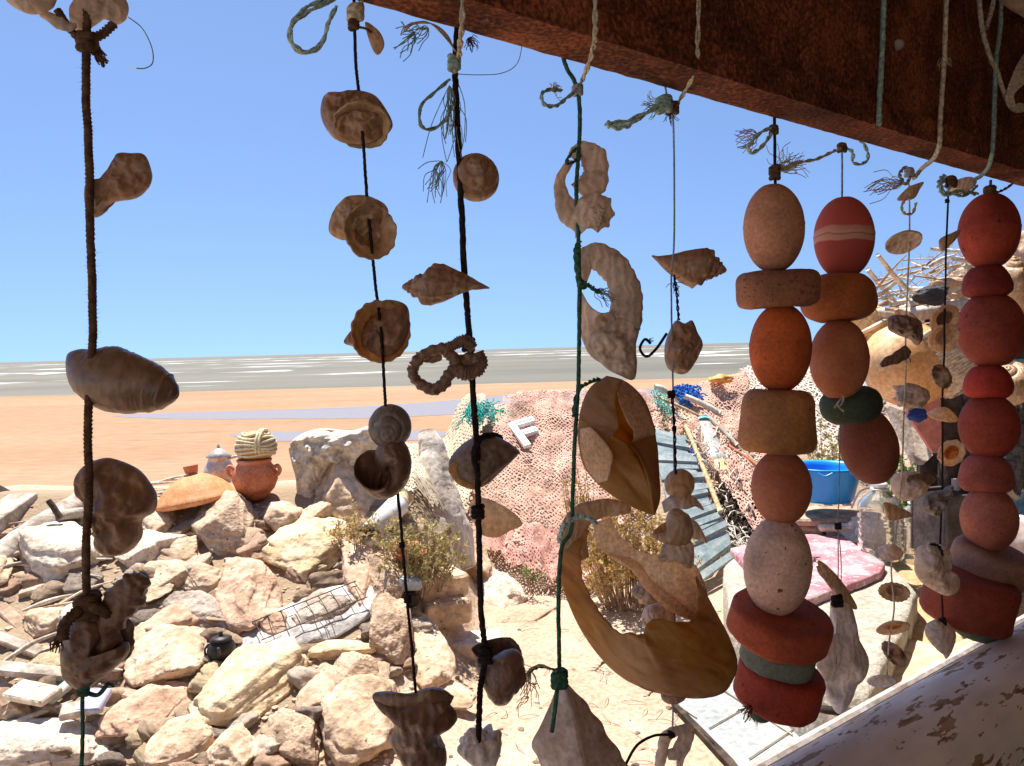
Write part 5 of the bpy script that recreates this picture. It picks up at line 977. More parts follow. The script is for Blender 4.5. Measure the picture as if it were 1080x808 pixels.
RK = [
 (70, 580, 96, 66, 8, K_WHITE, 'big bleached pitted boulder under the long driftwood log', .7),
 (36, 602, 22, 20, 20, K_PINK, 'small orange stone beside the big bleached boulder', .7),
 (170, 546, 44, 36, 10, K_SAND, 'rounded pale stone half hidden behind the lumpy brown shell', .7),
 (163, 578, 78, 32, 14, K_WHITE, 'pitted pale slab below the brown shell on the rope', .5),
 (178, 606, 62, 26, 18, K_SAND, 'flat slab stacked under the pitted pale slab', .5),
 (140, 612, 34, 24, 25, K_GREY, 'small smooth grey-brown stone on pale slabs', .7),
 (150, 628, 60, 22, 10, K_SAND, 'narrow flat slab left of the pink boulder', .5),
 (238, 560, 78, 66, -12, K_ROUGH, 'large honeycombed boulder below the clay pot', .8),
 (297, 543, 44, 38, 25, K_SAND, 'blocky pale stone beside the bleached stump', .8),
 (322, 582, 92, 66, 14, K_YEL, 'big pale yellow slab sloping below the bleached stump', .45),
 (258, 630, 78, 72, -20, K_PINK, 'smooth pink sandstone boulder in the middle of the bank', .55),
 (212, 650, 76, 40, -22, K_GREY, 'grey speckled stone beside the pink sandstone boulder', .6),
 (178, 662, 60, 40, 10, K_PINK, 'pinkish stone under the broken dark whelk', .5),
 (180, 690, 120, 70, 22, K_SAND, 'broad flat slab behind the lowest shell of the thick rope', .35),
 (268, 716, 136, 66, 27, K_YEL, 'long yellow tongue-shaped slab under the black teapot', .38),
 (362, 686, 70, 18, 8, K_YEL, 'thin yellow stone bar lying on the ashes', .8),
 (336, 735, 46, 74, -24, K_PINK, 'leaning pinkish slab just below the thin yellow bar', .5),
 (368, 722, 62, 46, 42, K_ROUGH, 'rough grey-brown stone right of the leaning pinkish slab', .6),
 (378, 756, 96, 92, 20, K_SAND, 'big rounded boulder behind the heavy dark whelk', .55),
 (312, 778, 72, 48, -15, K_ROUGH, 'pitted stone at the lower edge between two big slabs', .6),
 (196, 778, 98, 54, 34, K_SAND, 'smooth flat slab at the bottom of the bank', .4),
 (150, 752, 110, 54, 30, K_PINK, 'layered slab with a broken edge above the bottom slab', .35),
 (45, 790, 150, 56, 4, K_WHITE, 'big pale slab in the bottom corner of the bank', .45),
 (250, 795, 70, 46, 30, K_SAND, 'pale stone at the bottom below the yellow tongue slab', .6),
 (402, 606, 44, 66, 16, K_ROUGH, 'upper of two rough boulders flanking the stacked cut stones', .9),
 (410, 668, 46, 72, -8, K_ROUGH, 'lower of two rough boulders flanking the stacked cut stones', .9),
 (378, 600, 50, 90, 20, K_PINK, 'tall pink slab leaning on the rough boulders', .5),
 (448, 692, 54, 88, 14, K_SAND, 'tall smooth tan slab beside the square paving stone', .5),
 (420, 745, 70, 40, 12, K_SAND, 'low rounded stone in front of the tall tan slab', .5),
 (470, 735, 70, 34, -10, K_SAND, 'flat slab sunk in sand beside the rounded low stone', .3),
 (525, 622, 60, 40, -35, K_WHITE, 'wedge of pale rock at the foot of the pink net', .6),
 (500, 600, 40, 34, -20, K_PINK, 'rounded stone tucked under the pink net edge', .8),
 (95, 650, 70, 36, 14, K_WHITE, 'pale stone behind the knot of the thick rope', .6),
 (48, 655, 60, 30, 10, K_SAND, 'stone between grey planks at the left', .6),
 (215, 610, 44, 30, 20, K_SAND, 'small slab below the honeycombed boulder', .6),
 (195, 580, 40, 24, 10, K_SAND, 'small stone left of the honeycombed boulder', .7),
 (340, 640, 80, 44, 20, K_GREY, 'soot-grey slab behind the wire rack', .4),
 (290, 655, 36, 30, -30, K_PINK, 'chipped pink stone above the ash patch', .6),
 (122, 545, 40, 26, 15, K_WHITE, 'pale stone behind the rope at the crest', .7),
 (150, 528, 30, 18, 10, K_SAND, 'small crest stone next to the clay lid', .7),
 (335, 545, 40, 26, 30, K_SAND, 'stone in the shade of the bleached stump', .7),
 (350, 560, 46, 30, -30, K_YEL, 'yellowish stone at the end of the big yellow slab', .7),
 (10, 745, 50, 40, 0, K_SAND, 'stone at the very edge above the corner slab', .6),
 (440, 610, 34, 24, 0, K_SAND, 'small stone below the red clay bowl', .8),
 (395, 575, 36, 26, 12, K_WHITE, 'bleached stone beside the white tube', .8),
]
for (px, py, w_, h_, an, m, lb, th) in RK: rock(px, py, w_, h_, an, m, lb, th)
for i, (px, py) in enumerate([(-40, 600), (-70, 690), (-110, 620), (-150, 720), (-190, 640), (-240, 700), (-300, 650), (-60, 780), (-140, 800), (-230, 790), (-330, 740), (-100, 560), (-200, 570), (-290, 580)]): rock(px, py, 90, 66, 15 * math.sin(i * 2.1), [K_SAND, K_PINK, K_WHITE, K_ROUGH][i % 4], 'pale boulder continuing the rock bank past its near corner', .55, group='boulders of the bank beyond the driftwood')
rg = random.Random(11); MS = [K_SAND, K_PINK, K_WHITE, K_ROUGH, K_GREY, K_YEL, K_SAND]
protos = []
for i in range(14):
    V, Fc = lumps((0, 0, 0), (1, 1, 1), 300 + i, 4, .12, 11, None, .05, .02, strata=.05); V = V / np.abs(V).max(0)
    me = bpy.data.meshes.new('rubble_stone'); me.from_pydata(V.tolist(), [], Fc); me.polygons.foreach_set('use_smooth', [True] * len(me.polygons)); me.materials.append(MS[i % 7]); protos.append(me)
cnt = 0
while cnt < 290:
    px, py = rg.uniform(-60, 470), rg.uniform(525, 850)
    if py > 700 and px > 440: continue
    c, Z = hit(px, py)
    if c[0] > -.30 or Z > 5.4: continue
    s = rg.uniform(.025, .10) if rg.random() < .75 else rg.uniform(.09, .15); o = bpy.data.objects.new('rubble_stone', protos[rg.randrange(14)]); COL.objects.link(o)
    o.location = Vector(c) + Vector((0, 0, -.008 + .2 * s * rg.random())); o.scale = (s, s * rg.uniform(.6, 1), s * rg.uniform(.3, .55)); o.rotation_euler = (rg.uniform(-.1, .5), rg.uniform(-.3, .3), rg.uniform(0, 6.28))
    tag(o, 'small pale rubble stone wedged among the larger rocks of the bank', 'rock', 'rubble between the big rocks'); cnt += 1
for i in range(70):
    px, py = rg.uniform(470, 720), rg.uniform(640, 820); c, Z = hit(px, py); s = rg.uniform(.006, .02)
    o = bpy.data.objects.new('pebble', protos[rg.randrange(14)]); COL.objects.link(o); o.location = Vector(c); o.scale = (s, s, s * .6); o.rotation_euler = (0, 0, rg.uniform(0, 6))
    tag(o, 'small pebble lying on the sandy terrace floor', 'pebble', 'pebbles on the sand')
# flat stones set in the sand
for (px, py, w_, h_, an, lb) in [(590, 690, 110, 50, -12, 'wide pale flagstone sunk in the sand behind the green twine'), (555, 650, 80, 30, 10, 'flat flagstone below the foot of the pink net'), (660, 720, 90, 46, -25, 'flat flagstone seen beneath the giant amber shell'), (640, 780, 100, 40, -20, 'flagstone near the marble tiles, half buried in sand'), (500, 765, 90, 40, 8, 'flagstone half buried beside the heavy dark whelk')]:
    rock(px, py, w_, h_, an, sandm, lb, .16, n=np.array([0, 0, 1.0]), dz=-.012, name='flagstone', nz=.06, fine=.012, cuts=7)
# cut stones
def block(px, py, s, yaw, m, label, dz=0.0, pitch=0, name='cut_stone', nz=.008, zc=None):
    c, Z = hit(px, py, dz) if zc is None else (G(px, py, zc), 0)
    V, Fc = box((0, 0, 0), s, None, .012); import bmesh
    bm = bmesh.new(); vs = [bm.verts.new(v) for v in V]
    for f in Fc: bm.faces.new([vs[i] for i in f])
    bmesh.ops.recalc_face_normals(bm, faces=bm.faces); bmesh.ops.subdivide_edges(bm, edges=bm.edges, cuts=7, use_grid_fill=True)
    me = bpy.data.meshes.new(name); bm.to_mesh(me); bm.free()
    q = np.array([v.co[:] for v in me.vertices]); q = q + np.column_stack([fbm(q * 9 + px, 3), fbm(q * 9 + py, 3), fbm(q * 9 + 3, 3)]) * nz
    me.vertices.foreach_set('co', q.ravel()); me.polygons.foreach_set('use_smooth', [False] * len(me.polygons)); me.materials.append(m)
    o = bpy.data.objects.new(name, me); COL.objects.link(o); o.location = Vector(c) + Vector((0, 0, s[2] / 2)); o.rotation_euler = (R_(pitch), 0, R_(yaw))
    return tag(o, label, 'stone')
block(468, 655, (.24, .2, .12), 22, K_SAND, 'lower cut sandstone block of the short stack beside the tan slab')
block(462, 628, (.27, .22, .12), 28, K_SAND, 'upper cut sandstone block lying on another, below the dry bush', dz=.02)
block(503, 690, (.27, .2, .09), 2, K_WHITE, 'square pale paving stone standing beside the black rope snail', dz=.0)
block(427, 622, (.16, .1, .06), 15, mat('brick_blue_grey', [(.3, (.30, .34, .38)), (.7, (.46, .50, .53))], 10, .85, .5, 60), 'chipped blue-grey brick under the red clay bowl', dz=.05)
block(430, 640, (.10, .07, .07), 25, WOODD, 'dark charred block in the gap below the blue-grey brick', dz=.0)
# ash
V, Fc = ico(4); q = hit(330, 655, 0)[0]; v1, v2, nn, l1, l2 = basis(15)
d = V.copy(); d[:, 2] *= .03; d[:, 0] *= .34 * (1 + .2 * fbm(V * 2, 3)); d[:, 1] *= .17 * (1 + .2 * fbm(V * 2 + 4, 3)); d[:, 2] += .012 * fbm(d * 30, 3)
tag(mk('ash_patch', d @ np.column_stack([v1, v2, nn]).T, Fc, mat('ash', [(.3, (.28, .25, .23)), (.6, (.62, .58, .54))], 9, .95, .8, 50, 0, .05, bdist=.008), None, True, Matrix.Translation(Vector(q + nn * .012))), 'grey ash and charcoal of an old fire on the rocks', 'ash', kind='stuff')
# wire rack on the ash
mb = MB(); o_ = q + nn * .07
for i in range(9): mb.add(*tube([o_ + v1 * (-.24 + .06 * i) - v2 * .07, o_ + v1 * (-.24 + .06 * i) + v2 * .07], .0022, 5))
for s_ in (-.07, .07): mb.add(*tube([o_ - v1 * .25 + v2 * s_, o_ + v1 * .25 + v2 * s_], .003, 5))
for s_ in (.0, .035): mb.add(*tube([o_ + v1 * s_ - v2 * .07, o_ + v1 * (s_ + .01) - v2 * .15, o_ + v1 * (s_ + .025) - v2 * .15, o_ + v1 * (s_ + .03) - v2 * .07], .002, 5, 16))
tag(mkw('wire_rack', np.concatenate(mb.V), mb.F, plain('rusty_wire', (.12, .08, .06), .6)), 'rusty wire grill rack lying on the ashes', 'rack')
# black kettle
def at(px, py, dz=0.0): return hit(px, py, dz)[0]
def lathe_at(name, c, prof, m, par=None, k=40, R=None, lump=0):
    V, Fc = lathe(np.array(prof), k, 'z')
    if lump: V = V * (1 + lump * fbm(V * 25, 3))[:, None]
    if R is not None: V = V @ np.asarray(R).T
    return mk(name, V, Fc, m, par, True, Matrix.Translation(Vector(c)))
c = at(234, 694, .02); kt = tag(empty('kettle', c), 'small soot-black kettle standing on the flat slab', 'kettle')
lathe_at('body', c, [(0, .001), (0, .045), (.01, .056), (.04, .060), (.065, .054), (.078, .042), (.08, .03)], BLACKM, kt); lathe_at('lid', c + [0, 0, .0805], [(0, .001), (0, .044), (.006, .046), (.014, .03), (.02, .010), (.026, .007), (.034, .010), (.038, .006), (.039, .001)], BLACKM, kt)
V, Fc = tube([c + [.01, -.056, .03], c + [.02, -.075, .05], c + [.02, -.085, .078]], [.010, .008, .006], 10, 14); mkw('spout', V, Fc, BLACKM, kt)
V, Fc = tube([c + [-.045, -.02, .07], c + [-.06, -.03, .05], c + [-.055, -.03, .02]], .005, 8, 14); mkw('handle', V, Fc, BLACKM, kt)
# clay lid (tagine cover), pot, rope-wrapped gourd, pewter jug on the crest
c = P(207, 524, 4.5); tg = tag(empty('tagine_lid', c), 'wide orange terracotta tagine cover lying tilted on the crest', 'cookware'); R = rot('Y', -9) @ rot('X', -2)
lathe_at('cover', c, [(-.03, .205), (-.035, .225), (-.02, .238), (-.005, .235), (.01, .215), (.04, .19), (.075, .155), (.105, .11), (.125, .07), (.135, .04), (.137, .001)], TERRA2, tg, 56, R); lathe_at('knob', c + R @ [0, 0, .138], [(0, .03), (.01, .036), (.045, .042), (.05, .04), (.05, .032), (.04, .03), (.038, .001)], TERRA, tg, 32, R)
c = P(270, 526, 4.5); pt = tag(empty('clay_pot', c), 'red terracotta pot with two ears and a chipped base', 'pot')
pot = lathe_at('body', c, [(0, .001), (0, .055), (.02, .072), (.06, .108), (.11, .128), (.155, .126), (.19, .108), (.205, .096), (.215, .092), (.222, .098), (.232, .1), (.236, .094), (.23, .085), (.2, .085), (.19, .001)], TERRA, pt, 56)
for s_ in (-1, 1):
    V, Fc = tube([c + [s_ * .112, -.02, .18], c + [s_ * .14, -.02, .195], c + [s_ * .152, -.02, .17], c + [s_ * .14, -.02, .145], c + [s_ * .124, -.02, .14]], .012, 10, 20); mkw('ear_handle', V, Fc, TERRA, pt)
c = P(270, 471, 4.5); gd = tag(empty('rope_wrapped_gourd', c - np.array([0, 0, .095])), 'round gourd bound with pale straw rope on the terracotta pot', 'gourd')
V, Fc = lumps(c, (.112, .112, .093), 5, 4, .02, 0, fine=.01); mkw('gourd', V, Fc, mat('gourd_skin', [(.3, (.48, .26, .10)), (.7, (.62, .42, .20))], 12, .5, .2, 80), gd)
mb = MB()
for zz in np.linspace(-.04, .075, 7):
    r_ = .113 * math.sqrt(max(.05, 1 - (zz / .096) ** 2)) + .002; a = np.linspace(0, 6.283, 40); p_ = np.column_stack([np.cos(a) * r_, np.sin(a) * r_, zz + .006 * np.sin(3 * a + zz * 60)]) + c; mb.add(*tube(p_, .0075, 7))
for k_ in (0, .018):
    a = np.linspace(-.3, 3.4, 30); mb.add(*tube(np.column_stack([np.full(30, .035 + k_) , -np.cos(a) * .113, np.sin(a) * .099]) + c, .008, 7))
mkw('rope_binding', np.concatenate(mb.V), mb.F, mat('straw_rope', [(.35, (.56, .45, .25)), (.65, (.78, .68, .44))], 60, .85, .5, 200, bdist=.002), gd)
c = P(232, 510, 4.75); pw = mat('pewter', [(.3, (.42, .38, .33)), (.7, (.60, .55, .48))], 10, .4, .3, 60, 0, .5, metal=.35); jg = tag(empty('pewter_jug', c), 'dented pewter jug with pointed lid behind the terracotta lid', 'jug')
lathe_at('body', c, [(0, .001), (0, .06), (.02, .085), (.06, .1), (.1, .088), (.13, .068), (.16, .062), (.165, .066)], pw, jg, 40, None, .04); lathe_at('lid', c + [0, 0, .166], [(0, .075), (.004, .076), (.03, .045), (.05, .02), (.056, .008), (.066, .010), (.075, .004), (.08, .001)], pw, jg)
V, Fc = tube([c + [.065, 0, .155], c + [.12, 0, .165], c + [.13, 0, .12], c + [.1, 0, .07]], .008, 8, 20); mkw('handle', V, Fc, pw, jg)
# small clay bowl, white tube
c = at(430, 592, .06); bw = lathe_at('clay_bowl', c, [(0, .001), (0, .03), (.03, .07), (.07, .09), (.075, .088), (.035, .062), (.01, .001)], TERRA, None, 40, rot('Y', 12) @ rot('X', 14)); tag(bw, 'small red clay bowl in the dry bush', 'bowl')
c0, c1 = hit(392, 562, .10)[0], hit(430, 522, .12)[0]; tb = tag(empty('plastic_tube', c0), 'worn white plastic canister lying in the dry bush', 'canister'); ax = (c1 - c0) / np.linalg.norm(c1 - c0)
whp = plain('white_plastic', (.74, .73, .70), .45, bump=.15)
V, Fc = tube([c0, c0 + ax * .005, c0 + ax * .26, c0 + ax * .285], [.055, .062, .062, .045], 28); mkw('body', V, Fc, whp, tb); V, Fc = tube([c0 + ax * .286, c0 + ax * .34], .044, 24); mkw('cap', V, Fc, WICK, tb); V, Fc = tube([c0 - ax * .03, c0 - ax * .001], .057, 24); mkw('bottom_ring', V, Fc, BLACKM, tb)
# ------------------------------------------------------------------ driftwood
def log(name, label, pts, m=WOODX, sq=.8, nz=.28, nzs=9, seg=60, cat='driftwood', mm=24, group=None, sd=0):
    """pts: (px, py, Z, radius in picture points)"""
    p = [P(*q[:3]) for q in pts]; r = [q[3] * q[2] / F for q in pts]; V, Fc = tube(p, r, mm, seg, sq)
    c = np.concatenate([np.repeat(cr(p, seg), mm, 0), V[-2:]]); t = np.gradient(cr(p, seg), axis=0); ax = np.concatenate([np.repeat(t / np.linalg.norm(t, axis=1)[:, None], mm, 0), np.zeros((2, 3))])
    along = (V * ax).sum(1)[:, None] * ax * .78
    d = V - c; g = np.concatenate([fbm((V - along) * nzs * 3 + sd, 3)]); b_ = fbm(V * nzs * .6 + sd, 3)
    V = c + d * (1 + nz * b_ * 1.2 + nz * .6 * g)[:, None]
    return tag(mkw(name, V, Fc, m), label, cat, group)
def plank(label, pts, wd, th, m=WOODB, roll=0, name='plank'):
    """straight board between two picture points (px,py,Z); wd, th in metres"""
    a, b = P(*pts[0]), P(*pts[1]); x = (b - a); l = np.linalg.norm(x); x /= l; y = np.cross([0, -.3, .95], x); y /= np.linalg.norm(y); z = np.cross(x, y)
    R = np.column_stack([x, y, z]) @ rot('X', roll); V, Fc = box((0, 0, 0), (l, wd, th), None, .006)
    V = V + np.column_stack([fbm(V * 11 + pts[0][0], 2)] * 3) * .006
    M4 = Matrix(((R[0][0], R[0][1], R[0][2], (a[0] + b[0]) / 2), (R[1][0], R[1][1], R[1][2], (a[1] + b[1]) / 2), (R[2][0], R[2][1], R[2][2], (a[2] + b[2]) / 2), (0, 0, 0, 1)))
    return tag(mk(name, V, Fc, m, None, False, M4), label, 'plank')
fr = Fr(345, 500, 0, 4.62)
V, Fc = blob(fr, [(306, 470), (318, 458), (340, 452), (370, 454), (396, 448), (404, 458), (398, 474), (384, 484), (372, 494), (360, 488), (348, 492), (340, 510), (334, 532), (322, 548), (315, 530), (313, 505), (308, 488)], 24, 71, .25, .05, n=40, m=180, cen=(334, 474), freq=14, ridges=(7, .10, 1.9))
tag(mk('driftwood_stump', V, Fc, WOOD, None, True, fr.M), 'bleached driftwood root with a tapering leg beside the clay pot', 'driftwood')
log('driftwood_stick', 'forked pale root end leaning beside the white canister', [(392, 505, 4.7, 5), (384, 525, 4.66, 7), (376, 545, 4.6, 6), (366, 558, 4.58, 5), (362, 552, 4.58, 3)], WOOD, .8, .3)
rock(362, 520, 70, 60, 10, K_SAND, 'sandy boulder in the shade under the bleached root', .8)
log('driftwood_post', 'tall smooth bleached driftwood post standing before the pink net', [(450, 455, 5.15, 9), (456, 475, 5.1, 16), (460, 505, 5.0, 20), (470, 540, 4.9, 22), (482, 575, 4.85, 20), (492, 600, 4.8, 12)], WOOD, .7, .2)
log('driftwood_log', 'long driftwood log running up the left side of the rocks', [(-30, 612, 3.9, 17), (10, 582, 4.1, 17), (45, 556, 4.3, 15), (75, 535, 4.5, 12), (95, 520, 4.7, 9)], WOODX, .85, .2)
log('driftwood_branch', 'thin driftwood branch crossing the long log near the rope', [(60, 545, 4.3, 6), (85, 541, 4.4, 7), (110, 544, 4.45, 7), (130, 548, 4.5, 4)], WOODX, .8, .3); log('driftwood_stick', 'short dark stick poking up from the long log', [(51, 528, 4.25, 3.5), (57, 536, 4.25, 3.5), (64, 546, 4.25, 3)], WOODD)
plank('broad grey board end at the left edge above the log', [(-20, 560, 4.2), (26, 528, 4.6)], .17, .10, WOODX)
log('dark_hull_plank', 'dark curved boat timber lying on the crest at the left edge', [(-60, 514, 4.7, 16), (-20, 515, 4.7, 16), (10, 523, 4.75, 9), (32, 531, 4.8, 2)], WOODD, .5, .06)
for i, (a, b, wd, m, lb) in enumerate([((0, 640, 3.75), (66, 704, 3.35), .055, WOODB, 'reddish narrow batten leaning down toward the knotted whelk'), ((-10, 704, 3.2), (74, 712, 3.25), .07, WOODX, 'grey plank lying level beside the lowest rope shell'), ((10, 745, 3.1), (-20, 690, 3.3), .06, WOODB, 'upright old board at the left edge'), ((22, 740, 3.05), (46, 722, 3.15), .20, K_WHITE, 'short wide pale board near the green twine'), ((84, 722, 3.3), (144, 735, 3.15), .05, WOODB, 'ribbed grey plank end behind the green twine'), ((48, 742, 3.1), (84, 712, 3.25), .05, mat('plank_teal_paint', [(.4, (.56, .50, .42)), (.55, (.30, .46, .46))], 8, .8, .5, 50), 'short plank with worn teal paint'), ((64, 752, 3.0), (110, 742, 3.05), .07, WOODX, 'short grey board under the green twine'), ((-20, 665, 3.5), (44, 690, 3.4), .05, WOODX, 'weathered batten beside the reddish one'), ((0, 620, 3.9), (60, 600, 4.0), .04, WOODX, 'thin slat below the bleached boulder'), ((20, 628, 3.8), (90, 606, 3.9), .05, WOODB, 'second thin slat crossing below the bleached boulder')]):
    plank(lb, [a, b], wd, .03, m)
pl = plank('flat piece of lilac painted wood with a white rim', [(92, 752, 3.0), (106, 728, 3.1)], .10, .03, plain('lilac_paint', (.44, .44, .60), .6), name='painted_board')
rg = random.Random(5)
for i in range(34):
    px, py = rg.choice([(rg.uniform(-10, 90), rg.uniform(600, 760)), (rg.uniform(120, 200), rg.uniform(495, 530)), (rg.uniform(-10, 200), rg.uniform(520, 640))]); c, Z = hit(px, py, .05); a = rg.uniform(-.5, .5) + (math.pi / 5 if rg.random() < .6 else 0); L_ = rg.uniform(.08, .24)
    d = np.array([math.cos(a), math.sin(a) * .9, .25 * math.sin(a) + rg.uniform(-.1, .15)]) * L_; V, Fc = tube([c - d, c + np.array([0, 0, rg.uniform(0, .03)]), c + d], [.006, rg.uniform(.007, .016), .004], 8, 12, .8, nz=.3, nzs=18)
    tag(mkw('driftwood_stick', V, Fc, rg.choice([WOODX, WOOD, WOODB])), 'small weathered driftwood stick strewn over the rock bank', 'driftwood', 'driftwood sticks on the rocks')
# ------------------------------------------------------------------ fishing nets over the bank
def sheet(name, label, edge, m, seed, lift=.04, fold=.05, n=130, cat='fishing net', ff=5.0):
    """net laid over the ground inside a traced outline"""
    q = np.array([hit(*e)[0][:2] for e in edge]); b = cr(q, 160, True); b = b + np.column_stack([fbm(np.column_stack([b * 4, np.full(160, seed)]), 3), fbm(np.column_stack([b * 4 + 7, np.full(160, seed)]), 3)]) * .05
    lo, hi = b.min(0), b.max(0); gx = np.arange(lo[0], hi[0], .02); gy = np.arange(lo[1], hi[1], .02); X, Y = np.meshgrid(gx, gy, indexing='ij')
    ins = np.zeros(X.shape, bool); j = len(b) - 1
    for i in range(len(b)):
        c1 = (b[i, 1] > Y) != (b[j, 1] > Y); xx = (b[j, 0] - b[i, 0]) * (Y - b[i, 1]) / (b[j, 1] - b[i, 1] + 1e-12) + b[i, 0]; ins ^= c1 & (X < xx); j = i
    pp = np.column_stack([X.ravel(), Y.ravel(), np.full(X.size, seed)])
    r1 = 1 - np.abs(fbm(pp * np.array([ff, ff * .45, 1]), 3)) * 2.4; r2 = 1 - np.abs(fbm(pp * ff * 2.6 + 3, 2)) * 2
    Zz = terr(X, Y) + lift + (fold * r1.reshape(X.shape) + fold * .35 * r2.reshape(X.shape)) * .8
    V = np.column_stack([X.ravel(), Y.ravel(), Zz.ravel()]); f = [g for g in gridF(len(gx), len(gy)) if ins.ravel()[g[0]] and ins.ravel()[g[2]]]
    u = sorted({i for g in f for i in g}); mp = {v: i for i, v in enumerate(u)}; f = [tuple(mp[i] for i in g) for g in f]; V = V[u]
    sl = np.gradient(terr(X, Y), .02, axis=1).ravel()[u]
    uv = np.column_stack([V[:, 0] + r1[u] * .03, V[:, 1] * 1.2 + r2[u] * .02])
    return tag(mkw(name, V, f, m, None, True, uv), label, cat)
NP = netmat('net_pink', (.54, .27, .20), (.78, .53, .42), .028, (.42, .82)); NB = netmat('net_straw', (.50, .40, .27), (.70, .60, .44), .028, (.35, .66)); NW = netmat('net_white', (.66, .58, .48), (.78, .72, .62), .040, (.5, .74)); NR = netmat('net_rose_heap', (.50, .24, .20), (.68, .40, .33), .022, (.36, .66))
sheet('fishing_net', 'faded pink fishing net spread over the sandy bank', [(500, 452), (530, 432), (575, 424), (620, 418), (680, 418), (700, 440), (690, 480), (684, 540), (650, 575), (600, 590), (540, 590), (512, 560), (495, 510)], NP, 1, .035, .085, ff=3.2)
sheet('fishing_net', 'straw-coloured net bunched on the crest behind the driftwood post', [(395, 458), (430, 440), (470, 432), (515, 436), (520, 455), (495, 480), (500, 520), (450, 540), (410, 500)], NB, 2, .05, .06)
sheet('fishing_net', 'darker rose net heaped in folds at the foot of the bank', [(505, 585), (530, 566), (580, 572), (640, 580), (650, 604), (610, 632), (575, 628), (530, 606)], NR, 3, .05, .09, ff=8)
sheet('fishing_net', 'pink and white net draped over the crest beside the blue rope wad', [(700, 436), (720, 410), (760, 404), (800, 420), (830, 440), (820, 500), (780, 480), (740, 450)], NP, 4, .05, .05)
sheet('fishing_net', 'coarse white net heaped behind the ochre tub float', [(735, 408), (760, 392), (800, 384), (850, 384), (900, 400), (930, 440), (910, 500), (860, 500), (840, 440), (790, 424)], NW, 5, .08, .08)
sheet('fishing_net', 'pink net trailing down behind the orange floats toward the bench', [(722, 462), (760, 446), (815, 462), (830, 500), (826, 560), (800, 584), (770, 540), (745, 500)], NP, 7, .05, .09, ff=6)
def noodles(name, label, px, py, w_, h_, n, m, r=.004, seed=0, Zo=0, cat='rope', L_=.25, hgt=.08, up=0.0):
    """tangle of short cords heaped at a place"""
    rg = random.Random(seed); mb = MB(); c, Z = hit(px, py, .03 + up); k = Z / F
    for i in range(n):
        gx_, gy_ = rg.gauss(0, .42), rg.gauss(0, .42); p0 = np.array([c[0] + gx_ * w_ / 2 * k, c[1] + gy_ * h_ * k * 1.0, 0]); ang = rg.uniform(0, 6.28); pts = []
        for t in range(5):
            q = p0 + np.array([math.cos(ang), math.sin(ang), 0]) * L_ * .25; ang += rg.uniform(-1.1, 1.1); p0 = q
            pts.append([q[0], q[1], float(terr(q[0], q[1])) + .01 + up + rg.random() * hgt * math.exp(-(gx_**2 + gy_**2))])
        mb.add(*tube(cr(pts, 14), r * rg.uniform(.7, 1.3), 5, cap=False))
    return tag(mkw(name, np.concatenate(mb.V), mb.F, m), label, cat)
noodles('rope_wad', 'bright blue wad of frayed rope on the crest', 722, 415, 30, 16, 170, plain('rope_blue', (.03, .17, .52), .8), .005, 1, hgt=.06, L_=.07, up=.06)
noodles('rope_wad', 'sea-green tangle of twine on the crest above the pink net', 506, 434, 44, 12, 110, plain('twine_seagreen', (.05, .42, .36), .8), .004, 2, hgt=.05, L_=.09, up=.08)
noodles('rope_wad', 'little teal scrap of twine left of the blue rope wad', 700, 424, 18, 10, 26, plain('twine_teal', (.10, .5, .42), .8), .004, 3, hgt=.06, L_=.1, up=.10)
noodles('rope_wad', 'small violet-blue rope scrap beside the plastic bottle', 724, 478, 16, 14, 30, plain('twine_violet', (.10, .12, .50), .8), .004, 4, hgt=.05, L_=.1, up=.06)
noodles('tangled_net', 'tangled white and rust net heap behind the orange floats', 770, 500, 60, 80, 130, mat('net_tangle', [(.4, (.66, .58, .48)), (.56, (.76, .68, .57)), (.62, (.60, .30, .20))], 7, .9, .4, 60), .005, 5, cat='fishing net', L_=.3, hgt=.16)
noodles('straw_litter', 'pale straw and twine litter strewn on the slope under the blue rope wad', 735, 455, 70, 50, 150, mat('straw_litter', [(.4, (.60, .52, .32)), (.6, (.76, .68, .46))], 9, .9, .4, 60), .004, 6, cat='straw', L_=.3, hgt=.06)['kind'] = 'stuff'
noodles('tangled_net', 'dark tarred net tangle at the foot of the white net', 790, 545, 50, 24, 160, WOODD, .005, 7, cat='fishing net', L_=.2, hgt=.12)
noodles('tangled_net', 'white net tangle trailing to the stone bench', 780, 575, 50, 30, 110, NW if False else plain('net_cord_white', (.68, .62, .54), .9), .004, 8, cat='fishing net', L_=.24, hgt=.08)
for i, (a, b, r, lb) in enumerate([((722, 418), (760, 436), 1.7, 'white pole lying below the blue rope wad'), ((742, 436), (778, 470), 2.2, 'grey stick slanting across the pink and white net'), ((752, 446), (800, 492), 2.0, 'brown stick on the net slope behind the floats'), ((690, 408), (704, 414), 2.0, 'short pale stick left of the blue rope wad'), ((768, 470), (806, 498), 1.8, 'rust-red stick beside the plastic bottle'), ((722, 446), (760, 540), 2.4, 'long cane along the edge of the slatted sheet'), ((740, 440), (690, 418), 1.6, 'thin cane under the blue rope wad')]):
    p0, p1 = hit(*a, .13)[0], hit(*b, .13)[0]; V, Fc = tube([p0, (p0 + p1) / 2 + [0, 0, .01], p1], r * hit(*a)[1] / F, 8, 14, nz=.2, nzs=20); tag(mkw('stick', V, Fc, [WOOD, WOODX, WOODB, WOOD, TERRA, WICK, WICK][i]), lb, 'stick')
mb = MB(); V, Fc = lumps(hit(760, 400, .18)[0], (.11, .08, .04), 3, 3, .4); tag(mkw('plastic_scrap', V, Fc, plain('scrap_orange', (.72, .32, .07), .6)), 'crumpled orange plastic scrap on top of the white net', 'scrap')
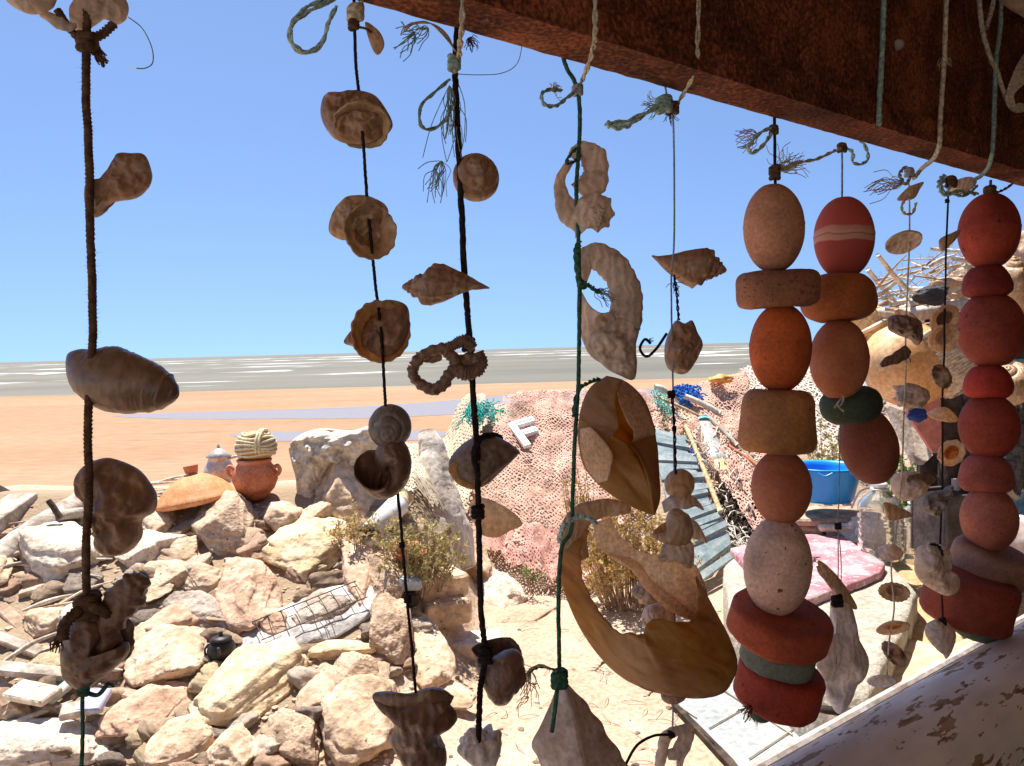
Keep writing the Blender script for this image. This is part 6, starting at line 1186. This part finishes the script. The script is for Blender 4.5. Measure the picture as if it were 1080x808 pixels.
p0, p1 = hit(742, 448, .08)[0], hit(760, 492, .08)[0]; ax = p1 - p0; btl = tag(empty('plastic_bottle', p1), 'crushed clear plastic bottle with a turquoise disc base on the slope', 'bottle')
V, Fc = tube([p0 + ax * t for t in (0, .05, .5, .8, .92, 1)], [.07, .078, .07, .075, .05, .03], 24, 30, .7, nz=.1, nzs=14); mkw('body', V, Fc, plain('bottle_milky', (.72, .74, .70), .25, transl=.4), btl); V, Fc = tube([p0 - ax * .06, p0 - ax * .004], .075, 24); mkw('base_disc', V, Fc, plain('turquoise', (.20, .58, .62), .4), btl); V, Fc = lumps(p0 - ax * .07, (.016, .016, .016), 1, 3, .05); mkw('yellow_dot', V, Fc, plain('yellow_plastic', (.75, .58, .08), .4), btl); V, Fc = tube([p1 - ax * .1, p1 + ax * .12], [.07, .05], 20, 8, .6); mkw('yellow_residue', V, Fc, plain('label_yellow', (.70, .60, .26), .5), btl)
# slatted blue-grey sheet sliding down the bank
pn_ = tag(empty('slatted_sheet', hit(730, 540, .05)[0]), 'weathered pale blue slatted sheet leaning down the bank', 'sheet')
tl, tr, br_, bl = hit(684, 452, .12)[0], hit(720, 462, .12)[0], hit(776, 585, .10)[0], hit(726, 626, .06)[0]
bls = mat('sheet_blue', [(.3, (.17, .225, .24)), (.5, (.26, .315, .325)), (.7, (.38, .41, .41))], 8, .7, .4, 60, 0, .2)
for i in range(22):
    t0, t1 = i / 22, (i + .9) / 22; A_ = tl + (bl - tl) * t0; B_ = tr + (br_ - tr) * t0; C2 = tr + (br_ - tr) * t1; D_ = tl + (bl - tl) * t1
    j = rg.uniform(-.02, .03) * np.array([1, -.3, 0]); n_ = np.array([0, 0, .014 + .008 * (i % 3)]); V = np.array([A_, B_ + j, C2 + j, D_, A_ + n_, B_ + n_ + j, C2 + n_ + j, D_ + n_])
    mkw('slat', V, [(0, 3, 2, 1), (4, 5, 6, 7), (0, 1, 5, 4), (1, 2, 6, 5), (2, 3, 7, 6), (3, 0, 4, 7)], bls, pn_, False)
# metal letter F lying on the net
c = hit(556, 458, .09)[0]; nrm = np.array([0, -.52, .85]); ex = RT * math.cos(R_(22)) + UP * math.sin(R_(22)); ex -= nrm * (ex @ nrm); ex /= np.linalg.norm(ex); ey = np.cross(nrm, ex); a_ = R_(12); ex, ey = ex * math.cos(a_) + ey * math.sin(a_), ey * math.cos(a_) - ex * math.sin(a_)
lf = tag(empty('metal_letter', c), 'white metal channel letter F lying on the pink net', 'letter'); R = np.column_stack([ex, ey, nrm]); whm = plain('white_enamel', (.80, .80, .80), .4, bump=.1, fine=.05); grm = plain('grey_channel', (.34, .34, .35), .6)
def fbars(s, z0, z1, ins):
    mb = MB()
    for (x0, x1, y0, y1) in [(-.10, -.045, -.16, .16), (-.045, .12, .10, .16), (-.045, .085, -.03, .03)]:
        i2 = ins if x0 < -.05 else 0
        mb.add(*box(((x0 + x1) / 2 - (ins / 2 if x0 > -.05 else 0), (y0 + y1) / 2, (z0 + z1) / 2), (x1 - x0 - ins * (2 if x0 < -.05 else 0) , y1 - y0 - 2 * ins, z1 - z0), None, 0))
    return np.concatenate(mb.V) @ R.T + c, mb.F
V, Fc = fbars(1, 0, .035, 0); mkw('letter_body', V, Fc, whm, lf, False); V, Fc = fbars(1, .0355, .0375, .018); mkw('channel', V, Fc, grm, lf, False)
# ------------------------------------------------------------------ bushes
def bush(label, px, py, w_, h_, Z, stems, leaves, lm, sm, seed, leaf=.018, name='bush', cat='bush', up=1.0, sprig=1):
    rg = random.Random(seed); c, Zh = hit(px, py + h_ / 2, .01); Z = Zh if Z is None or Zh < Z else Z; k = Z / F; c = P(px, py + h_ / 2, Z); o = tag(empty(name, c), label, cat); ms, ml = MB(), MB(); tips = []
    for i in range(stems):
        a = rg.uniform(0, 6.28); rr = math.sqrt(rg.random()); b = c + np.array([math.cos(a) * w_ * .25 * k * rr, math.sin(a) * .12 * rr, -.02])
        e = c + np.array([math.cos(a) * w_ * .5 * k * rr, math.sin(a) * w_ * .35 * k * rr, h_ * k * up * rg.uniform(.5, 1.05) * (1 - .45 * rr)]); mid = (b + e) / 2 + np.array([rg.uniform(-1, 1), rg.uniform(-1, 1), rg.uniform(0, 1)]) * .03
        p = cr([b, mid, e], 9); ms.add(*tube(p, np.linspace(.0035, .0012, 9), 4, cap=False)); tips.append(p)
        for s_ in range(3):
            q = p[rg.randrange(3, 9)]; e2 = q + np.array([rg.uniform(-1, 1), rg.uniform(-1, 1), rg.uniform(-.1, 1)]) * .06; p2 = cr([q, (q + e2) / 2 + [0, 0, .01], e2], 5); ms.add(*tube(p2, .0011, 3, cap=False)); tips.append(p2)
    for i in range(leaves):
        p = tips[rg.randrange(len(tips))]; q = p[rg.randrange(len(p) // 3, len(p))]; d = np.array([rg.gauss(0, 1), rg.gauss(0, 1), rg.gauss(.5, .8)]); d /= np.linalg.norm(d); s_ = np.cross(d, [rg.random(), rg.random(), rg.random()]); s_ /= np.linalg.norm(s_); l = leaf * rg.uniform(.6, 1.4)
        ml.add([q, q + d * l * .5 + s_ * l * .22, q + d * l, q + d * l * .5 - s_ * l * .22], [(0, 1, 2, 3)])
    mkw('stems', np.concatenate(ms.V), ms.F, sm, o); mkw('foliage', np.concatenate(ml.V), ml.F, lm, o, False); return o
LD = mat('leaf_dry', [(.35, (.36, .23, .07)), (.5, (.54, .39, .15)), (.65, (.68, .55, .28))], 18, .85, .2, 60, .25, .1); LG = mat('leaf_grey_green', [(.35, (.24, .21, .08)), (.5, (.42, .36, .14)), (.65, (.60, .52, .28))], 18, .85, .2, 60, .25, .1); LV = mat('leaf_green', [(.35, (.05, .12, .025)), (.5, (.12, .22, .05)), (.65, (.24, .34, .10))], 14, .7, .2, 60, .3, .2)
bush('rust-brown dry shrub behind the giant broken shell', 665, 575, 140, 124, 5.0, 150, 14000, LD, WOODB, 1, .021, 'dry_bush'); bush('grey-green scrubby bush behind the black rope', 440, 578, 110, 80, 4.85, 80, 3600, LG, WOODB, 2, .022, 'dry_bush'); bush('dry scrub around the white canister', 385, 555, 70, 50, 4.95, 36, 1300, LD, WOODX, 3, .02, 'dry_bush')
bush('small dry weed at the foot of the tangled net', 612, 520, 44, 90, 5.5, 24, 900, LD, WOODB, 4, .02, 'dry_weed'); bush('yellow-green weed by the rose net heap', 562, 605, 30, 26, 4.75, 12, 200, LV, WOODB, 5, .02, 'weed'); bush('bright green leafy plant behind the plastic jugs', 985, 540, 80, 100, 4.9, 40, 1500, LV, WOODB, 6, .045, 'green_plant', 'plant'); bush('sprawling green plant under the gourd', 945, 500, 50, 90, 5.0, 26, 700, LV, WOODB, 7, .035, 'green_plant', 'plant'); bush('dry grassy weed behind the blue basin', 872, 470, 50, 60, 5.9, 24, 600, LG, WOODX, 8, .03, 'weed')
mb = MB()
for i in range(60):
    px, py = rg.uniform(480, 720), rg.uniform(640, 808); c_ = hit(px, py, .006)[0]; a = rg.uniform(0, 3.14); d = np.array([math.cos(a), math.sin(a), 0]) * rg.uniform(.02, .07); mb.add(*tube([c_ - d, c_ + [rg.uniform(-.02, .02), rg.uniform(-.02, .02), .012], c_ + d], .0016, 4, 8))
mb = MB()
for i in range(1500):
    px, py = rg.uniform(-40, 470), rg.uniform(530, 830); c_, Z_ = hit(px, py, .004)
    if c_[0] > -.25 or Z_ > 5.2: continue
    V_, F_ = ico(1); sc_ = rg.uniform(.006, .02); mb.add(V_ * np.array([rg.uniform(.6, 1.3), rg.uniform(.6, 1.3), rg.uniform(.3, .8)]) * sc_ * (1 + .3 * fbm(V_ * 1.3 + i, 2))[:, None] + c_, F_)
tag(mkw('gravel', np.concatenate(mb.V), mb.F, K_SAND, None, False), 'grit and small stone chips between the rocks', 'gravel', kind='stuff')
mb = MB()
for i in range(60):
    px, py = rg.uniform(480, 720), rg.uniform(640, 808); c_ = hit(px, py, .006)[0]; a = rg.uniform(0, 3.14); d = np.array([math.cos(a), math.sin(a), 0]) * rg.uniform(.02, .07); mb.add(*tube([c_ - d, c_ + [rg.uniform(-.02, .02), rg.uniform(-.02, .02), .012], c_ + d], .0016, 4, 8))
tag(mkw('twig_litter', np.concatenate(mb.V), mb.F, WOODB), 'scattered thin twigs and straw on the sand floor', 'twigs', kind='stuff')
# ------------------------------------------------------------------ platform, floor and furniture at the right
def slab(name, label, cat, outline, z1, z0, m, n=160, rough=.012, kind=None, bev=.02, rad=0):
    q = np.array([G(px, py, z1)[:2] for px, py in outline])
    if rad: b = cr(q, n, True)
    else:
        seg = np.concatenate([q, q[:1]]); s = np.concatenate([[0], np.cumsum(np.linalg.norm(np.diff(seg, axis=0), axis=1))]); t = np.linspace(0, s[-1], n, endpoint=False); b = np.column_stack([np.interp(t, s, seg[:, 0]), np.interp(t, s, seg[:, 1])])
    b = b + np.column_stack([fbm(np.column_stack([b * 5, np.zeros(n)]), 3), fbm(np.column_stack([b * 5, np.ones(n)]), 3)]) * rough
    c = b.mean(0); V = []; rings = [(1.0, z0), (1.0, (z0 + z1) / 2), (1.0, z1 - bev), (1 - bev * 1.2, z1)] + [(t, z1) for t in (.85, .7, .5, .3, .12)]
    for sc, z in rings:
        p = c + (b - c) * sc; zz = np.full(n, z)
        if z > z1 - 1e-6: zz = zz + fbm(np.column_stack([p * 6, np.zeros(n)]), 3) * rough * .6
        V.append(np.column_stack([p, zz]))
    V.append([[c[0], c[1], z1]]); V = np.concatenate(V); k = len(rings); f = gridF(k, n, False, True); e = (k - 1) * n
    f += [(e + j, e + (j + 1) % n, k * n) for j in range(n)]
    return tag(mkw(name, V, f, m), label, cat, None, kind)
plaster = mat('rough_whitewash', [(.3, (.34, .30, .24)), (.5, (.42, .375, .31)), (.7, (.48, .44, .375))], 5, .9, 1.0, 40, 0, .1, spots=(30, .66, (.40, .32, .22)), bdist=.012)
slab('stone_bench', 'low whitewashed stone bench under the pink mat', 'bench', [(762, 597), (800, 566), (880, 560), (935, 590), (968, 624), (950, 668), (915, 738), (860, 715), (800, 668), (768, 640)], .30, -.05, plaster)
pinkm = mat('pink_mat', [(.35, (.40, .15, .18)), (.5, (.44, .21, .24)), (.62, (.48, .32, .34))], 7, .9, .5, 60, 0, .1, spots=(26, .60, (.58, .47, .46)), detail=8)
slab('pink_mat', 'pink foam mat with white scuffs lying on the stone bench', 'mat', [(770, 578), (845, 562), (890, 566), (934, 594), (928, 604), (868, 626), (848, 634), (800, 610)], .345, .305, pinkm, rough=.008, bev=.01)
ysm = mat('yellow_sandstone', [(.3, (.38, .25, .13)), (.5, (.46, .32, .18)), (.7, (.52, .38, .24))], 4, .9, .9, 30, 0, .1, spots=(9, .62, (.50, .33, .18), (1, 3, 1)), detail=9, bdist=.012)
slab('sandstone_step', 'orange layered sandstone step between the bench and the planter', 'step', [(930, 588), (960, 574), (1010, 570), (1060, 590), (1090, 640), (1040, 670), (985, 690), (955, 672), (968, 630)], .16, -.05, ysm, rough=.02)
slab('cream_stone', 'smooth cream sandstone block under the limpet chain', 'stone', [(952, 676), (1000, 680), (1060, 660), (1090, 720), (1000, 790), (900, 800), (912, 745)], .19, -.05, mat('cream_sandstone', [(.3, (.44, .34, .19)), (.5, (.50, .40, .25)), (.7, (.56, .46, .31))], 3, .9, .5, 30, 0, .1, bdist=.008), rad=1)
slab('tile_floor', 'white marble tiles laid in the sand', 'floor', [(712, 742), (745, 722), (800, 700), (880, 738), (850, 800), (800, 830), (770, 800)], .016, -.02, mat('marble_tile', [(.3, (.28, .30, .295)), (.5, (.33, .35, .345)), (.7, (.38, .39, .385))], 4, .45, .2, 40, 0, .3), kind='structure', rough=.002, bev=.004)
jm = plain('tile_joint', (.40, .33, .25), .9)
for a, b in [((748, 768), (800, 738)), ((757, 724), (836, 775)), ((735, 757), (712, 742)), ((790, 800), (850, 760))]:
    p0, p1 = G(*a, .022), G(*b, .022); V, Fc = tube([p0, p1], .003, 5, 3); tag(mkw('tile_joint', V, Fc, jm), 'sandy joint between the white marble tiles', None, None, 'structure')
slab('dark_edging', 'dark strip edging the marble tiles', 'edging', [(708, 741), (712, 739), (773, 800), (796, 830), (791, 830)], .024, -.02, WOODD, rough=.004, bev=.004)
log('driftwood_stick', 'dark stick lying on the tiles below the deep red drum float', [(850, 742, 2.6, 3), (868, 748, 2.55, 5), (900, 752, 2.5, 6)], WOODD, .8, .1)
# table of old boards with the blue basin
c = P(875, 540, 5.0); zt = c[2]; tbl = tag(empty('board_table', [c[0], c[1], 0]), 'low table of stone blocks and boards under the blue basin', 'table')
Rz = rot('Z', -8)
for (dx, dy, dz, sx, sy, sz, m, nm) in [(.02, 0, -.025, .62, .42, .045, WOODB, 'top_board'), (.10, -.24, -.05, .46, .06, .04, WOOD, 'front_batten'), (-.2, -.02, -.14, .22, .36, .17, K_SAND, 'stone_block'), (.04, -.02, -.14, .22, .36, .17, K_WHITE, 'stone_block'), (.25, 0, -.14, .17, .34, .17, K_SAND, 'stone_block'), (0, 0, -.39, .60, .34, .32, K_GREY, 'stone_block')]:
    V, Fc = box((0, 0, 0), (sx, sy, sz), None, .012); V = V @ Rz.T + c + Rz @ np.array([dx, dy, dz]); V = V + np.column_stack([fbm(V * 9, 2)] * 3) * .01; mkw(nm, V, Fc, m, tbl, False)
blu = plain('blue_plastic', (.012, .30, .78), .35, bump=.05, fine=.04, spec=.5)
cb = P(872, 527, 4.98); bs = tag(empty('blue_basin', cb), 'bright blue plastic wash basin on the board table', 'basin')
lathe_at('bowl', cb, [(0, .001), (0, .155), (.02, .166), (.20, .205), (.215, .213), (.219, .226), (.209, .228), (.209, .222), (.222, .230), (.226, .222), (.216, .208), (.19, .198), (.02, .158), (.012, .001)], blu, bs, 72)
for s_ in (-1, 1):
    V, Fc = tube([cb + [s_ * .05, -.224, .212], cb + [s_ * .10, -.218, .190], cb + [s_ * .14, -.19, .212]], .007, 8, 14); mkw('grip', V, Fc, blu, bs)
V, Fc = lumps(P(912, 563, 4.75), (.125, .08, .10), 9, 5, .5, 0, fine=.08, freq=2.2); bg_ = tag(mkw('plastic_bag', V, Fc, plain('bag_white', (.78, .77, .74), .3, transl=.2, bump=.6, bscale=30)), 'crumpled white plastic bag in front of the board table', 'bag')
p_ = [P(898, 536, 4.8), P(908, 518, 4.8), P(925, 516, 4.8), P(938, 530, 4.75), P(944, 540, 4.7)]; V, Fc = tube(p_, .006, 6, 40); tag(mkw('white_cable', V, Fc, whp), 'white cable looping over the plastic bag', 'cable')
# jugs of water
jm_ = bpy.data.materials.new('clear_plastic'); jm_.use_nodes = True; b = jm_.node_tree.nodes['Principled BSDF']; b.inputs['Base Color'].default_value = (.80, .80, .74, 1); b.inputs['Roughness'].default_value = .12; b.inputs['Transmission Weight'].default_value = .85; b.inputs['IOR'].default_value = 1.12
def jug(px, py, Z, hpx, cap, label):
    c = P(px, py, Z); h = hpx * Z / F; r = h * .27; o = tag(empty('water_jug', c), label, 'jug'); pr = [(0, .001), (0, r * .9), (.02 * h, r)]
    for i in range(1, 28): z = .02 + .66 * i / 28; pr.append((z * h, r * (1 - .05 * (i % 4 == 0) - .02 * (i % 4 == 1))))
    pr += [(.72 * h, r * .96), (.80 * h, r * .72), (.87 * h, r * .36), (.90 * h, r * .30), (.94 * h, r * .30)]
    lathe_at('body', c, pr, jm_, o, 40); lathe_at('cap', c + [0, 0, .941 * h], [(0, .001), (0, r * .36), (.05 * h, r * .35), (.052 * h, .001)], cap, o, 28); lathe_at('neck_ring', c + [0, 0, .90 * h], [(0, r * .305), (0, r * .42), (.02 * h, r * .42), (.02 * h, r * .305)], whp, o, 28); return o
jug(928, 588, 4.4, 80, whp, 'clear ribbed water jug with a white cap beside the plastic bag'); jug(966, 592, 4.3, 68, plain('cap_blue', (.12, .30, .68), .4), 'clear ribbed water jug with a blue cap beside the dark planter')
# planter
c = P(1004, 582, 4.1); pl_ = tag(empty('planter_box', c), 'dark wooden planter box with a green plant behind the jugs', 'planter')
h = .33
for i, (dx, dy, sx, sy) in enumerate([(0, -.12, .30, .02), (0, .12, .30, .02), (-.14, 0, .02, .22), (.14, 0, .02, .22)]): V, Fc = box((dx, dy, h / 2), (sx, sy, h), None, .004); mkw('side', V @ rot('Z', 14).T + c, Fc, mat('planter_wood', [(.3, (.06, .05, .045)), (.7, (.16, .13, .115))], 9, .85, .7, 50), pl_, False)
V, Fc = box((0, 0, h - .03), (.26, .22, .02)); mkw('soil', V @ rot('Z', 14).T + c, Fc, WOODD, pl_, False)
# salmon board, grey board, dark posts and the peeling blue panel of the hut
def board(name, label, pts, Z, th, m, cat='board'):
    q = np.array([P(x, y, z if z else Z) for x, y, *r in pts for z in [r[0] if r else 0]]); n_ = np.cross(q[1] - q[0], q[2] - q[0]); n_ /= np.linalg.norm(n_); n_ = n_ if n_ @ fw < 0 else -n_; k = len(q)
    V = np.concatenate([q, q - n_ * th]); f = [tuple(range(k)), tuple(range(2 * k - 1, k - 1, -1))] + [(i, i + k, (i + 1) % k + k, (i + 1) % k) for i in range(k)]
    return tag(mkw(name, V, f, m, None, False), label, cat)
board('salmon_board', 'salmon pink painted board standing under the gourd', [(956, 414), (992, 414), (994, 478), (985, 478), (958, 438)], 4.2, .03, plain('salmon_paint', (.66, .24, .18), .7, bump=.2))
board('grey_board', 'sloping grey board behind the green plant', [(938, 428, 4.5), (960, 436, 4.5), (984, 480, 4.3), (978, 486, 4.3), (966, 486, 4.3)], 4.4, .04, WOODX)
V, Fc = lumps(P(968, 438, 4.12), (.05, .04, .035), 8, 4, .3); tag(mkw('blue_cloth', V, Fc, plain('cloth_navy', (.02, .05, .20), .9)), 'small navy blue cloth wad before the salmon board', 'cloth')
log('hut_post', 'dark charred post at the hut corner behind the salmon board', [(1000, 370, 4.3, 13), (1000, 430, 4.3, 14), (1003, 500, 4.3, 14), (1002, 590, 4.25, 15)], WOODD, .8, .1); log('hut_post', 'greyish dark post next to the charred post', [(1022, 370, 4.35, 12), (1020, 450, 4.35, 14), (1018, 520, 4.35, 13), (1022, 600, 4.3, 14)], mat('post_grey', [(.3, (.05, .045, .04)), (.7, (.22, .19, .17))], 18, .85, .9, 60, bdist=.006), .8, .2); log('hut_post', 'thin pale post below the orange-hearted limpet', [(1008, 505, 4.2, 5), (1010, 540, 4.2, 6), (1012, 580, 4.2, 6)], WOOD, .8, .15)
peel = mat('peeling_blue', [(.3, (.08, .24, .36)), (.5, (.14, .32, .44)), (.7, (.30, .46, .54))], 12, .8, .5, 50, 0, .15, spots=(9, .52, (.66, .54, .38)), bdist=.004)
board('painted_hoarding', 'peeling blue and cream painted panel behind the third float stack', [(1052, 380), (1130, 376), (1130, 600), (1052, 596)], 4.15, .03, peel, 'panel')
V, Fc = lumps(P(1075, 470, 3.9), (.05, .05, .23), 4, 5, .3, 0, fine=.1, freq=2); tag(mkw('net_bundle', V, Fc, mat('tarred_net', [(.3, (.02, .018, .018)), (.6, (.10, .09, .09))], 40, .9, 1, 90, bdist=.006)), 'black tarred net bundle hanging on the peeling blue panel', 'fishing net')
W(1070, 405, 36, 46, S_TAN, 'big tan clam shell half hidden behind the third float stack', 20, 20, 30, off=.5, turns=3, W=2.2, R=.5, T=.9, a=.56, bu=.6, bd=.9, taper=.3, name='whelk_shell'); W(1074, 300, 30, 60, S_TAN, 'tan shell peeking out beside the large dusky egg float', 20, 10, 10, off=.5, turns=4, W=1.9, R=.5, T=1.1, a=.55, bu=.6, bd=1, taper=.4)
V, Fc = lumps(P(1078, 575, 3.0), (.10, .09, .12), 12, 4, .1); tag(mkw('pale_sack', V, Fc, plain('sack_pink', (.66, .54, .50), .9)), 'pale pinkish sack at the far edge behind the clay ball float', 'sack')
# gourd hanging below the woodpile
c = P(958, 385, 3.9); k = 3.9 / F; gd = tag(empty('bottle_gourd', c), 'huge tan dried gourd hanging under the woodpile', 'gourd'); gm = mat('gourd_tan', [(.3, (.52, .22, .07)), (.5, (.64, .33, .13)), (.7, (.76, .50, .27))], 5, .45, .2, 60, 0, .35, spots=(20, .72, (.36, .20, .10)))
V, Fc = lumps((0, 0, 0), (47 * k, 44 * k, 44 * k), 21, 5, .03, 0, fine=.008); mk('body', V @ rot('Y', 20).T, Fc, gm, gd, True, Matrix.Translation(Vector(c)))
V, Fc = tube([P(985, 352, 3.85), P(990, 368, 3.85), P(993, 392, 3.85), P(988, 412, 3.85)], np.array([6, 11, 12, 5]) * k, 20, 24, .5, nz=.2, nzs=14); mkw('rim_scar', V, Fc, mat('gourd_scar', [(.3, (.28, .15, .08)), (.7, (.62, .40, .24))], 30, .8, .5, 80), gd)
V, Fc = tube([P(950, 341, 3.88), P(945, 326, 3.86)], .012, 8, 8); mkw('stalk', V, Fc, WOODB, gd)
# baskets
def basket(label, px, py, Z, rpx, hpx, R, m, top=1.15, rows=22):
    c = P(px, py, Z); k = Z / F; h, r = hpx * k, rpx * k; o = tag(empty('woven_basket', c), label, 'basket'); n = 90; a = np.linspace(0, 2 * math.pi, n, endpoint=False); V = []
    for i in range(rows * 3 + 1):
        t = i / (rows * 3); rad = r * (.55 + (top - .55) * math.sin(min(1, t * 1.1) * math.pi / 2) ** .7); w_ = np.sin(a * 22 + (i // 3) * math.pi) * .018 * r + (.03 * r if i % 3 == 1 else 0); V.append(np.column_stack([(rad + w_) * np.cos(a), (rad + w_) * np.sin(a), np.full(n, t * h)]))
    V = np.concatenate(V); f = gridF(rows * 3 + 1, n, False, True); e = len(V); V = np.concatenate([V, [[0, 0, .001]]]); f += [(j, e, (j + 1) % n) for j in range(n)]
    q = mk('weave', V @ np.asarray(R).T, f, m, o, True, Matrix.Translation(Vector(c))); solid(q, .006)
    V, Fc = tube([[r * top * math.cos(x), r * top * math.sin(x), h] for x in np.linspace(0, 2 * math.pi, 60)], .014, 8); mk('rim', V @ np.asarray(R).T, Fc, m, o, True, Matrix.Translation(Vector(c))); return o
basket('wicker basket hanging open side up behind the limpets', 1030, 404, 3.8, 46, 62, rot('Y', -28) @ rot('X', -24), mat('wicker_grey', [(.35, (.36, .26, .17)), (.6, (.60, .48, .35))], 40, .8, .4, 120)); basket('straw basket on its side at the edge of the woodpile', 936, 342, 4.3, 21, 48, rot('Y', -84), WICK, 1.05, 14)
# woodpile on the hut: branches, twigs, stones, dark cloth
log('driftwood_log', 'thick bleached log along the bottom of the woodpile', [(920, 330, 4.25, 6), (950, 333, 4.2, 9), (985, 328, 4.15, 9), (1030, 322, 4.1, 8), (1100, 318, 4.1, 9)], WOOD, .85, .15); log('driftwood_log', 'bleached curved log above the thick one in the woodpile', [(958, 322, 4.2, 4), (985, 312, 4.2, 6), (1012, 300, 4.2, 6), (1040, 296, 4.2, 5), (1100, 280, 4.2, 5)], WOOD, .85, .15)
rg = random.Random(44)
for i in range(95):
    t = rg.random(); px = 930 + 170 * t; top = 296 - 45 * min(1, t * 1.6); py = rg.uniform(top, 345); Z = rg.uniform(4.1, 4.9); a = rg.gauss(.15, .35) if rg.random() < .8 else rg.uniform(-1, 1); l = rg.uniform(14, 44); dz = rg.uniform(-.2, .2)
    p0, p1 = P(px - l * math.cos(a), py + l * math.sin(a), Z - dz), P(px + l * math.cos(a), py - l * math.sin(a), Z + dz); md = (p0 + p1) / 2 + np.array([0, 0, rg.uniform(-.03, .03)]); r = rg.choice([.005, .007, .010, .014, .018])
    V, Fc = tube([p0, md, p1], [r * .8, r, r * .5], 8, 14, .85, nz=.3, nzs=16); tag(mkw('driftwood_branch', V, Fc, rg.choice([WOOD, WOODX, WOOD, WOODB])), 'bleached driftwood branch piled on the hut roof', 'driftwood', 'branches of the woodpile')
for i in range(10):
    px, py = rg.uniform(1000, 1095), rg.uniform(290, 350); V, Fc = lumps(P(px, py, 4.5), (.09, .09, .06), 60 + i, 3, .2, 5); tag(mkw('rubble_stone', V, Fc, K_SAND), 'pale stone packed between branches of the woodpile', 'rock', 'stones in the woodpile')
V, Fc = lumps(P(985, 312, 4.05), (.10, .05, .055), 8, 5, .22, 5, fine=.05, freq=1.6); tag(mkw('dark_cloth', V, Fc, plain('cloth_charcoal', (.05, .052, .06), .85, bump=.6, bscale=40)), 'crumpled charcoal cloth stuffed into the woodpile', 'cloth')
V, Fc = lumps(P(1000, 298, 4.15), (.085, .06, .03), 18, 4, .2); tag(mkw('flat_stone', V, Fc, K_PINK), 'flat tan stone topping the charcoal cloth', 'rock'); V, Fc = lumps(P(1077, 268, 4.2), (.10, .09, .12), 28, 4, .25, 6); tag(mkw('boulder', V, Fc, K_PINK), 'brown stone on top of the woodpile beside the top red float', 'rock')
V, Fc = lumps(P(1078, 330, 4.2), (.12, .1, .10), 31, 4, .25, 6); tag(mkw('boulder', V, Fc, K_SAND), 'pale stone low in the woodpile at the picture edge', 'rock')
# fine dead twigs sticking out of the pile
dt = tag(empty('dead_twigs', P(980, 300, 4.4)), 'spray of thin dead twigs rising over the woodpile', 'twigs')
for i in range(26):
    px, py = rg.uniform(940, 1040), rg.uniform(290, 315); mb = MB()
    def grow(x, y, z, a, l, r, d):
        x2, y2, z2 = x + l * math.cos(a), y - l * math.sin(a), z + rg.uniform(-.03, .03); mb.add(*tube([P(x, y, z), P((x + x2) / 2 + rg.uniform(-1, 1), (y + y2) / 2 + rg.uniform(-1, 1), (z + z2) / 2), P(x2, y2, z2)], [r, r * .8, r * .6], 4, 6, cap=False))
        if d: 
            for s_ in range(2): grow(x2, y2, z2, a + rg.uniform(-.9, .9), l * rg.uniform(.5, .8), r * .65, d - 1)
    grow(px, py, rg.uniform(4.2, 4.7), rg.choice([rg.uniform(.2, 1.3), rg.uniform(1.8, 3.0)]), rg.uniform(12, 22), .0032, 3); mkw('twig', np.concatenate(mb.V), mb.F, WOODX, dt)
# hut body behind the posts, roof under the woodpile
V, Fc = box((0, 0, 0), (1.9, .08, 1.75), None, .01); c = P(1110, 440, 4.75); M4 = Matrix.Translation(Vector((c[0] + .18, c[1], .85))) @ Matrix.Rotation(R_(-8), 4, 'Z'); tag(mk('hut_wall', V, Fc, WOODD, None, False, M4), 'dark plank wall of the driftwood hut', 'hut')
